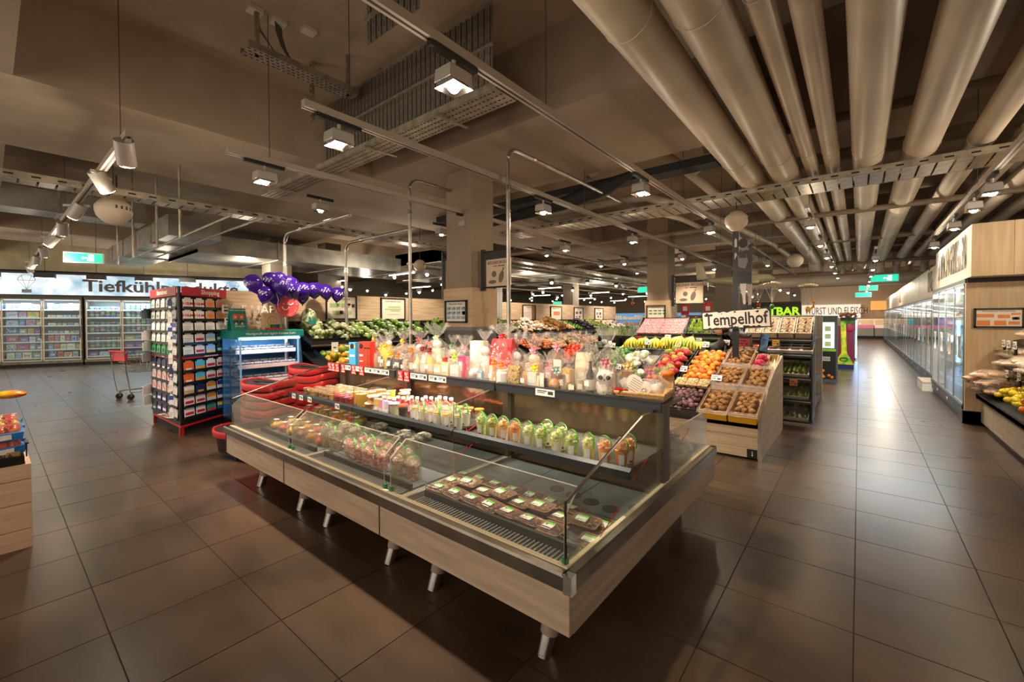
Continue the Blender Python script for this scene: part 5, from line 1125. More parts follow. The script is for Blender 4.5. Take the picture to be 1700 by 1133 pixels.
rows_side = [['gp', 'gp', 'wh', 'gp', 'gp'], ['gp', 'gp', 'wh', 'gp', 'gp'], ['wh', 'wh', 'wh', 'wh', 'bw'], ['wh', 'wh', 'wh', 'wh', 'bw'], ['gr', 'gr', 'gr', 'gr', 'wh'], ['nv', 'nv', 'nv', 'nv', 'wh'], ['nn', 'nn', 'nn', 'nn', 'wh'], ['nn', 'nn', 'nn', 'nn', 'wh'], ['dk', 'pu', 'pu', 'dk', 'wh'], ['dk', 'pu', 'pu', 'dk', 'wh']]
zs = [1.80, 1.63, 1.46, 1.29, 1.12, .90, .73, .56, .40, .24]
ordn = ['top', 'second', 'third', 'fourth', 'fifth', 'sixth', 'seventh', 'eighth', 'ninth', 'bottom']
for (p, q_, rows_, nm2, head, sub) in ((A_, B_, rows_front, 'Shopping', 'Shopping', 'Food & Lifestyle'), (C_, A_, rows_side, 'Entertainment', 'Entertainment', 'Mobile')):
    u, n = face(p, q_); L = (q_-p).length; ang = math.atan2(u.y, u.x)
    pc = ctr+(p-ctr)*.93; qc = ctr+(q_-ctr)*.93; Lc = (qc-pc).length
    for k, r in enumerate(rows_):
        for j, key in enumerate(r):
            pos = pc+u*(Lc*(j+.5)/5)+n*(.035+.0)+Vector((0, 0, zs[k]))
            first_or_dup(cp[key], cu[key], loc=pos, rot=(-.06, 0, ang+.0), scale=(1.72 if nm2 == 'Shopping' else 1.95, 1, 1.0), label='%s in the %s row of the %s side' % (styles[key][3], ordn[k], nm2), group='gift cards on the %s side' % nm2)
        a, b = pc+u*.01, qc-u*.01
        m = at(CS); m.add([tuple(a+n*f+Vector((0, 0, zs[k]+z))) for f, z in ((0, -.02), (.05, -.02), (.05, .02), (.045, .02), (.045, -.012), (0, -.012))]+[tuple(b+n*f+Vector((0, 0, zs[k]+z))) for f, z in ((0, -.02), (.05, -.02), (.05, .02), (.045, .02), (.045, -.012), (0, -.012))], [(0, 1, 2, 3, 4, 5), (6, 7, 8, 9, 10, 11)]+[(j, (j+1) % 6, (j+1) % 6+6, j+6) for j in range(6)])
        m.build('card_ledge', black, t)
    for z0, z1, s, tx in ((1.975, 2.10, .095, head), (1.075, 1.115, .04, sub)):
        a, b = pc+n*.03, qc+n*.03
        m = at(CS); m.add([tuple(v+n*f+Vector((0, 0, z))) for v in (a, b) for f in (0, .012) for z in (z0, z1)], [(0, 1, 3, 2), (4, 6, 7, 5), (0, 4, 5, 1), (2, 3, 7, 6), (0, 2, 6, 4), (1, 5, 7, 3)])
        m.build('header_board', red if nm2 == 'Shopping' else plain('#9c1220', .4), t)
        c = (a+b)/2+n*.014-CS.location+Vector((0, 0, (z0+z1)/2)); text(tx, s, white, c, (PI/2, 0, ang), t, .001, bold=.002)
for k in (0, 1, 4, 5, 6, 8):   # clip strip of cards hanging at the left corner
    pos = C_+Vector((.05+.0*k, -.06, .30+k*.17)); kk = ('wh', 'nn', 'gr', 'dk', 'gp')[k % 5]
    first_or_dup(cp[kk], cu[kk], loc=pos, rot=(0, 0, -.9), label=styles[kk][3]+' on the clip strip at the left', group='gift cards on the left clip strip')
for k in range(9):
    pos = A_+Vector((-.10, -.075, .26+k*.19)); kk = ('wh', 'bw', 'wh', 'nv', 'wh')[k % 5]
    first_or_dup(cp[kk], cu[kk], loc=pos, rot=(0, 0, .7), scale=(.6, 1, 1), label=styles[kk][3]+' beside the front corner post', group='gift cards beside the front corner post')
for k, v in cp.items():
    if not cu[k]:
        for c in list(v.children): bpy.data.objects.remove(c)
        bpy.data.objects.remove(v)
t = thing('magazine_stack', 'pile of printed leaflets in the tray at the stand foot', 'leaflet', (-7.83, 1.66, .22), .1)
for k in range(3): 
    o = MB().box(-.15, .15, -.05, .16, .012*k, .012*k+.01).build('leaflet', [offw, plain('#a83a2c', .5), S('#d9d0c4', '#7a6a60', 14)][k], t); o.rotation_euler = (0, 0, .15*k)

# ------------------------------------------------ shopping cart behind the stand
t = thing('shopping_cart', 'wire shopping cart with red handle behind the card stand', 'shopping cart', (-11.9, 2.15, 0), 1.9)
c_m = plain('#a9a9a6', .25, .9)
def basket_wire():
    m = MB(); a0, a1, b0, b1 = -.42, .42, .27, .19
    for k in range(7):
        f = k/6; z = .55+.42*f; x0, x1, y = -.30-.12*f, .30+.12*f, .2+.07*f
        m.tube([(x0, -y, z), (x1, -y, z), (x1, y, z), (x0, y, z)], .004 if k < 6 else .009, 5, closed=True)
    for k in range(12):
        f = k/11; m.cyl((-.3+.6*f, -.2, .55), (-.42+.84*f, -.27, .97), .003, 4); m.cyl((-.3+.6*f, .2, .55), (-.42+.84*f, .27, .97), .003, 4); m.cyl((-.3+.6*f, -.2, .55), (-.3+.6*f, .2, .55), .003, 4)
    for k in range(7): f = k/6; m.cyl((-.3, -.2+.4*f, .55), (-.42, -.27+.54*f, .97), .003, 4); m.cyl((.3, -.2+.4*f, .55), (.42, -.27+.54*f, .97), .003, 4)
    return m
tag(basket_wire().build('wire_basket', c_m, t), kind='stuff')
for s in (-1, 1):
    MB().tube([(-.42, s*.24, .97), (-.5, s*.24, 1.0), (-.46, s*.22, .55), (-.40, s*.22, .16), (.42, s*.17, .16), (.38, s*.17, .5)], .014, 8).build('frame_tube', c_m, t, True)
MB().cyl((-.5, -.26, 1.0), (-.5, .26, 1.0), .017, 10).build('handle', red, t, True); MB().box(-.47, -.44, -.22, .22, .80, .96).build('child_seat', red, t)
for x in (-.38, .4):
    for s in (-1, 1):
        w = MB().cyl((x, s*.19-.015, .06), (x, s*.19+.015, .06), .06, 14).build('wheel', black_m, t, True); MB().box(x-.02, x+.02, s*.19-.025, s*.19+.025, .06, .17).build('fork', chrome, w)

# ------------------------------------------------ stacked red shopping baskets
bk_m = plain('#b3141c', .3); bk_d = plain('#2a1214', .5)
def make_basket():
    t = thing('shopping_basket', 'x', 'basket'); n = 28
    def ring(f, z, wav=0):
        r = []
        for k in range(n):
            a = 2*PI*k/n; c, s = math.cos(a), math.sin(a); p = .55
            x = .29*f*math.copysign(abs(c)**p, c); y = .19*f*math.copysign(abs(s)**p, s); r.append((x, y, z+wav*math.cos(2*a)*.022)); 
        return r
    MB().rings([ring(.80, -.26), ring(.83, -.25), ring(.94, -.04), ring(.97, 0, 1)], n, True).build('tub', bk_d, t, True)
    MB().rings([ring(.94, -.065, 1), ring(1.02, -.06, 1), ring(1.06, -.012, 1), ring(1.03, .012, 1), ring(.97, .012, 1), ring(.95, -.01, 1)], n, False).build('rim', bk_m, t, True)
    MB().tube([(-.26, 0, .0), (-.18, -.05, .015), (-.06, -.09, .02), (.06, -.09, .02), (.18, -.05, .015), (.26, 0, 0)], .013, 8).build('handle', plain('#1c1c1c', .4), t, True)
    return t
bp_ = make_basket(); bu = []
for (x, y, z0, nb, dz, rz, lb) in ((-5.36, 2.08, .31, 7, .098, .35, 'left stack beside the kiosk end'), (-5.40, 2.62, .38, 8, .092, .25, 'rear stack by the produce shelf'), (-5.72, 1.9, .33, 1, .08, .4, 'single red basket low at the card stand side')):
    for k in range(nb):
        first_or_dup(bp_, bu, loc=(x, y, z0+k*dz), rot=rz+rnd.uniform(-.03, .03), label='red shopping basket, %s one in the %s' % ({0: 'lowest', nb-1: 'topmost'}.get(k, 'middle'), lb), group='red baskets in the '+lb)
t = thing('basket_trolley', 'red wheeled basket base standing on the floor under the kiosk corner', 'basket', (-5.42, 1.98, 0), .3)
MB().rings([[(sx*a, sy*b, z) for sx, sy in ((-1, -1), (1, -1), (1, 1), (-1, 1))] for a, b, z in ((.22, .14, .04), (.25, .17, .08), (.27, .18, .30))], 4).build('tub', bk_m, t)
for sx in (-1, 1):
    for sy in (-1, 1): MB().cyl((sx*.2, sy*.13-.01, .025), (sx*.2, sy*.13+.01, .025), .025, 10).build('wheel', black_m, t, True)
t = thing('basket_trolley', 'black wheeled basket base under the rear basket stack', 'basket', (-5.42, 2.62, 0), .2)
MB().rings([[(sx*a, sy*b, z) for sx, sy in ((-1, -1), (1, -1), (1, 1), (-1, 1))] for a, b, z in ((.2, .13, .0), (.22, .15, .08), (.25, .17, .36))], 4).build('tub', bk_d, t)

# ------------------------------------------------ sushi fridge against the wood wall
t = SF = thing('sushi_fridge', 'open blue lit sushi fridge with teal header beside the red baskets', 'fridge', (-7.1, 2.32, 0))
teal = plain('#107a70', .4)
at(t).box(-7.75, -7.12, 2.32, 3.28, 0, .12).build('plinth', black, t)
at(t).box(-7.75, -7.70, 2.32, 3.28, .12, 1.36).build('back_panel', plain('#3f86c0', .4), t)
for y in (2.32, 3.255): at(t).prism([(-7.75, .12), (-7.02, .12), (-7.02, .45), (-7.2, 1.4), (-7.75, 1.4)], 1, y, y+.025).build('side_glass', clear('fridge_side_glass', '#dcecf6', .9, .05, .05, '#9cc8ee'), t)
at(t).prism([(-7.75, 1.34), (-7.14, 1.34), (-7.10, 1.37), (-7.10, 1.455), (-7.14, 1.47), (-7.75, 1.47)], 1, 2.30, 3.30).build('header', teal, t)
text('Handgerollt und täglich frisches Sushi.', .052, white, (.002, .49, 1.415), FX, t, .001, sx=.92)
at(t).box(-7.13, -7.115, 2.36, 3.24, 1.325, 1.345).build('light_tube', glow('#d9efff', 5), t)
lamp('AREA', (-7.2, 2.8, 1.32), 2.2, (.55, .8, 1), .85, aim=(-7.5, 2.8, .5), sizey=.04)
for y in (2.36, 3.2): at(t).box(-7.12, -7.10, y, y+.02, .5, 1.34).build('mullion', plain('#8fc7ee', .3), t)
packp = thing('sushi_pack', 'x', 'food pack'); MB().box(-.06, .06, -.055, .055, 0, .025).build('tray', black, packp); MB().rings([[(sx*a, sy*b, z) for sx, sy in ((-1, -1), (1, -1), (1, 1), (-1, 1))] for a, b, z in ((.058, .053, .025), (.045, .042, .05))], 4).build('lid', clear('sushi_lid', '#ffffff', .9, .15, .1, '#dfeaff'), packp)
m = MB()
for k in range(6): m.cyl((-.035+.035*(k % 3), -.02+.04*(k//3), .012), (-.035+.035*(k % 3), -.02+.04*(k//3), .04), .014, 8)
m.build('sushi_rolls', S('#e4dccf', '#c2703a', 60), packp); MB().box(-.03, .0, -.054, -.053, .0, .03).build('label', plain('#d05088', .5), packp)
su = []
for k, (x, z) in enumerate(((-7.28, 1.15), (-7.2, .93), (-7.13, .70), (-7.1, .45))):
    s = at(t).box(-7.70, x, 2.36, 3.24, z-.02, z).build('shelf', plain('#7fa4c0', .3), t); at(t).box(x, x+.012, 2.36, 3.24, z-.045, z+.015).build('price_rail', plain('#e9cfcf', .4), s)
    if k == 3: continue
    for i in range(7):
        for j in range(2):
            first_or_dup(packp, su, loc=(x-.07-.13*j, 2.42+i*.125, z+.03*j), rot=PI/2, label='clear sushi pack on the %s shelf of the blue lit fridge' % ['top', 'middle', 'lower'][k], group='sushi packs, %s shelf' % ['top', 'middle', 'lower'][k])
t = thing('menu_board', 'teal tent board with four portraits leaning on the sushi fridge', 'sign', (-7.3, 2.40, 1.47)); t.rotation_euler = (0, 0, .35)
MB().prism([(.05, 0), (.0, .33), (-.012, .33), (-.06, 0), (-.05, 0), (-.006, .31), (.04, 0)], 1, -.13, .13).build('board', teal, t)
for k in range(4):
    y, z = -.05+.1*(k % 2), .2-.1*(k//2); MB().box(.03-.1*z+.0, .045-.1*z, y-.04, y+.04, z-.045, z+.045).build('portrait_field', plain('#d5502e' if k < 2 else '#1a2a28', .5), t); MB().ball((.047-.1*z, y, z), .022, 8, 6, rx=.2).build('face', plain('#d9a57a', .6), t)
for tx, z in (('TEAM NEWCOMERS', .30), ('SAY HELLO!', .06)): text(tx, .03, white, (.05-.14*z+.006, 0, z), FX, t, .0006)
t = thing('paper_bag', 'kraft paper carrier bag with round smiley stamp on the sushi fridge', 'bag', (-7.42, 2.92, 1.47)); kraft = plain('#d3b08c', .7)
MB().box(-.05, .05, -.12, .12, 0, .27).build('bag', kraft, t); MB().tube([(.052, -.05, .26), (.052, -.045, .34), (.052, 0, .37), (.052, .045, .34), (.052, .05, .26)], .005, 6).build('handle', kraft, t)
MB().tube([(.052, .07*math.cos(a), .14+.07*math.sin(a)) for a in [2*PI*k/20 for k in range(20)]], .0025, 4, closed=True).build('stamp_ring', brn, t); MB().tube([(.052, .03*math.cos(a), .14+.03*math.sin(a)) for a in [PI+PI*k/8 for k in range(9)]], .003, 4).build('stamp_smile', brn, t)
for s in (-1, 1): MB().ball((.052, s*.025, .165), .006, 6, 4).build('stamp_eye', brn, t)
t = thing('snack_box', 'small red box of green and blue packets in front of the paper bag', 'box', (-7.28, 2.92, 1.47)); MB().box(-.05, .05, -.12, .14, 0, .03).build('box', red, t)
for k in range(8): MB().cbox((.02-.03*(k % 2), -.09+.03*k, .055), (.03, .028, .06)).build('packet', [plain('#5aa83a', .4), plain('#2038a0', .4), plain('#1a5a3a', .4)][k % 3], t)
t = thing('chopstick_box', 'white fanned chopstick packets beside the paper bag', 'box', (-7.45, 3.08, 1.47))
for k in range(7): MB().cyl((0, -.05+.02*k, 0), (-.02, -.08+.03*k, .22), .008, 6).build('chopstick_packet', white, t)
t = thing('round_sign', 'round coral sign with white smiley face hanging below the balloons', 'sign', (-7.05, 3.02, 1.86), .12)
coral = plain('#dd4a50', .5); MB().lathe([(.001, -.006), (.19, -.006), (.19, .006), (.001, .006)], n=36).build('disc', coral, t).rotation_euler = (0, PI/2, 0)
wt = plain('#f6ead8', .5)
for cy, cz, r in ((-.03, -.02, .055), (.05, .05, .045)):
    MB().tube([(.01, cy+r*math.cos(a), cz+r*math.sin(a)) for a in [PI*1.05+PI*.9*k/8 for k in range(9)]], .009, 6).build('smile', wt, t, True)
    for s in (-1, 1): MB().ball((.01, cy+s*.03, cz+.035), .010, 8, 5).build('eye', wt, t)
import itertools
ring = 'TÄGLICH FRISCH · TRIFFT GUTEN GESCHMACK · '
for k in range(26):
    a = PI*.5-2*PI*k/26; text((ring*2)[k], .035, wt, (.008, .155*math.cos(a), .155*math.sin(a)), (PI/2, -(a-PI/2) if False else 0, PI/2), t, .0005)
for tx, z in (('EAT HAPPY', 1.79), ('FRISCHES SUSHI', 1.60)):
    o = text(tx, .19 if z > 1.7 else .17, white, (-7.66, 2.80, z), FX, None, .012, sx=1.05 if z > 1.7 else .78); o.name = 'wall_lettering'; tag(o, 'raised white wall lettering reading '+tx.title()+' above the sushi fridge', 'lettering')
# balloons
bal = plain('#3a1687', .22, 0, .6); bw_ = plain('#e9e2f4', .5)
def make_balloon():
    t = thing('balloon', 'x', 'balloon'); r = .125
    MB().lathe([(.006, -.165), (.014, -.15), (.055, -.115), (.1, -.06), (.122, 0), (.122, .045), (.105, .09), (.065, .122), (.001, .135)], n=20).build('skin', bal, t, True)
    m = MB()
    for k in range(9): 
        a = -.6+.15*k; m.ball((.121*math.cos(a), .121*math.sin(a), .03+.02*math.sin(k*2.1)), .010, 6, 4, rz=1.8 if k % 2 else .8)
    m.build('white_print', bw_, t); MB().lathe([(.012, -.18), (.006, -.165)], n=8).build('knot', bal, t); return t
bn = make_balloon(); bbu = []
pos = [(-6.9, 2.50, 2.14, -.9), (-6.85, 2.63, 2.0, -.2), (-6.9, 2.72, 2.22, 0), (-6.75, 2.80, 2.12, .9), (-6.95, 2.80, 1.98, .1), (-6.85, 2.98, 2.09, .3), (-7.0, 3.02, 2.19, -.2), (-7.05, 2.9, 2.25, .3), (-7.1, 3.13, 2.08, .8), (-7.1, 3.3, 2.11, .3), (-7.2, 3.5, 2.13, .1), (-7.25, 3.76, 2.11, .2), (-7.3, 4.0, 2.08, .5), (-7.3, 2.62, 2.2, .2), (-7.3, 3.2, 2.2, .3), (-7.4, 3.66, 2.15, 1), (-7.35, 3.4, 2.02, 1.2)]
wh_ = ['leftmost of the cluster', 'lowest one at the cluster front', 'top one at the left of the cluster', 'large one in the cluster middle', 'lower one behind the cluster front', 'one touching the round coral sign', 'upper one behind the coral sign', 'high one behind the cluster', 'small one right of the coral sign', 'first of the row along the wall top', 'second of the row along the wall top', 'third of the row along the wall top', 'last of the row by the steel pole', 'one hidden behind the leftmost', 'one behind the coral sign row', 'one behind the third of the row', 'low one in the wall top row']
for (x, y, z, a), w in zip(pos, wh_):
    first_or_dup(bn, bbu, loc=(x, y, z), rot=(rnd.uniform(-.35, .35), rnd.uniform(-.3, .3), a-.7), label='purple balloon with white print, '+w, group='purple balloons', scale=rnd.uniform(.88, 1.0))
tag(MB().tube([(-6.86, 2.72, 2.2), (-6.8, 2.75, 2.05), (-6.78, 2.78, 1.92), (-6.8, 2.77, 1.84)], .004, 5).build('ribbon', plain('#d9c7a8', .5)), 'pale curled ribbon hanging under the purple balloons', 'ribbon')

# ------------------------------------------------ crate at the lower left corner
t = thing('fruit_stand', 'pale wood clad fruit stand cut by the left frame edge', 'display stand', (-4.615, .19, 0))
pale = wood('#c9a68c', '#dcbca2', 1, .5, 4)
for k, (z0, z1) in enumerate(((0, .135), (.14, .32), (.325, .49), (.495, .60))): at(t).box(-4.64, -4.615, -1.2, .19, z0, z1).build('plank', pale, t)
at(t).box(-6.2, -4.64, .165, .19, 0, .60).build('end_panel', pale, t); at(t).box(-6.2, -4.64, -1.2, .165, 0, .56).build('body', dgrey, t)
at(t).box(-4.66, -4.63, -1.2, .16, .56, .66).build('black_rim', black, t); at(t).box(-6.2, -4.66, .15, .16, .56, .66).build('black_rim', black, t)
fbx = thing('fruit_box', 'x', 'fruit box'); blue = blotch('#1f4fb0', '#2e86d8', 12, .35, rand=.3)
MB().rings([rect(.1, .07, 0), rect(.11, .08, .05), rect(.1, .07, .055)], 4).build('tray', blue, fbx)
m = MB()
for i in range(3): 
    for j in range(2): m.ball((-.06+.06*i, -.035+.07*j, .06), .034, 10, 6)
m.build('fruit_filling', blotch('#d9a02c', '#c8402a', 18, .3, rand=.4), fbx, True); MB().rings([rect(.108, .078, .05), rect(.085, .06, .1)], 4).build('film', clear('tray_film', '#ffffff', .9, .05, .1), fbx)
MB().box(-.05, .05, -.081, -.079, .01, .045).build('label', white, fbx); MB().box(.02, .06, -.05, .03, .1, .102).build('print', red, fbx)
fu = []
for k in range(12):
    first_or_dup(fbx, fu, loc=(-4.75-.20*(k % 3), .06-.20*(k//3 % 2), .67+.10*(k//6)+.01*(k % 3)), rot=(0, -.06, PI/2+rnd.uniform(-.15, .15)), label='blue tray of yellow and red apples in film in the %s layer' % ('upper' if k >= 6 else 'lower'), group='blue fruit trays')
t = thing('carton_tray', 'cardboard tray of peaches under the blue trays', 'fruit box', (-4.78, .02, .58), 0); MB().box(-.1, .11, -.4, .12, .0, .11).build('carton', plain('#b08a62', .7), t)
text('GALA', .035, black, (.112, .04, .085), FX, t, .0005)
for k in range(3): MB().ball((.03, .05-.13*k, .085), .04, 12, 7).build('peach', S('#e0902e', '#e8c24a', 14), t, True)
t = thing('price_stick', 'clear plastic price holder sticking out over the fruit stand', 'price holder', (-4.64, .17, .70)); MB().box(-.004, .004, -.004, .004, -.05, .05).build('stick', black, t); MB().box(-.0, .07, -.06, -.055, .045, .075).build('holder', glass, t); MB().box(-.06, .06, -.01, .01, .05, .06).build('clip', black, t)
t = thing('banana_pack', 'yellow and orange packet on top of the heap at the fruit stand', 'pack', (-5.6, .12, 1.0), 1.4); MB().ball((0, 0, 0), .1, 10, 6, ry=.5, rz=.35).build('packet', S('#e0b020', '#c8641e', 14), t, True)
# ------------------------------------------------ wood back wall of the produce run
t = tag(bpy.data.objects.new('wall_produce', None), kind='structure'); C.objects.link(t); t.location = (-7.8, 2.35, 0)
for k in range(12):
    a = 2.35+k*1.2; b = min(a+1.197, 16.4)
    if a > 16.3: break
    at(t).box(-7.9, -7.8, a, b, 0, 2.10).build('wood_panel', oak_y, t)
at(t).box(-7.9, -7.8, 7.05, 8.45, 2.10, 3.25).build('tall_panel', oak_y, t)
at(t).box(-7.83, -7.79, 6.95, 7.05, 2.1, 3.25).build('edge_trim', dgrey, t)
# printed column on the tall panels
for y, lb in ((7.35, 'tall printed fluted column in black and white on the wood panel, left of the real column'), (9.0, 'printed fluted column behind the hanging fruit sign')):
    t = thing('printed_column', lb, 'wall decoration', (-7.78, y, 1.6))
    MB().box(0, .02, -.13, .13, 0, 1.05).build('shaft', plain('#b6b2ae', .6), t)
    for k in range(5): MB().box(.02, .026, -.11+.05*k, -.095+.05*k, 0, 1.03).build('flute', plain('#55525a', .6), t)
    MB().prism([(-.14, 1.05), (.14, 1.05), (.17, 1.28), (.12, 1.34), (-.12, 1.34), (-.17, 1.28)], 0, 0, .025).build('capital', offw, t)
    for k in range(6): MB().box(.025, .03, -.13+.045*k, -.11+.045*k, 1.08+.04*(k % 2), 1.2+.05*(k % 2)).build('leaf_mark', black, t)
    MB().prism([(-.16, 1.34), (.16, 1.34), (.42, 1.62), (-.42, 1.62)], 0, 0, .03).build('abacus', black, t)
    for k in (-1, 0, 1): MB().tube([(.032, k*.14-.045+(-.07 if k < 0 else 0), 1.57), (.032, k*.14+.045+(.07 if k > 0 else 0), 1.57), (.032, k*.12+.035, 1.4), (.032, k*.12-.035, 1.4)], .006, 4, closed=True).build('white_line', white, t)
# framed posters
def poster(label, loc, w, h, face, rows, col, title, rz=0):
    """face 'x' = facing +x, 'y' = facing -y"""
    t = thing('framed_poster', label, 'poster', loc, rz if face == 'x' else -PI/2+rz)
    for a in ((-w/2, w/2, h/2-.025, h/2), (-w/2, w/2, -h/2, -h/2+.025), (-w/2, -w/2+.025, -h/2, h/2), (w/2-.025, w/2, -h/2, h/2)): MB().box(0, .03, a[0], a[1], a[2], a[3]).build('frame', black, t)
    MB().box(0, .012, -w/2+.02, w/2-.02, -h/2+.02, h/2-.02).build('sheet', plain('#eadccb', .5), t)
    text(title, h*.1, ink, (.0145, 0, h*.34), FX, t, .0005)
    for (y, z, ww, hh, c) in rows: MB().box(.012, .014, y*w-ww*w/2, y*w+ww*w/2, z*h-hh*h/2, z*h+hh*h/2).build('print_block', plain(c, .5), t)
g1, o1, b1 = '#a9bd86', '#e58a3c', '#7fa9c9'
poster('framed salad poster with green text blocks and vegetable pictures above the salad bags', (-7.795, 4.35, 1.86), .64, .47, 'x', [(-.25, .08, .26, .18, g1), (.12, .08, .28, .18, g1), (-.15, -.22, .3, .18, g1), (.2, -.22, .25, .16, g1), (-.1, .1, .1, .13, '#8fae4a'), (.24, .13, .1, .1, '#b8384a'), (.0, -.2, .12, .14, '#8a2f3c'), (.38, .08, .1, .14, '#3a3036')], g1, 'Warenkunde: Salat')
poster('framed salad calendar poster with a green bar chart right of the first salad poster', (-7.795, 5.53, 1.85), .62, .47, 'x', [(.05, .08, .5, .08, g1), (.0, -.02, .66, .06, g1), (.08, -.09, .4, .06, g1), (.02, -.25, .5, .015, '#9a8f80')], g1, 'Saisonkalender: Salat')
poster('framed poster with blue fruit blocks on the wood cladding of the near column', (-5.04, 4.785, 1.745), .50, .36, 'y', [(-.33+.22*(k % 4), .13-.2*(k//4), .17, .13, b1) for k in range(12)]+[(-.28+.22*(k % 4), .17-.2*(k//4), .05, .06, ['#c8402c', '#d9a02c', '#c87a3a'][k % 3]) for k in range(8)]+[(.36, -.07, .12, .18, '#8a2a2e')], b1, 'Warenkunde: Kräuter')
poster('framed poster with a potato photo strip on the far wood wall', (-7.795, 10.41, 1.81), .66, .47, 'x', [(.33, 0, .26, .9, '#8a5a44'), (-.15, .0, .5, .02, '#a89a88'), (-.15, -.1, .5, .02, '#a89a88'), (-.15, -.2, .5, .02, '#a89a88')], g1, 'Warenkunde')
poster('framed poster with a coral text block on the far wood wall', (-7.795, 11.9, 1.80), .66, .47, 'x', [(0.05, 0, .56, .28, '#e0785e'), (.02, -.3, .05, .08, '#e0785e')], g1, 'Warenkunde Tomate')
poster('framed poster with dark vegetable pictures on the far wood wall', (-7.795, 13.36, 1.79), .64, .47, 'x', [(-.18, .08, .26, .2, '#5a5a66'), (.2, .1, .22, .2, '#3f4636'), (-.22, -.2, .16, .1, '#a8505a'), (.12, -.22, .16, .2, '#6a5a8a')], g1, 'Saison')
poster('last framed poster on the far wood wall with purple and grey pictures', (-7.795, 14.9, 1.79), .68, .47, 'x', [(-.2, .05, .2, .2, '#8a6aa0'), (.15, .05, .22, .22, '#4a4a50'), (-.1, -.2, .2, .16, '#5a6a4a'), (.2, -.22, .16, .14, '#8a5a6a')], g1, 'Saison Kohl')
poster('framed poster with green herb rows on the far wood clad column', (-4.23, 11.33, 1.79), .52, .36, 'y', [(-.27+.24*(k % 4), .1-.22*(k//4), .17, .1, '#5a8a62') for k in range(8)], g1, 'Warenkunde')
t = thing('tall_label', 'slim white onion info card standing at the start of the far shelf', 'sign', (-7.72, 8.72, 1.62)); MB().box(0, .02, -.1, .1, 0, .42).build('card', white, t); MB().ball((.02, 0, .12), .05, 8, 6, rx=.2).build('printed_onion', S('#c8803c', '#e8d8c0', 10), t)

# ------------------------------------------------ sloping produce shelves along the wall
crate_m = plain('#17171a', .5); edge_m = plain('#2a2826', .35, .3)
t = WS = thing('produce_shelf', 'long black two tier produce shelf against the wood wall', 'shelf', (-7.79, 3.36, 0))
for (y0, y1) in ((3.36, 8.3), (8.5, 16.2)):
    at(t).prism([(-7.79, 1.50), (-6.98, 1.20), (-6.98, 1.24), (-7.79, 1.54)], 1, y0, y1).build('upper_deck', black, t)
    at(t).box(-6.99, -6.955, y0, y1, 1.17, 1.27).build('deck_edge', edge_m, t); at(t).box(-6.956, -6.95, y0, y1, 1.19, 1.205).build('edge_rail', steel, t)
    at(t).prism([(-7.3, 1.05), (-6.40, .72), (-6.40, .76), (-7.3, 1.09)], 1, y0, y1).build('lower_deck', black, t)
    at(t).box(-6.41, -6.38, y0, y1, .69, .80).build('deck_edge', edge_m, t)
    at(t).box(-7.79, -6.45, y0, y1, 0, .6).build('base', dgrey, t)
    at(t).box(-7.79, -7.75, y0, y1, .6, 1.6).build('back_panel', black, t)
def slope_crate(x, y, z, w, d, ang, label, rz=0, mat=None, h=.07, grp='black crates', nm_='produce_crate'):
    t = thing(nm_, label, 'crate', (x, y, z)); t.rotation_euler = Matrix.Rotation(rz, 3, 'Z').to_quaternion().to_matrix().to_euler() if False else (Matrix.Rotation(rz, 3, 'Z') @ Matrix.Rotation(ang, 3, 'X')).to_euler(); t['group'] = grp
    m = mat or crate_m
    MB().box(-w/2, w/2, 0, d, 0, .01).build('floor_plate', m, t)
    for a in ((-w/2, w/2, 0, .01), (-w/2, w/2, d-.01, d), (-w/2, -w/2+.01, 0, d), (w/2-.01, w/2, 0, d)): MB().box(a[0], a[1], a[2], a[3], .01, h).build('side', m, t)
    return t
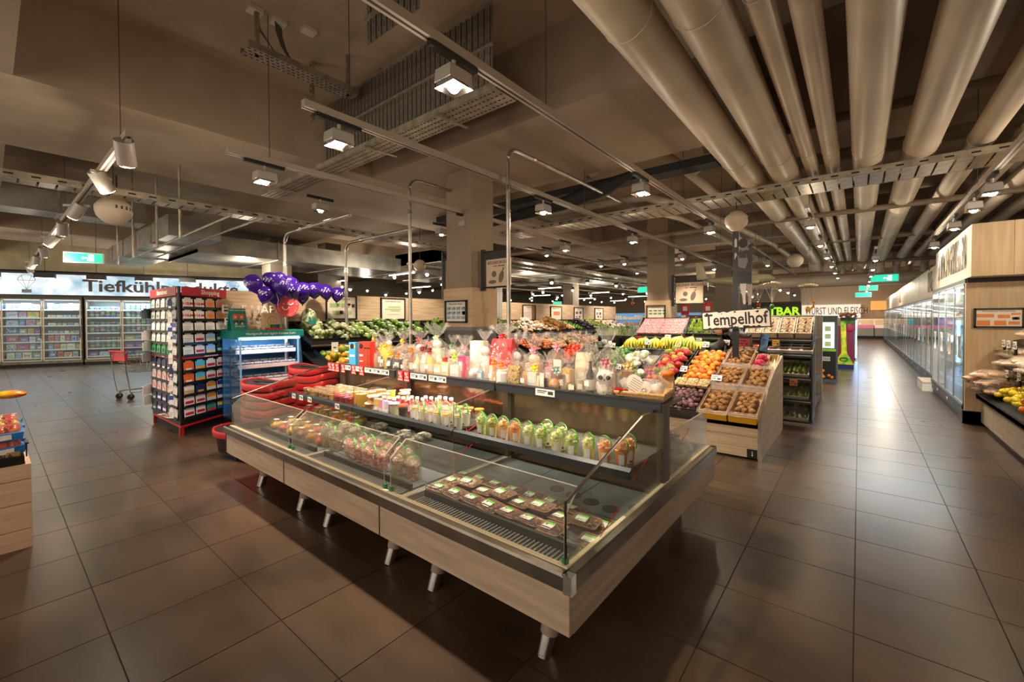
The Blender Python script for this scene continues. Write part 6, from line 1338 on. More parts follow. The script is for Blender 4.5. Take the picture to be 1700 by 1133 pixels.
# local frame: x along width, y up the slope. for +x facing shelves rz = PI/2 (front towards +x)
def veg(kind, c1, c2, r, sc=14, label=None, c3=None):
    t = thing(kind, 'x', 'vegetable'); q = random.Random(kind)
    if kind in ('lettuce_bag', 'salad_bag', 'herb_pack', 'root_bag', 'potato_bag', 'mushroom_pack', 'vegetable_bag'):
        m = MB(); n = 9
        for k in range(n): m.ball((q.uniform(-.6, .6)*r, q.uniform(-.75, .75)*r, q.uniform(.25, .6)*r), r*q.uniform(.42, .62), 7, 5)
        m.build('vegetable_filling', blotch(c1, c2, sc, .35, rand=.25, bump=.3, c3=c3), t, True)
        MB().box(-r*.32, r*.32, -r*.45, r*.25, r*.98, r*1.0).build('label', lbl_m, t)
    elif kind == 'leafy_head':
        m = MB()
        for k in range(14):
            a = k*2.4; rr_ = r*(.35+.05*k); m.M = Matrix.Rotation(a, 4, 'Z') @ Matrix.Rotation(-.5-.05*k, 4, 'Y')
            m.add([(0, -r*.2, 0), (rr_*.6, -r*.5, r*.2), (rr_*1.3, -r*.25, r*.5), (rr_*1.3, r*.3, r*.45), (rr_*.6, r*.5, r*.15), (0, r*.2, 0), (rr_*.6, 0, 0)], [(0, 1, 6), (1, 2, 6), (2, 3, 6), (3, 4, 6), (4, 5, 6), (5, 0, 6)])
        m.build('leaves', blotch(c1, c2, sc, .5, rand=.3, c3=c3), t)
        MB().ball((0, 0, r*.3), r*.5, 8, 5).build('heart', blotch(c2, c1, sc, .5), t, True)
    elif kind in ('cucumber', 'carrot_bunch', 'courgette', 'leek', 'parsnip'):
        MB().tube([(-r*2.3, 0, r*.7), (-r, .0, r*.62), (r, 0, r*.62), (r*2.3, 0, r*.75)], [r*.35, r*.55, r*.6, r*.25], 8).build('body', blotch(c1, c2, sc, .35, rand=.3), t, True)
        MB().cyl((-r*2.3, 0, r*.7), (-r*2.5, 0, r*.75), r*.12, 5).build('stem', blotch('#4f7a2a', '#7aa044', 9), t)
    else:
        MB().ball((0, 0, r*.85), r, 10, 7, rx=1.0, ry=1.0, rz=.88).build('body', blotch(c1, c2, sc, .3, rand=.35, c3=c3), t, True)
        MB().cyl((0, 0, r*1.6), (0, 0, r*1.75), r*.12, 5).build('stem', blotch('#4f7a2a', '#7a8a44', 9), t)
    return t
VEG = {}
def getv(key, *a):
    if key not in VEG: VEG[key] = (veg(*a), [])
    return VEG[key]
def fill(crate, rz, ang, key, args, w, d, nx, ny, label, group, jit=.15, lift=.012, rot=None, scl=1, layers=1, cat=None):
    p, u = getv(key, *args); R3 = Matrix.Rotation(rz, 4, 'Z') @ Matrix.Rotation(ang, 4, 'X')
    for L in range(layers):
        for j in range(ny):
            for i in range(nx):
                if L and rnd.random() < .3: continue
                x = (-w/2+w*(i+.5)/nx)*(1-.15*L)+rnd.uniform(-jit, jit)*w/nx; y = d*(j+.5)/ny*(1-.1*L)+.02*L+rnd.uniform(-jit, jit)*d/ny
                v = Vector(crate.location)+(R3 @ Vector((x, y, lift+L*args[3]*1.1)))
                rr_ = (R3 @ Matrix.Rotation(rot if rot is not None else rnd.uniform(0, 6), 4, 'Z')).to_euler()
                o = first_or_dup(p, u, loc=v, rot=tuple(rr_), label=label, group=group, scale=scl*rnd.uniform(.92, 1.08))
                if cat: o['category'] = cat
U, Lw = .355, .352
up = [  # y centre, width, args, nx, ny, description, layers
 (3.62, .44, ('lettuce_bag', '#4a6428', '#b4bc80', .085, 40), 2, 4, 'bag of pale chopped salad', 2), (4.08, .44, ('salad_bag', '#54702c', '#c4c49c', .08, 44), 2, 4, 'bag of white and green salad', 2), (4.53, .42, ('lettuce_bag', '#5a8424', '#aac05a', .085, 40), 2, 4, 'bag of bright green lettuce', 1),
 (5.0, .46, ('herb_pack', '#3c6420', '#84a040', .08, 30), 3, 4, 'pack of dark green leaves with white label', 2), (5.48, .46, ('herb_pack', '#456f28', '#8fae4c', .08, 30), 3, 4, 'pack of green leaves with white label', 2),
 (5.96, .46, ('leafy_head', '#3f7426', '#86aa4c', .075, 12), 3, 4, 'loose green leafy head', 1), (6.44, .46, ('leafy_head', '#3a7024', '#7fa844', .08, 12), 3, 4, 'tall green leafy head', 2), (6.92, .46, ('leafy_head', '#3a7024', '#7fa844', .08, 12), 3, 4, 'green leafy head next to the column', 2), (7.9, .46, ('leafy_head', '#3a7024', '#7fa844', .08, 12), 3, 4, 'green leafy head partly behind the column', 1),
 (8.78, .5, ('leafy_head', '#9fb874', '#dfe6bc', .09, 8), 3, 3, 'pale green cabbage head', 2), (9.32, .5, ('root_bag', '#e07a5a', '#f0e0d0', .08, 22), 3, 4, 'bag of pink and white radishes', 1), (9.86, .5, ('root_bag', '#d9b49a', '#f0e4d8', .085, 20), 3, 4, 'bag of pale roots', 2), (10.4, .5, ('root_bag', '#b8875a', '#e6cfae', .085, 20), 3, 4, 'bag of pale brown onions', 1),
 (10.98, .58, ('potato_bag', '#a8743c', '#d9a86a', .1, 12), 3, 4, 'net bag of brown potatoes', 2), (11.6, .55, ('potato_bag', '#b0803f', '#e0b478', .095, 12), 3, 4, 'net bag of golden potatoes', 1), (12.2, .55, ('cucumber', '#2f6b24', '#5c9a3a', .05, 8), 3, 8, 'dark green courgette', 1), (12.8, .5, ('aubergine', '#1a1220', '#33203a', .06, 8), 4, 5, 'dark purple aubergine', 2),
 (13.34, .5, ('leafy_head', '#8fae3c', '#cfe07a', .085, 8), 3, 4, 'bright green lettuce head', 1), (13.88, .5, ('leafy_head', '#a8c45a', '#e0eaa0', .085, 8), 3, 4, 'pale lettuce head', 1), (14.42, .5, ('root_bag', '#e0a04a', '#f2dfb0', .08, 22), 3, 4, 'bag of yellow and white vegetables', 1), (14.96, .5, ('vegetable_bag', '#b87a6a', '#efdcd4', .08, 22), 3, 4, 'bag of pink and white vegetables', 1), (15.5, .5, ('vegetable_bag', '#8a5a64', '#e9d4d4', .08, 22), 3, 4, 'bag of dark pink radishes', 1)]
lo = [
 (3.8, .6, ('vegetable_bag', '#e0921e', '#6f9a34', .095, 9), 3, 3, 'green bag with orange print', 2), (4.5, .6, ('vegetable_bag', '#5f9a34', '#e8b43c', .095, 9), 3, 3, 'yellow and green vegetable bag', 2), (5.2, .6, ('parsnip', '#d9a868', '#efd2a0', .06, 8), 2, 7, 'pale parsnip', 2), (5.95, .6, ('vegetable_bag', '#d9b83c', '#8a3a34', .09, 9), 3, 3, 'yellow and red vegetable bag', 1), (6.6, .55, ('leafy_head', '#3a2a26', '#5f7a34', .08, 8), 3, 3, 'dark salad head', 1),
 (8.9, .55, ('carrot', '#e0682a', '#f09050', .05, 9), 4, 6, 'orange carrot', 1), (9.5, .55, ('sweet_potato', '#c8683a', '#e09060', .065, 9), 3, 5, 'orange sweet potato', 2), (10.2, .6, ('potato_bag', '#d9782a', '#efe0c0', .09, 16), 3, 4, 'orange net of potatoes', 1), (10.85, .6, ('potato_bag', '#c8863a', '#f0dcb0', .09, 16), 3, 4, 'net of pale potatoes', 2), (11.5, .6, ('potato_bag', '#b0703a', '#dcb48a', .09, 16), 3, 4, 'net of brown onions', 2), (12.1, .55, ('onion', '#8a5034', '#c89a78', .05, 9), 5, 6, 'brown onion', 2), (12.7, .55, ('ginger', '#a88060', '#d9b898', .05, 9), 5, 5, 'pale brown root', 1),
 (13.25, .5, ('cucumber', '#2f6b24', '#5c9a3a', .045, 8), 3, 9, 'slim dark green cucumber', 2), (13.8, .5, ('tomato', '#c8321e', '#e0583a', .06, 6), 4, 5, 'red tomato', 2), (14.3, .45, ('pepper', '#d9a83c', '#e8c87a', .07, 6), 3, 4, 'yellow melon', 2), (14.8, .5, ('squash', '#d0a030', '#8a8f50', .08, 6), 3, 4, 'yellow green squash', 1), (15.35, .5, ('radish', '#c01848', '#e0507a', .055, 6), 4, 5, 'bright pink radish', 2)]
for tier, lst, x0, z0, ang, dd in (('upper', up, -6.99, 1.245, U, .80), ('lower', lo, -6.41, .765, Lw, .86)):
    for (y, w, a, nx, ny, desc, lay_) in lst:
        crt = slope_crate(x0, y, z0, w-.02, dd, ang, 'black crate of the %s wall tier holding %ss' % (tier, desc.split(' with')[0]), PI/2, grp='black crates of the %s wall tier' % tier)
        fill(crt, PI/2, ang, a[0]+a[1]+a[2], a, w-.06, dd-.04, nx, ny, '%s in the %s tier of the wall shelf' % (desc, tier), '%ss, %s wall tier' % (desc, tier), rot=None if 'cucumber' not in a[0] and 'parsnip' not in a[0] else .3, layers=lay_)
for k, (y, c) in enumerate(((3.75, '#e9e4de'), (5.9, '#0f8a72'), (6.7, '#0f8a72'), (8.7, '#e9e4de'), (9.5, '#eab22c'), (10.1, '#eab22c'), (10.9, '#eab22c'), (12.0, '#eab22c'), (12.4, '#3aa88f'), (13.4, '#3aa88f'), (14, '#3aa88f'), (14.5, '#3aa88f'), (15, '#eab22c'), (15.4, '#3aa88f'), (15.8, '#3aa88f'))):
    t = thing('price_card', 'small %s price card clipped to the upper shelf edge' % ('white' if c == '#e9e4de' else 'yellow' if c == '#eab22c' else 'green'), 'price card', (-6.945, y, 1.16), 0, 'price cards on the wall shelf edge')
    MB().box(0, .004, -.06, .06, -.08, .08).build('card', plain(c, .5), t); MB().box(.004, .005, -.045, .045, -.065, .03).build('paper', tagw, t); MB().box(.005, .006, -.03, .02, -.02, .0).build('print', ink, t)
t = thing('net_bag', 'large green net bag with teal label leaning at the left shelf end', 'bag', (-7.35, 3.5, 1.55)); MB().ball((0, 0, .1), .15, 12, 8, ry=.8, rz=1.2).build('bag', S('#5a6a3a', '#cfd4b0', 18), t, True); MB().box(.13, .14, -.06, .06, .0, .12).build('label', teal, t)

# ------------------------------------------------ island with kiwis, kakis and mangos
IX0, IX1 = -4.4, -.85; IY = 5.48
pw = wood('#b39a7e', '#cbb294', 0, .5, 4); pwy = wood('#a3917b', '#b9a58c', 1, .5, 4)
t = ISL = thing('fruit_island', 'sloping wood clad fruit island behind the kiosk with kiwis at its right end', 'display stand', (IX0, IY, 0))
SLP = math.atan(.353)
def iz(y): return .43+(y-5.48)*.353
for z0, z1 in ((.02, .13), (.134, .255), (.259, .37)): at(t).box(IX0, IX1-.03, IY, IY+.02, z0, z1).build('plank', pw, t)
at(t).box(IX0, IX1-.03, IY, IY+.02, .37, .42).build('front_rail', plain('#7a6a5a', .4), t)
at(t).box(IX1-.14, IX1-.035, IY-.004, IY, .02, .12).build('vent_plate', black, t)
for k in range(3): at(t).cyl((IX1-.09, IY-.006, .05+.02*k), (IX1-.08, IY-.006, .05+.02*k), .008, 8).build('vent_mark', steel, t)
prf = [(5.48, 0), (5.48, .43), (6.15, .86), (7.25, 1.08), (7.25, 0)]
zb = [0, .13, .26, .39, .52, .65, .78, .91, 1.08]
for a, b in zip(zb, zb[1:]):     # planks of the right cheek, each clipped to the slanted profile
    def yl(z): return 5.48 if z <= .43 else (5.48+(z-.43)/.43*.67 if z <= .86 else 6.15+(z-.86)/.22*1.1)
    at(t).prism([(yl(a), a), (7.25, a), (7.25, b-.004), (min(7.24, yl(b)), b-.004)] if not (a < .43 < b) else [(5.48, a), (7.25, a), (7.25, b-.004), (yl(b), b-.004), (5.48, .43)], 0, IX1-.03, IX1).build('side_plank', pwy, t)
at(t).box(IX1-.03, IX1+.004, IY-.006, IY+.012, 0, .43).build('corner_trim', steel, t)
at(t).prism([(5.48, .36), (5.48, .42), (7.25, 1.045), (7.25, .98)], 0, IX0, IX1-.03).build('sloped_deck', black, t)
at(t).box(IX0, IX1, 7.25, 7.28, 0, 1.1).build('back_panel', dgrey, t); at(t).box(IX0+.1, IX1-.05, 5.6, 5.65, 0, .36).build('inner_base', black_m, t)
kraftm = blotch('#b08a5e', '#c29a6c', 20, .7)
linerm = clear('crate_liner', '#ffffff', .9, .22, .15, '#f4e6da', .8, 20)
def fruit_p(name, c1, c2, r, rx=1, ry=1, rz=1, sc=14, rough=.35, rand=.35, c3=None, leaf=False, cat='fruit'):
    t = thing(name, 'x', cat); MB().ball((0, 0, r*rz*.9), r, 12, 8, rx=rx, ry=ry, rz=rz).build('flesh', blotch(c1, c2, sc, rough, rand=rand, c3=c3, bump=.05), t, True)
    MB().cyl((0, r*ry*.96, r*rz*.9), (0, r*ry*1.04, r*rz*.9), r*.14, 6).build('stem_end', blotch('#4a3a24', '#5f7a34', 9), t)
    if leaf: MB().rings([[(r*.55*math.cos(2*PI*k/8), r*.55*math.sin(2*PI*k/8), r*rz*1.72) for k in range(8)], [(r*.1*math.cos(2*PI*k/8), r*.1*math.sin(2*PI*k/8), r*rz*1.86) for k in range(8)]], 8).build('calyx', grn, t)
    return (t, [])
def icrate(x0, x1, y0, y1, label, mat=None, h=.09, liner=False, dz=0, grp='crates on the fruit island'):
    L = (y1-y0)/math.cos(SLP); c = slope_crate((x0+x1)/2, y0, iz(y0)+.005+dz, x1-x0-.01, L-.01, SLP, label, 0, mat, h, grp, 'fruit_crate')
    if liner:
        w = x1-x0-.01; m = MB(); q = random.Random(label)
        pts = []
        for (sx, sy, ex, ey, n) in ((-w/2, 0, w/2, 0, 7), (w/2, 0, w/2, L, 6), (w/2, L, -w/2, L, 7), (-w/2, L, -w/2, 0, 6)):
            for k in range(n): pts.append((sx+(ex-sx)*k/n, sy+(ey-sy)*k/n))
        cx, cy = 0, L/2
        rg = [[(cx+(x-cx)*f+q.uniform(-.008, .008), cy+(y-cy)*f+q.uniform(-.008, .008), z+q.uniform(-.01, .012)) for x, y in pts] for f, z in ((.90, .02), (.95, h), (1.03, h+.035), (1.10, h-.01))]
        m.rings(rg, len(pts), False); m.build('plastic_liner', linerm, c)
    return c
def pile(crate, w, d, proto, n, r, label, group, layers=2, zoff=.015, ang=SLP, rz=0, cat=None, flat=.75):
    """packs n fruit in hex layers over a crate's tilted floor"""
    p, u = proto; R3 = Matrix.Rotation(rz, 4, 'Z') @ Matrix.Rotation(ang, 4, 'X'); q = random.Random(label); pts = []
    for L in range(layers):
        nx = max(1, int((w-r*L)/(2*r))); ny = max(1, int((d-r*L)/(1.85*r)))
        for j in range(ny):
            for i in range(nx-(j % 2)*(1 if nx > 2 else 0)):
                x = -w/2+r+(2*r)*i+(r if j % 2 else 0)+L*r*.6+(w-nx*2*r)/2; y = r+j*1.85*r+L*r*.7
                if abs(x) > w/2 or y > d-r*.5: continue
                pts.append((x, y, zoff+L*r*1.45))
    pts = pts if len(pts) <= n else pts[-n:]
    for (x, y, z) in pts:
        v = Vector(crate.location)+(R3 @ Vector((x+q.uniform(-.15, .15)*r, y+q.uniform(-.15, .15)*r, z+q.uniform(0, .3)*r)))
        first_or_dup(p, u, loc=v, rot=(q.uniform(-.5, .5), q.uniform(-.5, .5), q.uniform(0, 6.28)), label=label, group=group, scale=q.uniform(.9, 1.08))
kiwi = fruit_p('kiwi', '#7a5226', '#a8783c', .031, 1, 1.3, .92, 30, .6, .25)
KX = [(-1.50, -1.175), (-1.175, -.87)]
for k, (a, b) in enumerate(KX):
    c = icrate(a, b, 5.40, 5.95, 'cardboard kiwi tray with yellow front, %s of the front pair' % ('left', 'right')[k], kraftm, .10, True, .02)
    MB().box(-(b-a)/2+.01, (b-a)/2-.01, -.012, 0, .0, .08).build('yellow_front', plain('#d39a16', .45), c)
    pile(c, b-a-.05, .52, kiwi, 60, .034, 'brown kiwi in the %s tray of the front pair' % ('left', 'right')[k], 'kiwis in the %s front tray' % ('left', 'right')[k], 2, .045)
    c = icrate(a, b, 6.02, 6.55, 'lined kiwi tray in the middle row, %s one' % ('left', 'right')[k], kraftm, .10, True, .04)
    pile(c, b-a-.05, .5, kiwi, 55, .034, 'brown kiwi in the %s tray of the middle row' % ('left', 'right')[k], 'kiwis in the %s middle tray' % ('left', 'right')[k], 2, .045)
c = icrate(-1.50, -1.16, 6.62, 7.14, 'lined kiwi tray in the back row behind the town sign clip', kraftm, .10, True, .04)
pile(c, .3, .48, kiwi, 50, .034, 'brown kiwi in the rear tray', 'kiwis in the rear tray', 2, .045)
drag = fruit_p('dragon_fruit', '#b0143c', '#d9385a', .05, 1, 1.25, 1, 10, .4, .3)
c = icrate(-1.15, -1.0, 6.62, 7.14, 'narrow crate of bright pink dragon fruit', kraftm, .08); pile(c, .15, .5, drag, 14, .05, 'bright pink dragon fruit beside the rear kiwi tray', 'pink dragon fruit', 2, .03)
c = icrate(-1.0, -.87, 6.62, 7.14, 'crate of film wrapped pale lemongrass at the island corner', kraftm, .08)
stk = thing('lemongrass_pack', 'x', 'vegetable'); MB().tube([(0, -.13, .02), (0, 0, .025), (0, .14, .02)], [.008, .012, .006], 6).build('stalk', S('#c8c88a', '#e9e6c4', 20), stk, True); MB().box(-.01, .01, -.02, .02, .03, .032).build('band', red, stk); su_ = []
for k in range(9): first_or_dup(stk, su_, loc=Vector(c.location)+Vector((-.045+.012*k, .17+.1*(k % 3), .05+.035*(k % 3)+.012*(k % 2))), rot=(SLP, 0, rnd.uniform(-.15, .15)), label='pale lemongrass stalk in the corner crate of the island', group='lemongrass stalks')
kaki = fruit_p('kaki', '#e0661a', '#f0a030', .042, 1.05, 1.05, .85, 8, .25, .5, None, True)
c = icrate(-1.98, -1.52, 6.12, 7.14, 'long black crate heaped with orange kakis', None, .09); pile(c, .44, 1.05, kaki, 110, .043, 'shiny orange kaki in the long crate', 'orange kakis', 2, .03)
mang = fruit_p('mango', '#a82c34', '#c8862c', .058, 1, 1.35, .85, 7, .28, .9, '#7a8a2c')
c = icrate(-2.46, -2.0, 6.12, 7.14, 'long black crate of red and green mangos', None, .09); pile(c, .44, 1.05, mang, 48, .062, 'red yellow and green mango in the black crate', 'mangos', 2, .03)
pass_ = fruit_p('passion_fruit', '#4a2c30', '#7a5458', .034, 1, 1, .95, 16, .45, .4)
c = icrate(-1.98, -1.52, 5.44, 5.95, 'black crate of dark purple passion fruit at the island front', None, .09); pile(c, .44, .5, pass_, 90, .034, 'dark purple passion fruit in the front crate', 'passion fruit', 2, .03)
c = icrate(-2.46, -2.0, 5.44, 5.95, 'black crate of passion fruit behind the kiosk corner', None, .09); pile(c, .44, .5, pass_, 60, .034, 'passion fruit in the crate behind the kiosk corner', 'passion fruit behind the kiosk corner', 1, .03)
pis = thing('physalis_punnet', 'x', 'punnet'); MB().rings([rect(.06, .045, 0), rect(.07, .055, .04)], 4, True).build('tray', kraftm, pis); m = MB(); q = random.Random(3)
for k in range(26): m.ball((q.uniform(-.055, .055), q.uniform(-.042, .042), .035+q.uniform(0, .015)), .011, 6, 4)
m.build('fruit_filling', S('#a8a04a', '#efe6c0', 60), pis, True); pu_ = []
for k in range(6): first_or_dup(pis, pu_, loc=(-1.9+.15*(k % 3), 5.98+.09*(k//3), iz(5.98+.09*(k//3))+.10), rot=(SLP, 0, rnd.uniform(-.1, .1)), label='small punnet of pale green and cream berries below the kakis', group='berry punnets')
pom = fruit_p('pomegranate', '#c22a24', '#e0563a', .045, 1, 1, .9, 7, .3, .4)
c = icrate(-2.46, -2.0, 5.98, 6.10, 'narrow crate of red pomegranates below the mangos', None, .05); pile(c, .44, .16, pom, 12, .046, 'red pomegranate below the mangos', 'pomegranates', 2, .03)
pap = fruit_p('papaya', '#5c8a2c', '#a8b43c', .055, 1, 1.3, .9, 7, .35, .5)
netw = plain('#ebe9e0', .6)
c = icrate(-2.94, -2.48, 6.12, 7.14, 'long black crate of papayas in white foam nets', None, .09)
pap_w = thing('netted_papaya', 'x', 'fruit'); MB().ball((0, 0, .055), .058, 12, 8, ry=1.35, rz=.9).build('foam_net', blotch('#e6e4da', '#cfd0c0', 90, .7, bump=.5), pap_w, True); MB().ball((0, -.062, .06), .034, 10, 6, ry=.6).build('fruit', S('#6f9a2c', '#b8b43a', 8), pap_w, True)
q = random.Random(12); wu = []
for k in range(20):
    L = k//11; x = -2.71+q.uniform(-.17, .17)*(1-.4*L); y = 6.45+q.uniform(-.2, .55)*(1-.4*L)
    first_or_dup(pap_w, wu, loc=(x, y, iz(y)+.03+L*.09+(.07 if k > 16 else 0)), rot=(q.uniform(-.4, .6), q.uniform(-.4, .4), q.uniform(-1.2, 1.2)), label='papaya in a white foam net heaped above the mangos', group='papayas in foam nets')
pile(c, .4, .3, pap, 8, .058, 'bare green papaya at the front of the netted ones', 'bare green papayas', 1, .03)
avo_s = fruit_p('avocado', '#2f5c24', '#5f8a3a', .042, 1, 1.3, .9, 14, .35, .4); avo_d = fruit_p('avocado', '#2a2a1c', '#4f5238', .042, 1, 1.3, .9, 20, .45, .4)
c = icrate(-3.42, -2.96, 6.12, 7.14, 'long black crate of green avocados', None, .09); pile(c, .44, 1.05, avo_s, 60, .046, 'smooth green avocado in the long black crate', 'green avocados', 2, .03)
c = icrate(-3.9, -3.44, 6.12, 7.14, 'long black crate of dark avocados', None, .09); pile(c, .44, 1.05, avo_d, 90, .046, 'rough dark avocado in the long black crate', 'dark avocados', 3, .03)
tomp = fruit_p('tomato', '#d0321c', '#ea6a40', .04, 1, 1, .9, 7, .25, .4)
c = icrate(-4.38, -3.92, 6.12, 7.14, 'long black crate of small red tomatoes', None, .09); pile(c, .44, 1.05, tomp, 80, .045, 'red tomato at the left end of the island', 'tomatoes on the island', 2, .03)
# bananas on the back ledge
t = thing('banana_ledge', 'black ledge along the island back carrying the bananas', 'shelf', (-3.4, 7.28, 0)); MB().box(0, 2.35, 0, .42, .96, 1.0).build('ledge', black, t); MB().box(0, 2.35, -.02, 0, .96, 1.06).build('ledge_edge', edge_m, t); MB().box(0, .05, 0, .4, 0, .96).build('leg', black, t); MB().box(2.3, 2.35, 0, .4, 0, .96).build('leg', black, t)
ban = thing('banana_bunch', 'x', 'banana'); bm_ = blotch('#d9b41e', '#b8b42c', 12, .45, rand=.6, c3='#8a9c2c')
for k in range(6):
    a = -.75+.3*k; m = MB(); m.M = Matrix.Rotation(a, 4, 'Z')
    m.tube([(0, 0, .15), (0, -.03, .135), (0, -.09, .11), (0, -.145, .06), (0, -.165, .01)], [.006, .013, .019, .017, .006], 8).build('banana', bm_, ban, True)
MB().cyl((0, 0, .14), (0, .01, .18), .014, 7, .009).build('crown', plain('#6a5a20', .6), ban, True)
bu_ = []
for k in range(34):
    x = -3.3+.068*k if k < 30 else -1.62+.12*(k-30); L = (k % 3)
    if x > -1.98 and k < 30: continue
    first_or_dup(ban, bu_, loc=(x, 7.50-.05*L+.0, 1.0+.05*L+(.04 if -2.6 < x < -2.1 else 0)), rot=(rnd.uniform(-.3, .15), rnd.uniform(-.2, .2), rnd.uniform(-.4, .4)), label='yellow green banana bunch %s' % ('left of the reaching arm' if x < -1.9 else 'behind the rear kiwi tray'), group='banana bunches '+('left' if x < -1.9 else 'behind the kiwis'), scale=rnd.uniform(1.0, 1.2) if x < -1.9 else .75)
# price signs on clips
def psign(x, y, z, w, h, lb, c='#e9e4e4', tilt=-.35, rz=-.25, grp='price signs on the fruit island', post=True):
    t = thing('price_sign', lb, 'price sign', (x, y, z), 0); t.rotation_euler = (tilt, 0, rz); t['group'] = grp
    MB().box(-w/2, w/2, -.003, .003, 0, h).build('sign_face', plain(c, .5), t); MB().box(-w*.4, w*.15, -.005, -.003, h*.65, h*.75).build('print', ink, t); MB().box(-w*.4, -w*.05, -.005, -.003, h*.3, h*.42).build('print', ink, t); MB().box(w*.1, w*.4, -.005, -.003, h*.15, h*.5).build('price_print', plain('#7a4a5a', .5), t)
    if post: MB().box(-.012, .012, 0, .02, -.08, .01).build('clip', black, t)
    return t
for x, y, dz, lb in ((-2.85, 7.22, .17, 'price sign on the banana ledge above the papayas'), (-2.33, 7.22, .16, 'price sign on the banana ledge above the mangos'), (-1.90, 7.22, .16, 'price sign on the banana ledge above the kakis'), (-1.62, 7.3, .2, 'greenish price sign before the black jacket'), (-2.55, 7.35, .26, 'cream price sign behind the high bananas'),
                     (-1.97, 6.35, .13, 'price sign between mangos and kakis'), (-1.97, 5.95, .10, 'price sign above the passion fruit'), (-2.96, 6.3, .12, 'price sign before the green avocados'), (-3.4, 7.0, .16, 'price sign at the avocado crates')):
    psign(x, y, iz(min(y, 7.14))+dz-.02, .11, .085, lb)
psign(-1.45, 6.02, .80, .14, .075, 'blank white price sign clipped above the front kiwi trays', '#f3f0ee')
psign(-1.33, 7.12, 1.19, .15, .125, 'red framed price sign clipped on the rear kiwi tray', '#cf4a58', -.1, -.1)
psign(-.98, 6.60, .98, .11, .03, 'dark red sign edge on black clip above the lemongrass', '#7a1830')
t = thing('blue_leaflet', 'blue printed leaflet sticking up behind the rear kiwi tray', 'leaflet', (-1.12, 7.34, 1.12), -.2); t.rotation_euler = (0, .15, -.2); MB().box(-.05, .05, 0, .01, 0, .26).build('leaflet', S('#3a7ab0', '#7fb4dc', 14), t); MB().box(-.055, .055, -.004, 0, .17, .18).build('band', dgrey, t)
MB().box(-.06, -.05, -.01, .02, -.1, .26).build('holder', black, t)
t = thing('herb_box', 'white and blue folded info tents at the left end of the banana ledge', 'sign', (-3.62, 7.3, 1.0)); MB().prism([(-.09, 0), (.09, 0), (0, .2)], 1, 0, .12).build('tent', whitec, t); MB().box(-.17, -.1, .05, .15, 0, .22).build('card', S('#7fb4dc', '#efeae4', 14), t); MB().box(.12, .3, 0, .02, .02, .1).build('green_card', teal, t)
MB().box(-.2, .32, 0, .16, -1.0, 0).build('pedestal', black, t)

# ------------------------------------------------ strawberry and mushroom shelf behind the island
t = BS = thing('rear_produce_shelf', 'wood backed black produce shelf with strawberries, cucumbers and mushroom trays', 'shelf', (-3.4, 8.0, 0))
wood_b = wood('#c4a07a', '#d6b590', 0, .5, 4)
for a, b in ((-3.36, -2.5), (-2.48, -1.5), (-1.48, -.56)):
    at(t).box(a, b, 8.42, 8.45, 1.45, 1.62).build('wood_back', wood_b, t); at(t).box(a, b, 8.41, 8.46, 1.62, 1.635).build('top_trim', black, t)
for x in (-3.4, -2.49, -1.49, -.56): at(t).prism([(7.95, 0), (8.46, 0), (8.46, 1.64), (8.38, 1.64), (7.95, 1.22)], 0, x-.012, x+.012).build('upright', black, t)
at(t).box(-3.4, -.56, 8.44, 8.46, 0, 1.62).build('back_panel', plain('#2a2724', .6), t)
tiers = [(1.29, 8.0, .42, .55), (1.06, 7.92, .48, .3), (.70, 7.86, .5, .35), (.36, 7.84, .52, .35), (.03, 7.82, .56, .3)]
for k, (z, y, d, ang) in enumerate(tiers):
    at(t).prism([(y, z-.02), (y, z), (y+d, z+d*math.tan(ang)), (y+d, z+d*math.tan(ang)-.02)], 0, -3.4, -.56).build('tier', black, t)
    at(t).box(-3.4, -.56, y-.02, y, z-.06, z+.01).build('tier_edge', edge_m, t); at(t).box(-3.4, -.56, y-.023, y-.02, z-.03, z-.02).build('chrome_line', steel, t)
def bcrate(x0, x1, tier, label, mat=None, h=.06, grp='crates on the rear shelf'):
    z, y, d, ang = tiers[tier]; return slope_crate((x0+x1)/2, y+.005, z+.004, x1-x0-.015, d/math.cos(ang)-.02, ang, label, 0, mat, h, grp), ang
straw = thing('strawberry_punnet', 'x', 'punnet'); MB().rings([rect(.07, .05, 0), rect(.078, .058, .05)], 4).build('punnet', clear('punnet', '#ffffff', .9, .06, .1), straw); m = MB(); q = random.Random(5)
for k in range(16): m.ball((q.uniform(-.06, .06), q.uniform(-.045, .045), .03+q.uniform(0, .025)), .017, 7, 5)
m.build('strawberries', S('#c8201c', '#e0503a', 30), straw, True); MB().rings([rect(.076, .056, .055), rect(.06, .045, .066)], 4).build('film_lid', clear('punnet_film', '#ffffff', .9, .06, .2, '#efe6f0', .6, 30), straw); sw = []
R2 = lambda ang: Matrix.Rotation(ang, 4, 'X')
for c0, (a, b) in enumerate(((-3.36, -2.93), (-2.92, -2.5))):
    c, ang = bcrate(a, b, 0, 'black crate of strawberry punnets, %s one' % ('left', 'right')[c0], None, .03)
    for j in range(5):
        for i in range(3):
            first_or_dup(straw, sw, loc=Vector(c.location)+R2(ang) @ Vector((-.135+.135*i, .05+.098*j, .012)), rot=(ang, 0, 0), label='strawberry punnet with film lid in the %s crate' % ('left', 'right')[c0], group='strawberry punnets, %s crate' % ('left', 'right')[c0])
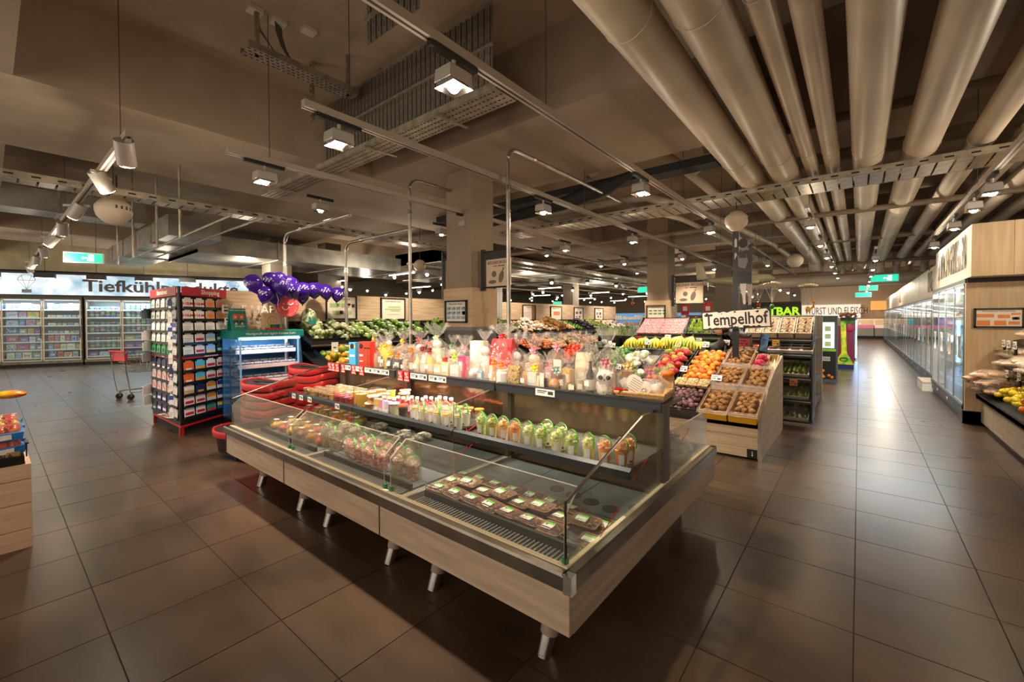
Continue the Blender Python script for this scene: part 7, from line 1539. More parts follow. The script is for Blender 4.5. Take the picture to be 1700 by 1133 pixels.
def fill_b(a, b, tier, args, nx, ny, desc, layers=1, rot=None, h=.06, lab=None):
    c, ang = bcrate(a, b, tier, lab or 'black crate of %ss on tier %s' % (desc, ('one', 'two', 'three', 'four', 'five')[tier]), None, h)
    d = tiers[tier][2]; fill(c, 0, ang, args[0]+args[1]+args[2]+str(args[3]), args, b-a-.04, d, nx, ny, desc+' on the rear produce shelf', desc+'s on the rear shelf', rot=rot, layers=layers)
fill_b(-2.46, -2.0, 0, ('leafy_head', '#8fb03c', '#cfe07a', .06, 8), 4, 4, 'bright green lettuce heart', 2, lab='black crate of lettuce hearts left of the jacket')
fill_b(-2.0, -1.52, 0, ('leafy_head', '#8fb03c', '#cfe07a', .06, 8), 4, 4, 'bright green lettuce heart', 1, lab='black crate of lettuce hearts behind the town sign')
mp_ = thing('mushroom_tray', 'x', 'tray'); MB().rings([rect(.065, .05, 0), rect(.072, .056, .045)], 4).build('tray', plain('#d8c8b8', .6), mp_); m = MB(); q = random.Random(9)
for k in range(10): m.lathe([(.008, 0), (.008, .012), (.02, .014), (.019, .024), (.009, .03), (.001, .031)], (q.uniform(-.05, .05), q.uniform(-.038, .038), .03+q.uniform(0, .01)), 8)
m.build('mushrooms', S('#8a4a34', '#e6c8a0', 40), mp_, True); MB().box(-.02, .02, -.02, .01, .064, .066).build('label', plain('#d9b23c', .5), mp_); mu_ = []
for k in range(4):
    a = -1.46+.225*k; c, ang = bcrate(a, a+.222, 0, 'cardboard crate of brown mushroom trays, %s from the left' % ('first', 'second', 'third', 'fourth')[k], plain('#c8ae92', .7), .10)
    for j in range(4):
        for i in range(2):
            first_or_dup(mp_, mu_, loc=Vector(c.location)+R2(ang) @ Vector((-.052+.105*i, .06+.115*j, .045)), rot=(ang, 0, PI/2), scale=.85, label='brown mushroom tray in the %s crate from the left' % ('first', 'second', 'third', 'fourth')[k], group='mushroom trays, %s crate' % ('first', 'second', 'third', 'fourth')[k])
fill_b(-3.36, -2.9, 1, ('cucumber', '#3a7a24', '#5ca03a', .05, 8), 2, 6, 'green cucumber', 2, .2)
fill_b(-2.9, -2.46, 1, ('cucumber', '#3a7a24', '#5ca03a', .05, 8), 2, 6, 'green cucumber', 1, .2, lab='black crate of cucumbers, right one')
fill_b(-2.44, -1.98, 1, ('grape_bunch', '#6fae4a', '#b6dc86', .04, 8), 6, 6, 'green pepper', 2)
fill_b(-1.96, -1.52, 1, ('grape_bunch', '#3a9a3c', '#8fcc6a', .035, 8), 6, 6, 'small green pepper', 1)
fill_b(-1.46, -1.14, 1, ('tomato', '#d0321c', '#efb49a', .035, 8), 5, 6, 'pink and red tomato', 2)
fig = thing('fig_box', 'x', 'box'); MB().box(-.075, .075, -.055, .055, 0, .05).build('carton', plain('#e4dbd0', .5), fig); MB().box(-.055, .055, -.04, -.005, .05, .052).build('window', plain('#5a3430', .3), fig); MB().box(-.055, .055, .01, .042, .05, .052).build('window', plain('#5a3430', .3), fig); MB().box(-.075, .075, -.057, -.055, .015, .035).build('print', plain('#9a8a80', .5), fig); fu_ = []
z, y, d, ang = tiers[1]
for i in range(4):
    for j in range(3): first_or_dup(fig, fu_, loc=Vector((-1.05+.15*i-.02, y+.07+.135*j, z+.02+.135*j*math.tan(ang))), rot=(ang, 0, 0), label='white carton with two dark window cut outs below the mushrooms', group='white window cartons')
for tier, desc, args, lay_ in ((2, 'green asparagus bundle', ('leek', '#6f8a2c', '#b0c05a', .035, 14), 2), (3, 'green bean tray', ('leek', '#4f7a2c', '#9ab04a', .035, 14), 1), (4, 'spring onion bundle', ('leek', '#5f8a34', '#c8cfa0', .03, 14), 1)):
    for k, (a, b) in enumerate(((-1.46, -1.02), (-1.0, -.58))):
        c, ang = bcrate(a, b, tier, '%s crate of %ss on the mushroom shelf, %s one' % ('white rimmed', desc, ('left', 'right')[k]), plain('#b8ad9c', .5), .05)
        fill(c, 0, ang, args[0]+args[1]+args[2]+str(args[3]), args, b-a-.06, tiers[tier][2], 5, 2, desc+' below the mushroom trays', desc+'s, tier %d' % tier, rot=PI/2, layers=lay_)
pepp = fruit_p('orange_pepper', '#e0701a', '#efa03a', .04, 1, 1, 1, 7, .3, .4)
c, ang = bcrate(-1.25, -1.02, 2, 'small crate of orange peppers behind the asparagus', None, .05)
pile(c, .2, .4, pepp, 10, .04, 'orange pepper behind the island corner', 'orange peppers', 1, .06, ang)
for x, z, c, lb in ((-3.3, 1.23, '#c8202c', 'red price tag below the left strawberry crate'), (-2.42, 1.23, '#c8202c', 'red price tag below the lettuce crate'), (-1.03, 1.22, '#eab22c', 'yellow price tag below the mushroom crates'), (-.78, .62, '#e9834a', 'orange price tag below the asparagus'), (-2.2, 1.22, '#dfe6d0', 'pale price tag below the lettuce hearts'), (-1.72, 1.15, '#2a9a7a', 'green price tag right of the jacket')):
    psign(x, 7.955 if z > 1 else 7.83, z-.05, .1, .1, lb, c, 0, 0, 'price tags on the rear shelf', False)
# herb stand with black buckets
t = thing('herb_stand', 'black herb stand with rosemary pots left of the strawberries', 'plant stand', (-3.85, 8.05, 0))
for k in range(3): MB().lathe([(.10, .9), (.14, 1.15), (.15, 1.28), (.13, 1.28)], (-.22+.26*k, 0, 0), 16).build('bucket', black, t, True)
MB().box(-.38, .42, -.16, .3, 0, .92).build('stand', black_m, t); MB().lathe([(.001, .3), (.09, .3), (.10, .75), (.07, .75)], (.25, -.2, 0), 12).build('black_bag', black_m, t, True)
m = MB(); q = random.Random(1)
for k in range(170):
    x, y = q.uniform(-.36, .42), q.uniform(-.12, .2); h = q.uniform(.16, .34); dx, dy = q.uniform(-.08, .08), q.uniform(-.08, .08)
    m.add([(x-.004, y, 1.24), (x+.004, y, 1.24), (x+dx, y+dy, 1.24+h)], [(0, 1, 2)])
    for s in range(5): z = 1.26+h*(s+1)/7; f = (s+1)/7; m.add([(x+dx*f, y+dy*f, z), (x+dx*f+q.uniform(-.035, .035), y+dy*f+q.uniform(-.03, .03), z+.03), (x+dx*f, y+dy*f, z+.012)], [(0, 1, 2)])
tag(m.build('herb_leaves', S('#4f6a3a', '#93a878', 8), t), kind='stuff')
# ------------------------------------------------ town name sign on its pole
t = thing('town_sign_pole', 'black steel pole clipped behind the kiwi trays carrying the town sign', 'pole', (-1.36, 6.72, 0))
MB().box(-.04, .04, -.02, .02, 1.25, 2.84).build('pole', black, t)
for z in (2.42, 2.62): MB().prism([(-.015, z), (.015, z), (.015, z+.1), (0, z+.13), (-.015, z+.1)], 1, -.022, -.02).build('slot_mark', offw, t)
MB().box(-.04, .04, -.02, .02, 0, 1.25).build('lower_pole', black, t)
t = thing('town_sign', 'old enamel sign reading Tempelhof with chipped black edges above the kiwi trays', 'sign', (-1.36, 6.66, 1.60)); t.rotation_euler = (0, -.065, 0)
MB().box(-.44, .44, 0, .012, -.135, .135).build('plate', black, t); enam = plain('#e6d8cc', .4)
q = random.Random(3); top = [(-.425+.85*k/26, .122-(q.uniform(.0, .022) if k in (7, 8, 9, 10, 11) else q.uniform(0, .004))-(.04 if k == 26 else 0)) for k in range(27)]; bot = [(.425-.85*k/26, -.122+(q.uniform(.0, .03) if k > 3 and k < 22 else q.uniform(0, .008))) for k in range(27)]
MB().prism(top+bot, 1, -.003, 0).build('enamel_field', enam, t)
text('Tempelhof', .235, black, (0, -.005, .0), FY, t, .001, sx=.78, bold=.004)
for k in range(14): MB().ball((q.uniform(-.4, .4), -.003, q.choice((-1, 1))*q.uniform(.085, .115)), q.uniform(.006, .014), 7, 4, ry=.2, rx=1.5).build('rust_chip', black, t)
# printed cut-out board of a girl with rucksack, standing on the sign
t = thing('photo_cutout', 'black and white photo board of a girl with a rucksack standing on the sign', 'cutout board', (-1.22, 6.70, 1.735)); t.scale = (.72, 1, .86)
gm = [plain('#141314', .5), plain('#383533', .5), plain('#b9aea6', .5), plain('#8d837c', .5)]
def cut(nm_, pts, y, m): MB().prism(pts, 1, y-.008, y).build(nm_, m, t)
cut('rear_leg', [(.02, .03), (.07, .03), (.09, .2), (.10, .3), (.09, .45), (.0, .45), (.0, .3), (.03, .18)], .012, gm[3]); cut('front_leg', [(-.05, .05), (-.01, .05), (-.02, .2), (-.01, .3), (.0, .46), (-.12, .46), (-.10, .3), (-.07, .2)], 0, gm[2])
cut('shoe', [(-.10, 0), (.02, 0), (.02, .04), (-.0, .09), (-.04, .09), (-.06, .04)], -.008, gm[0]); cut('shoe', [(.0, 0), (.1, 0), (.1, .04), (.07, .08), (.03, .08)], .004, gm[0])
cut('skirt', [(-.16, .43), (.08, .42), (.09, .55), (.06, .72), (-.15, .70)], -.004, gm[0]); cut('coat', [(-.22, .62), (.09, .6), (.10, .80), (.07, .92), (.0, .97), (-.13, .95), (-.20, .84), (-.27, .68)], -.008, gm[1])
cut('rucksack', [(-.14, .70), (-.02, .66), (.03, .78), (.0, .9), (-.08, .95), (-.15, .88)], -.018, gm[3]); cut('rucksack_flap', [(-.13, .84), (.0, .84), (-.02, .93), (-.08, .95), (-.13, .91)], -.026, gm[1])
cut('raised_arm', [(.03, .82), (.09, .80), (.11, .95), (.08, 1.0), (.03, .96)], -.02, gm[1]); cut('head', [(-.05+.075*math.cos(a), 1.04+.085*math.sin(a)) for a in [2*PI*k/16 for k in range(16)]], -.01, gm[3]); cut('hair', [(-.06+.08*math.cos(a), 1.08+.075*math.sin(a)) for a in [2*PI*k/16 for k in range(16)]], -.02, gm[0])
MB().prism([(.06, 1.0), (.12, 1.02), (.12, 1.06), (.06, 1.05)], 1, -.03, -.02).build('camera_shape', gm[0], t)
# hanging fruit signs on the columns
def blade_sign(lb, x, y, z, w, h, txt):
    t = thing('blade_sign', lb, 'sign', (x, y, z))
    MB().box(-.03, .03, -.03, .03, -.31*h/.55, .34*h/.55).build('wall_bar', black, t); 
    for zz in (.30, -.26): MB().cyl((0, 0, zz*h/.55), (w+.05, 0, zz*h/.55), .014, 8).build('arm', black, t); MB().ball((w+.06, 0, zz*h/.55), .026, 8, 6).build('finial', black, t)
    MB().box(.07, w, -.01, .01, .17*h/.55, .29*h/.55).build('mesh_field', plain('#2c2926', .7), t); MB().box(.07, w, -.012, .012, -.25*h/.55, .17*h/.55).build('sheet', plain('#cdb49a', .6), t); MB().box(.055, .07, -.014, .014, -.26*h/.55, .3*h/.55).build('edge', black, t)
    text(txt, .075*h/.55, ink, ((w+.07)/2, -.014, .115*h/.55), FY, t, .0006, sx=.62*w/.5); MB().box(w*.4, w*.52, -.0135, -.012, .055*h/.55, .07*h/.55).build('red_print', red, t); MB().box(w*.56, w*.8, -.0135, -.012, .055*h/.55, .07*h/.55).build('print', ink, t)
    dm = plain('#6a5a52', .6); s = h/.55
    MB().rings([[(w*.68+.05*s*math.cos(a)+.02*s*math.sin(a), yy, -.11*s+.09*s*math.sin(a)) for a in [2*PI*k/14 for k in range(14)]] for yy in (-.0145, -.012)], 14).build('pineapple_drawing', dm, t)
    for k in (-1, 0, 1): MB().cyl((w*.72, -.014, -.03*s), (w*.78+.02*k, -.014, .04*s), .006, 5, .001).build('leaf_drawing', dm, t)
    MB().ball((w*.42, -.013, -.06*s), .05*s, 10, 6, ry=.05).build('fruit_drawing', dm, t); MB().rings([[(w*.36+.08*s*math.cos(a), yy, -.18*s+.03*s*math.sin(a)) for a in [2*PI*k/12 for k in range(12)]] for yy in (-.0145, -.012)], 12).build('slice_drawing', dm, t)
blade_sign('black framed hanging sign with fruit drawings on the near column', -4.64, 5.0, 2.38, .56, .55, 'BERLINER BRÜDER')
blade_sign('smaller black framed hanging sign with fruit drawings on the far column', -3.83, 11.5, 2.33, .75, .7, 'BERLINER BRÜDER')
# ------------------------------------------------ person bending over the bananas
t = PE = thing('person', 'person in a black padded jacket bending over the banana ledge, arm reaching out', 'person', (-1.42, 7.72, 0))
def skin_body(nm_, vs, es, rad, mat, par, sub=1):
    me = bpy.data.meshes.new(nm_); me.from_pydata(vs, es, []); me.materials.append(mat); o = bpy.data.objects.new(nm_, me); C.objects.link(o); o.parent = par
    o.modifiers.new('s', 'SKIN'); me.skin_vertices[0].use_root if False else None
    for v, r in zip(me.skin_vertices[0].data, rad): v.radius = (r, r*.85) if not isinstance(r, tuple) else r
    me.skin_vertices[0].data[0].use_root = True
    s = o.modifiers.new('u', 'SUBSURF'); s.levels = sub+1; s.render_levels = sub+1; o.modifiers['s'].use_smooth_shade = True; return o
jk = blotch('#15120f', '#231d18', 9, .6, bump=.6)
vs = [(0, 0, .92), (-.03, -.03, 1.08), (-.10, -.12, 1.25), (-.17, -.22, 1.36), (-.24, -.28, 1.40), (-.12, -.32, 1.33), (-.30, -.34, 1.16), (-.52, -.40, 1.10), (-.60, -.42, 1.09), (.02, -.10, 1.33), (.08, -.2, 1.14), (.05, -.3, 1.02),
      (-.09, .0, .85), (-.10, .02, .48), (-.1, .06, .08), (.09, .02, .85), (.10, .04, .48), (.1, .08, .08)]
es = [(0, 1), (1, 2), (2, 3), (3, 4), (3, 5), (5, 6), (6, 7), (7, 8), (3, 9), (9, 10), (10, 11), (0, 12), (12, 13), (13, 14), (0, 15), (15, 16), (16, 17)]
rd = [(.19, .15), (.20, .16), (.23, .18), (.19, .15), .08, .12, .10, .075, .05, .11, .09, .05, .10, .075, .05, .10, .075, .05]
skin_body('body', vs, es, rd, jk, t)
MB().ball((-.30, -.34, 1.46), .10, 16, 12, rx=.95, ry=1.05, rz=1.15).build('head', plain('#b98a6c', .6), t, True)
MB().ball((-.285, -.325, 1.475), .113, 16, 12, rx=.98, ry=1.02, rz=1.12).build('hair', plain('#1a1411', .6), t, True)
MB().tube([(-.2+.09*math.cos(a), -.27+.09*math.sin(a), 1.37+.02*math.cos(a)) for a in [2*PI*k/14 for k in range(14)]], .03, 8, closed=True).build('collar', jk, t, True)
h = MB().ball((-.65, -.43, 1.085), .035, 10, 6, rx=1.2, rz=.6); 
for k in range(4): h.tube([(-.67, -.46+.02*k, 1.08), (-.71, -.465+.022*k, 1.07), (-.735, -.465+.022*k, 1.045)], [.010, .009, .006], 6)
h.tube([(-.64, -.40, 1.08), (-.665, -.385, 1.06), (-.69, -.385, 1.045)], [.011, .009, .007], 6); h.build('hand', plain('#b98a6c', .6), t, True)
for x in (-.1, .1): MB().rings([[(x+.05*f*math.cos(a), .03+.12*f*math.sin(a)*(1), z) for a in [2*PI*k/12 for k in range(12)]] for f, z in ((1, 0), (1.05, .03), (.8, .09))], 12).build('shoe', black, t, True)
# ------------------------------------------------ model aeroplane and parachutes
t = thing('model_aeroplane', 'olive model transport aeroplane hanging behind the town sign', 'model aeroplane', (-1.85, 9.5, 2.36)); t.rotation_euler = (.1, -.05, .15); t.scale = (1.2,)*3; ol = blotch('#857e64', '#9a9274', 5, .4)
MB().tube([(-.62, 0, .12), (-.4, 0, .03), (-.1, 0, 0), (.25, 0, 0), (.42, 0, 0), (.5, 0, -.01)], [.015, .05, .085, .09, .07, .02], 14).build('fuselage', ol, t, True)
MB().prism([(.0, -.05), (.2, -.05), (.12, -.95), (.04, -.95)], 2, -.04, -.015).build('wing', ol, t); MB().prism([(.0, .05), (.2, .05), (.12, .95), (.04, .95)], 2, -.04, -.015).build('wing', ol, t)
MB().prism([(-.66, .1), (-.48, .06), (-.56, .36), (-.66, .38)], 1, -.01, .01).build('tail_fin', ol, t); MB().prism([(-.62, -.3), (-.54, -.3), (-.46, 0), (-.54, .3), (-.62, .3), (-.58, 0)], 2, .08, .095).build('tail_plane', ol, t)
for s in (-1, 1): e = MB().cyl((.02, s*.32, -.04), (.28, s*.32, -.04), .045, 12, .04).build('engine', ol, t, True); MB().box(.285, .295, s*.32-.14, s*.32+.14, -.055, -.03).build('propeller', black, e)
for s in (-.3, .3): MB().cyl((s, 0, .05), (s*.5, 0, 2.16), .003, 4).build('wire', dgrey, t)
pc = blotch('#d9c9a4', '#efe2c2', 14, .7, bump=.3)
def para(x, y, z, w, load, lb):
    t = thing('model_parachute', lb, 'model parachute', (x, y, z)); m = MB()
    for k in range(7): m.ball((-w/2+w*(k+.5)/7, 0, .03*math.sin(PI*(k+.5)/7)), w/9, 8, 6, ry=1.2, rz=.75)
    m.build('canopy', pc, t, True); m = MB()
    for k in range(5): m.cyl((-w/2+w*(k+.3)/4.6, 0, -.03), (0, 0, -.42), .003, 4)
    m.build('lines', offw, t); MB().ball((0, 0, -.50), .06, 8, 6, rx=.8).build('load', load, t, True); MB().cyl((0, 0, 0), (0, 0, 1.5), .003, 4).build('wire', dgrey, t)
para(-1.5, 11, 2.37, .32, grn, 'cream model parachute with green load right of the aeroplane'); para(-.86, 11.2, 2.30, .34, yel, 'cream model parachute above the yellow banana shape'); para(-2.0, 12.5, 2.45, .3, red, 'cream model parachute with small red load behind the photo board')
para(-5.6, 13, 2.6, .38, orng, 'cream model parachute with a carrot over the far produce wall'); para(-4.75, 13.5, 2.4, .45, grn, 'cream model parachute left of the far wood clad column')
t = thing('banana_model', 'yellow plastic banana hanging under a model parachute', 'decoration', (-.80, 11.2, 1.9)); MB().tube([(0, 0, .12), (.05, 0, .05), (.04, 0, -.05), (-.03, 0, -.1)], [.01, .03, .03, .01], 8).build('banana', yel, t, True); MB().cyl((0, 0, .12), (0, 0, 2), .002, 4).build('wire', dgrey, t)
# ------------------------------------------------ main aisle: bread shelf, fridge, totem, meat counter
t = thing('bread_shelf', 'tall narrow grey shelf end with dark niches beside the mushroom shelf', 'shelf', (-1.3, 8.7, 0)); gw = wood('#8f8577', '#a59a8a', 2, .5, 4)
for y in (8.62, 10.4): MB().box(0, .74, y-8.7, y-8.62, 0, 1.66).build('end_panel', gw, t)
MB().box(0, .05, 0, 1.75, 0, 1.64).build('back_panel', black, t)
for z in (.1, .5, .88, 1.26): MB().box(.05, .72, 0, 1.7, z-.03, z).build('shelf_board', dgrey, t)
bread = fruit_p('baguette', '#b0783a', '#dcb27a', .05, .8, 2.6, .8, 9, .6, .4, cat='bread'); blk = fruit_p('pale_cauliflower', '#cfc8a8', '#f0ead2', .07, 1, 1, .9, 22, .7, .3, cat='vegetable')
for k in range(15):
    lv = k//5; p, u = (bread, blk)[lv % 2]
    first_or_dup(p, u, loc=(-.78+.0*k, 9.0+.33*(k % 5), (1.26, .88, .5)[lv]), rot=(0, .2, rnd.uniform(1.2, 1.8)), label=('baguette on the top board' if lv % 2 == 0 else 'pale cauliflower on the middle board')+' of the narrow grey shelf' if lv < 2 else 'baguette on the low board of the narrow grey shelf', group='goods on the narrow grey shelf')
t = thing('drinks_cooler', 'upright cooler with white lit front and black base printed with carrots', 'cooler', (-1.1, 13.2, 0))
MB().box(0, .68, 0, .7, 0, 1.66).build('cabinet', plain('#4a5450', .5), t); MB().box(.05, .63, -.01, 0, .86, 1.5).build('lit_window', glow('#dfeee6', .8), t); MB().box(.02, .66, -.02, 0, .78, .84).build('lime_band', plain('#9ac43a', .5), t); MB().box(.02, .66, -.014, 0, .1, .77).build('black_front', black, t)
q = random.Random(7)
for k in range(12): MB().ball((q.uniform(.08, .6), -.016, q.uniform(.13, .3)), .035, 7, 5, ry=.2).build('carrot_print', orng, t)
for k in range(9): MB().box(.1+.17*(k % 3), .22+.17*(k % 3), -.016, -.01, .9+.19*(k//3), 1.02+.19*(k//3)).build('product_print', [grn, plain('#7fb8b0', .5), plain('#d8e0a0', .5)][k % 3], t)
for k in range(3): MB().box(.3, .55, -.018, -.014, .62-.04*k, .64-.04*k).build('white_print', white, t)
t = thing('cardboard_totem', 'tall green and dark red cardboard display with a blue foot in the aisle', 'display', (-.62, 17.0, 0))
MB().box(0, .5, 0, .4, 0, .14).build('foot', plain('#1c2f66', .5), t); MB().box(0, .5, .05, .35, .14, 1.36).build('side_board', plain('#7a1438', .5), t); MB().prism([(.0, .14), (.5, .14), (.33, .5), (.30, 1.45), (.17, 1.5), (.19, .5)], 1, -.01, .05).build('green_figure_board', blotch('#4fae22', '#e6d81e', 5, .5), t)
MB().tube([(.25+.1*math.cos(a), -.015, .3+.05*math.sin(a)) for a in [2*PI*k/16 for k in range(16)]], .012, 5, closed=True).build('dark_oval', black, t); MB().ball((.4, .06, 1.28), .13, 10, 8, ry=.3).build('round_top', plain('#a01848', .5), t)
t = thing('lit_display', 'tall display with bright blue lit edge beyond the cardboard totem', 'display', (-.55, 20.5, 0)); MB().box(0, .45, 0, .7, 0, 1.62).build('cabinet', plain('#4a5a50', .5), t); MB().box(.0, .4, -.02, 0, .1, 1.5).build('green_front', blotch('#4a8a2a', '#8aae3a', 6, .5), t); MB().box(.45, .49, -.02, .04, .1, 1.5).build('blue_light', glow('#8fc4ff', 4), t)
m = MB(); q = random.Random(2)
for k in range(20): m.ball((q.uniform(0, .45), q.uniform(.05, .5), 1.65+q.uniform(0, .12)), .07, 6, 4)
m.build('brown_goods', S('#7a4a30', '#a06a48', 14), t, True)
lamp('POINT', (.1, 20.3, .9), 3, (.35, .6, 1), .1)
t = thing('green_letter_sign', 'black framed sign with lime green lettering behind the strawberry shelf', 'sign', (-2.58, 14, 1.55)); MB().box(0, 1.35, 0, .05, 0, .48).build('board', plain('#1c201c', .5), t); MB().tube([(0, -.01, 0), (1.35, -.01, 0), (1.35, -.01, .5), (0, -.01, .5)], .02, 5, closed=True).build('frame', black, t); text('OBSTBAR', .3, glow('#9fe020', .8), (.68, -.03, .24), FY, t, .004, bold=.01)
t = thing('meat_counter', 'long lit meat counter at the end of the main aisle', 'counter', (-3.6, 42.5, 0)); MB().box(0, 6.0, 0, 1.2, 0, .2).build('plinth', black, t)
for k in range(4): MB().box(.03+1.5*k, 1.47+1.5*k, -.02, 1.1, .2, .8).build('front_panel', plain('#cfc6ba', .5), t); MB().box(.03+1.5*k, 1.47+1.5*k, 0, .5, .8, 1.02).build('meat_display', glow('#c0607a' if k < 3 else '#d8b0a0', .8), t); MB().prism([(0, 1.02), (.1, 1.4), (.13, 1.4), (.03, 1.02)], 0, .05+1.5*k, 1.45+1.5*k).build('glass_screen', glass, t)
t = thing('shop_sign', 'large white wall sign reading WURST UND FLEISCH over the meat counter', 'sign', (-1.6, 44.4, 2.13)); MB().box(-2.5, 1.7, 0, .1, -.55, .55).build('board', glow('#f0e6d6', .55), t); text('WURST UND FLEISCH', .85, ink, (.08, -.03, 0), FY, t, .01, sx=.50)
for x, c, lb in ((-2.6, '#7a5ac8', 'screen with a pink round picture under the meat sign'), (.0, '#2fa8b8', 'bright turquoise and red screen under the meat sign')):
    t = thing('wall_screen', lb, 'screen', (x, 44.3, 1.2)); MB().box(-.65, .65, 0, .08, -.25, .35).build('housing', black, t); MB().box(-.6, .6, -.01, 0, -.2, .3).build('picture', glow(c, .8), t); MB().ball((.1, -.01, .03), .2, 12, 6, ry=.05).build('picture_motif', glow('#d8405a', .8), t)
t = thing('service_counter', 'glass topped counter with warm lit food at the aisle end', 'counter', (-.2, 43.2, 0)); MB().box(0, 2.6, 0, 1, 0, .95).build('base', plain('#6a5f5a', .5), t); MB().box(.05, 2.5, .1, .8, 1.0, 1.5).build('lit_food', glow('#e8b890', .9), t); MB().box(.9, 2.2, .9, 1, 2.2, 2.9).build('menu_board', glow('#d99a50', .8), t); MB().box(0, 2.6, -.02, .02, .95, 1.6).build('glass_front', glass, t)
# far shop things behind the produce wall
for k, (x, y, w, h, c) in enumerate(((-11.2, 22, 3.4, 1.9, '#5a8fc4'), (-8.8, 22.5, 2.6, 1.9, '#6fa0cc'), (-6.1, 20, 2.6, 1.75, '#3a2c26'), (-5.4, 24, 3.0, 1.8, '#5a3a30'), (-15, 13, 3, 2.2, '#4a4034'), (-12.5, 15, 2.4, 2.2, '#a8683a'))):
    t = thing('far_shelf', ['distant blue lit dairy shelf left of the far column', 'second distant blue lit shelf beside the far column', 'distant dark bottle shelf right of the far column', 'distant dark shelf with orange goods', 'distant brown cupboard seen over the wood wall', 'distant orange brown cupboard over the wood wall'][k], 'shelf', (x, y, 0))
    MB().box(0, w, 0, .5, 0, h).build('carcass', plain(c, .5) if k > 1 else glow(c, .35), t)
    for j in range(5): 
        m = MB(); q = random.Random(k*9+j)
        for i in range(int(w/.12)): m.box(.05+.12*i, .14+.12*i, -.06, 0, .15+j*h/5.4, .15+j*h/5.4+q.uniform(.12, .24))
        tag(m.build('goods', [boxm[(j+k) % 12], orng, amber][0 if k < 2 else (1 if j == 4 else 2)], t), kind='stuff')
for k, (x, y) in enumerate(((-5.7, 18.6), (-4.9, 19), (-3.5, 19.5))):
    t = thing('red_banner', 'small hanging red banner behind the far column', 'banner', (x, y, 1.75), 0, 'red banners'); MB().box(-.16, .16, 0, .02, 0, .55).build('cloth', plain('#c41c2c', .5), t); MB().box(-.09, .09, -.004, 0, .18, .36).build('white_square', white, t); MB().cyl((0, .01, .55), (0, .01, 2.0), .004, 4).build('wire', dgrey, t)
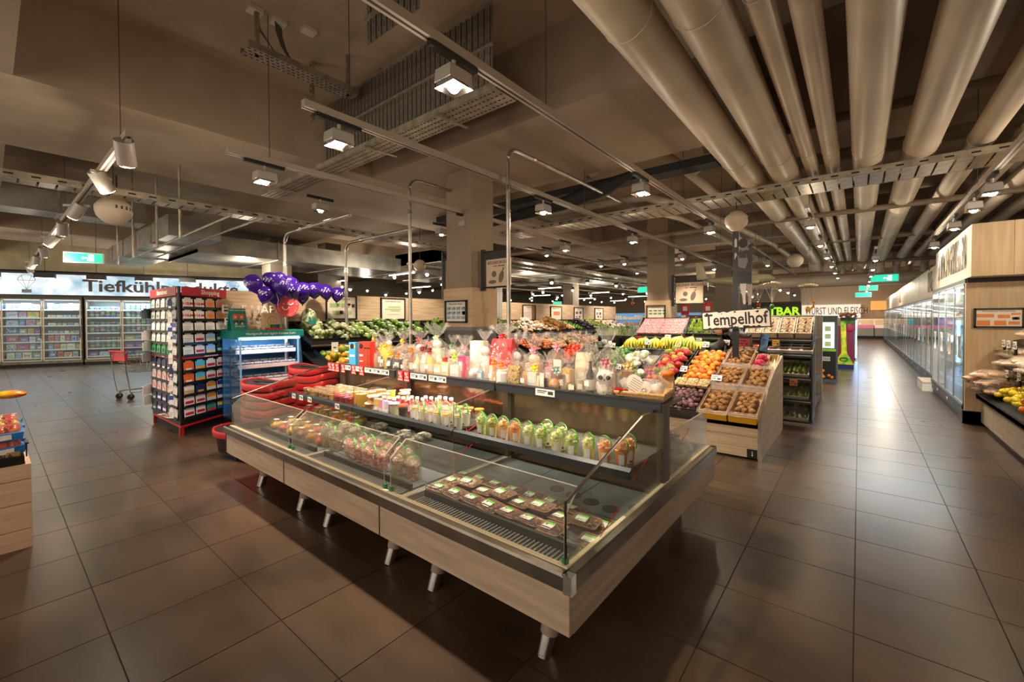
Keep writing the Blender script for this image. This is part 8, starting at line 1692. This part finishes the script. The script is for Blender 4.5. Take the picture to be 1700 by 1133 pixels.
# ------------------------------------------------ glass fridges on the right of the main aisle
cream = plain('#d8c9ae', .5); wpan = wood('#bda07a', '#cdb18b', 2, .5, 3)
dgl = clear('fridge_glass', '#eef5f2', .8, .03, .04, '#dfe9e4', ior=1.25)
pk = [blotch(a, b, 9, .4, rand=.3) for a, b in (('#6fa05a', '#dfe6cc'), ('#c8505a', '#f0dcd4'), ('#d8b040', '#f0ead0'), ('#5a8fb0', '#e4ecee'), ('#e6e0d6', '#a8b8a0'))]
pks = [MB().box(-.045, .045, -.045, .045, 0, .2).build('chilled_pack', m) for m in pk]; pku = [[] for _ in pk]
for o in pks: MB().box(-.046, -.045, -.03, .03, .05, .12).build('print', white, o); tag(o, 'x', 'pack')
def wall_fridge(y0, y1, x, zt, lb, n, full, header=None, hz=(2.2, 2.95), hx=0):
    t = thing('wall_fridge', lb, 'fridge', (x, y0, 0)); w = y1-y0
    MB().box(0, .85, 0, w, 0, .10).build('plinth', black, t); MB().box(-.02, .85, 0, w, .10, .26).build('bottom_panel', dgrey, t); MB().box(.8, .85, 0, w, .2, zt).build('back_panel', plain('#c9d6d2', .4), t)
    MB().box(0, .85, 0, w, zt-.06, zt).build('top_panel', dgrey, t); MB().box(0, .85, -.03, 0, .1, zt).build('side_panel', dgrey, t); MB().box(0, .85, w-.02, w, .1, zt).build('side_panel', dgrey, t)
    for j in range(5): s = MB().box(.12, .8, .02, w-.02, .42+.36*j, .44+.36*j).build('shelf', plain('#b9c4c0', .4), t); MB().box(.10, .12, .02, w-.02, .40+.36*j, .45+.36*j).build('price_strip', plain('#e4ece8', .4), s)
    for k in range(n):
        a, b = w*k/n, w*(k+1)/n; d = MB().box(.0, .012, a+.01, b-.01, .26, zt-.07).build('door', dgl, t); m = MB()
        for (p0, p1, q0, q1) in ((a+.01, b-.01, .26, .285), (a+.01, b-.01, zt-.095, zt-.07), (a+.01, a+.025, .26, zt-.07), (b-.025, b-.01, .26, zt-.07)): m.box(-.006, .016, p0, p1, q0, q1)
        m.build('door_frame', plain('#8a9490', .4, .3), d)
        MB().tube([(-.035, a+.06, .98), (-.035, a+.06, 1.32), (-.035, a+.17, 1.32), (-.035, a+.17, .98)], .013, 6, closed=True).build('handle', offw, d)
    MB().box(.05, .09, .05, w-.05, zt-.1, zt-.07).build('light_tube', glow('#eaf4ff', 8), t); lamp('AREA', (x+.08, (y0+y1)/2, zt-.11), 45 if full else 30, (.88, .95, 1), .08, aim=(x+.35, (y0+y1)/2, .3), sizey=w*.9)
    for k in range(6): MB().box(-.025, -.02, w*(k+.2)/6, w*(k+.2)/6+.09, .15, .19).build('price_label', [tagw, teal, tagw, plain('#c8323c', .5)][k % 4], t)
    q = random.Random(lb)
    if full:
        for j in range(5):
            yy = y0+.1
            while yy < y1-.1:
                k = q.randrange(5); first_or_dup(pks[k], pku[k], loc=(x+.2, yy, .44+.36*j), rot=0, scale=(1, 1, q.uniform(.7, 1.25)), label='chilled pack on the %s shelf behind the glass of the near fridge' % ('bottom', 'second', 'middle', 'fourth', 'top')[j], group='chilled packs, %s shelf of the near fridge' % ('bottom', 'second', 'middle', 'fourth', 'top')[j]); yy += .125
    else:
        for j in range(5):
            m = MB(); yy = .1
            while yy < w-.1: m.box(.15, .4, yy, yy+.1, .44+.36*j, .44+.36*j+q.uniform(.14, .28), q.randrange(5)); yy += .13
            tag(m.build('shelf_goods', pk, t), kind='stuff')
    if header:
        hd = MB().box(hx, .9, -.5 if full else 0, w-.45 if full else w, hz[0], hz[1]).build('header', cream, t)
        if header != '-': text(header, (hz[1]-hz[0])*.95, plain('#57504a', .5), (hx-.012, (w-.95)/2 if full else w/2, (hz[0]+hz[1])/2), FXN, t, .003, sx=.46 if full else .5, bold=.008)
    return t
wall_fridge(9.45, 13.05, 1.25, 2.2, 'tall glass door fridge under the header reading Einfach geniessen', 4, True, 'EINFACH GENIEßEN')
for k, tx in enumerate(('KÄSE', '-', 'MILCH', '-', 'EIER')):
    wall_fridge(13.12+5.2*k, 18.28+5.2*k, 1.33, 2.1, ['second glass fridge in the row', 'third glass fridge in the row', 'fourth glass fridge in the row', 'fifth glass fridge in the row', 'last glass fridge before the aisle end'][k], 5, False, tx, (2.12, 2.9), .12)
t = thing('corner_guard', 'low beige concrete block guarding the fridge corner', 'kerb', (1.08, 12.9, 0)); MB().box(0, .22, 0, 1.0, 0, .16).build('block', offw, t); MB().box(0, .22, 0, 1.0, .16, .2).build('cap', plain('#b8a88f', .6), t)
t = tag(bpy.data.objects.new('wall_fridge_end', None), kind='structure'); C.objects.link(t); t.location = (1.25, 9.35, 0)
for k in range(3): at(t).box(1.25+.9*k, 1.25+.9*(k+1)-.004, 9.34, 9.40, .19, 2.13).build('panel', wpan, t)
at(t).box(1.27, 4, 9.36, 9.42, 2.13, 2.2).build('black_strip', black, t); at(t).box(1.23, 4, 9.33, 9.44, 0, .19).build('plinth', dgrey, t)  # black band between the wood panels and the header, then the plinth
for k in range(7): at(t).box(1.255+.4*k, 1.255+.4*(k+1)-.004, 8.93, 8.97, 2.2, 2.95).build('header_panel', wpan, t)
MB().box(-.03, .25, -.02, .3, 0, .2).build('corner_base', dgrey, t)
poster('black framed citrus fruit poster with orange text blocks on the wood end wall', (1.58, 9.325, 1.60), .50, .29, 'y', [(-.27, .12, .36, .17, o1), (.1, .08, .24, .17, o1), (.33, .2, .18, .1, o1), (-.3, -.25, .26, .26, o1), (.03, -.25, .24, .24, o1), (.3, -.25, .22, .16, o1), (.33, -.02, .14, .14, '#3a3436'), (.33, -.02, .07, .08, '#e8ddd0')], o1, 'Warenkunde: Zitrusfrüchte')
# ------------------------------------------------ near right produce stand
t = thing('citrus_stand', 'dark tiered produce stand with wood drawers at the right frame edge', 'display stand', (1.40, 6.0, 0))
for k in range(5): at(t).box(1.42, 1.45, 5.6+.75*k, 5.6+.75*(k+1)-.008, .05, .40).build('drawer_front', wood('#a8957c', '#bba88e', 1, .5, 4), t)
at(t).box(1.45, 2.6, 5.6, 9.32, 0, .40).build('base', dgrey, t); at(t).prism([(1.36, .42), (1.36, .47), (2.0, .62), (2.0, .57)], 1, 5.6, 9.30).build('front_tray', black, t)
at(t).prism([(1.36, .40), (1.45, .38), (1.45, .44), (1.36, .49)], 1, 5.6, 9.3).build('tray_edge', black, t)
for z, x in ((.88, 1.62), (1.24, 1.72)): at(t).prism([(x, z), (x, z+.04), (x+.5, z+.16), (x+.5, z+.12)], 1, 5.6, 9.3).build('shelf_tray', black, t)
at(t).box(2.25, 2.3, 5.6, 9.3, .4, 1.75).build('back_panel', black, t)
lem = fruit_p('lemon', '#e8c41a', '#f2d838', .038, 1, 1.25, .95, 9, .35, .3); ora = fruit_p('orange', '#e86a1a', '#f08a34', .042, 1, 1, .95, 9, .4, .3)
ca = math.atan(.15/.64)
for k in range(95):
    y = 7.65+rnd.uniform(0, .95); x = 1.43+rnd.uniform(0, .5); L = rnd.choice((0, 0, .05)); first_or_dup(lem[0], lem[1], loc=(x, y, .50+(x-1.38)*.235+L+max(0, .08-abs(y-8.1)*.12)), rot=(rnd.uniform(-.5, .5), .2, rnd.uniform(0, 6)), label='yellow lemon in the heap at the stand front', group='heaped lemons')
for k in range(40):
    y = 6.8+rnd.uniform(0, .8); x = 1.43+rnd.uniform(0, .45); first_or_dup(ora[0], ora[1], loc=(x, y, .51+(x-1.38)*.235+rnd.choice((0, .06))), rot=(0, .2, rnd.uniform(0, 6)), label='orange at the right frame edge beside the lemons', group='oranges beside the lemons')
def longbag(c1, c2, name, c3=None):
    t = thing(name, 'x', 'bag'); m = MB(); q = random.Random(name+c1)
    for k in range(6): yy = -.1+.04*k; m.tube([(-.2, yy, .03), (-.07, yy+q.uniform(-.01, .01), .045), (.08, yy, .045), (.2, yy+q.uniform(-.02, .02), .03)], [.015, .03, .03, .012], 7)
    m.build('filling', blotch(c1, c2, 14, .4, rand=.3, c3=c3, bump=.2), t, True); r = MB(); r.lathe([(.001, 0), (.8, 0), (1, .4), (.7, .9), (.001, 1)], n=12); r.v = [(x*.24, y*.15, z*.1) for x, y, z in r.v]; r.build('film', clear('veg_film', '#ffffff', .9, .10, .15, '#fff2df', .9, 18), t, True); MB().box(.02, .1, -.05, .05, .097, .1).build('label', tagw, t); return t, []
tan_, blu, wht, drk = longbag('#b0703c', '#e8c8a0', 'carrot_bag'), longbag('#b8824a', '#2c3560', 'potato_sack', '#d9a878'), longbag('#d9b898', '#f0e0cc', 'parsnip_bag'), longbag('#5a3c2c', '#a87a54', 'sprout_bag', '#6f7a3a')
def heap(pr, n, x0, x1, y0, y1, z, lb, gp, lift=.05):
    for k in range(n):
        x = rnd.uniform(x0, x1); y = y0+(y1-y0)*((k*.618) % 1); first_or_dup(pr[0], pr[1], loc=(x, y, z+(x-x0)*.25+lift*(k % 3)), rot=(0, .1, rnd.uniform(-.4, .4)), label=lb, group=gp)
heap(tan_, 9, 1.40, 1.62, 8.85, 9.2, .62, 'tan plastic bag hanging over the stand front by the end wall', 'tan bags by the end wall'); heap(blu, 10, 1.40, 1.6, 8.55, 9.15, .52, 'blue and tan potato bag left of the lemons', 'blue potato bags')
heap(drk, 12, 1.62, 1.95, 8.5, 9.2, .97, 'brown and green bag on the middle tray of the stand', 'brown bags on the middle tray'); heap(wht, 14, 1.58, 1.95, 7.4, 8.6, .95, 'pale parsnip bag on the middle tray of the stand', 'parsnip bags'); heap(tan_, 8, 1.75, 2.0, 7.2, 8.6, 1.33, 'tan bag on the top tray of the stand', 'tan bags on the top tray')
for y, z in ((8.65, .80), (8.1, .82), (8.85, 1.2), (8.6, 1.2), (8.3, 1.2)): t = psign(1.55, y, z, .05, .1, 'clear framed price tag standing between the tiers of the right stand', '#e6dfd4', 0, -1.2, 'price tags on the right stand', True)
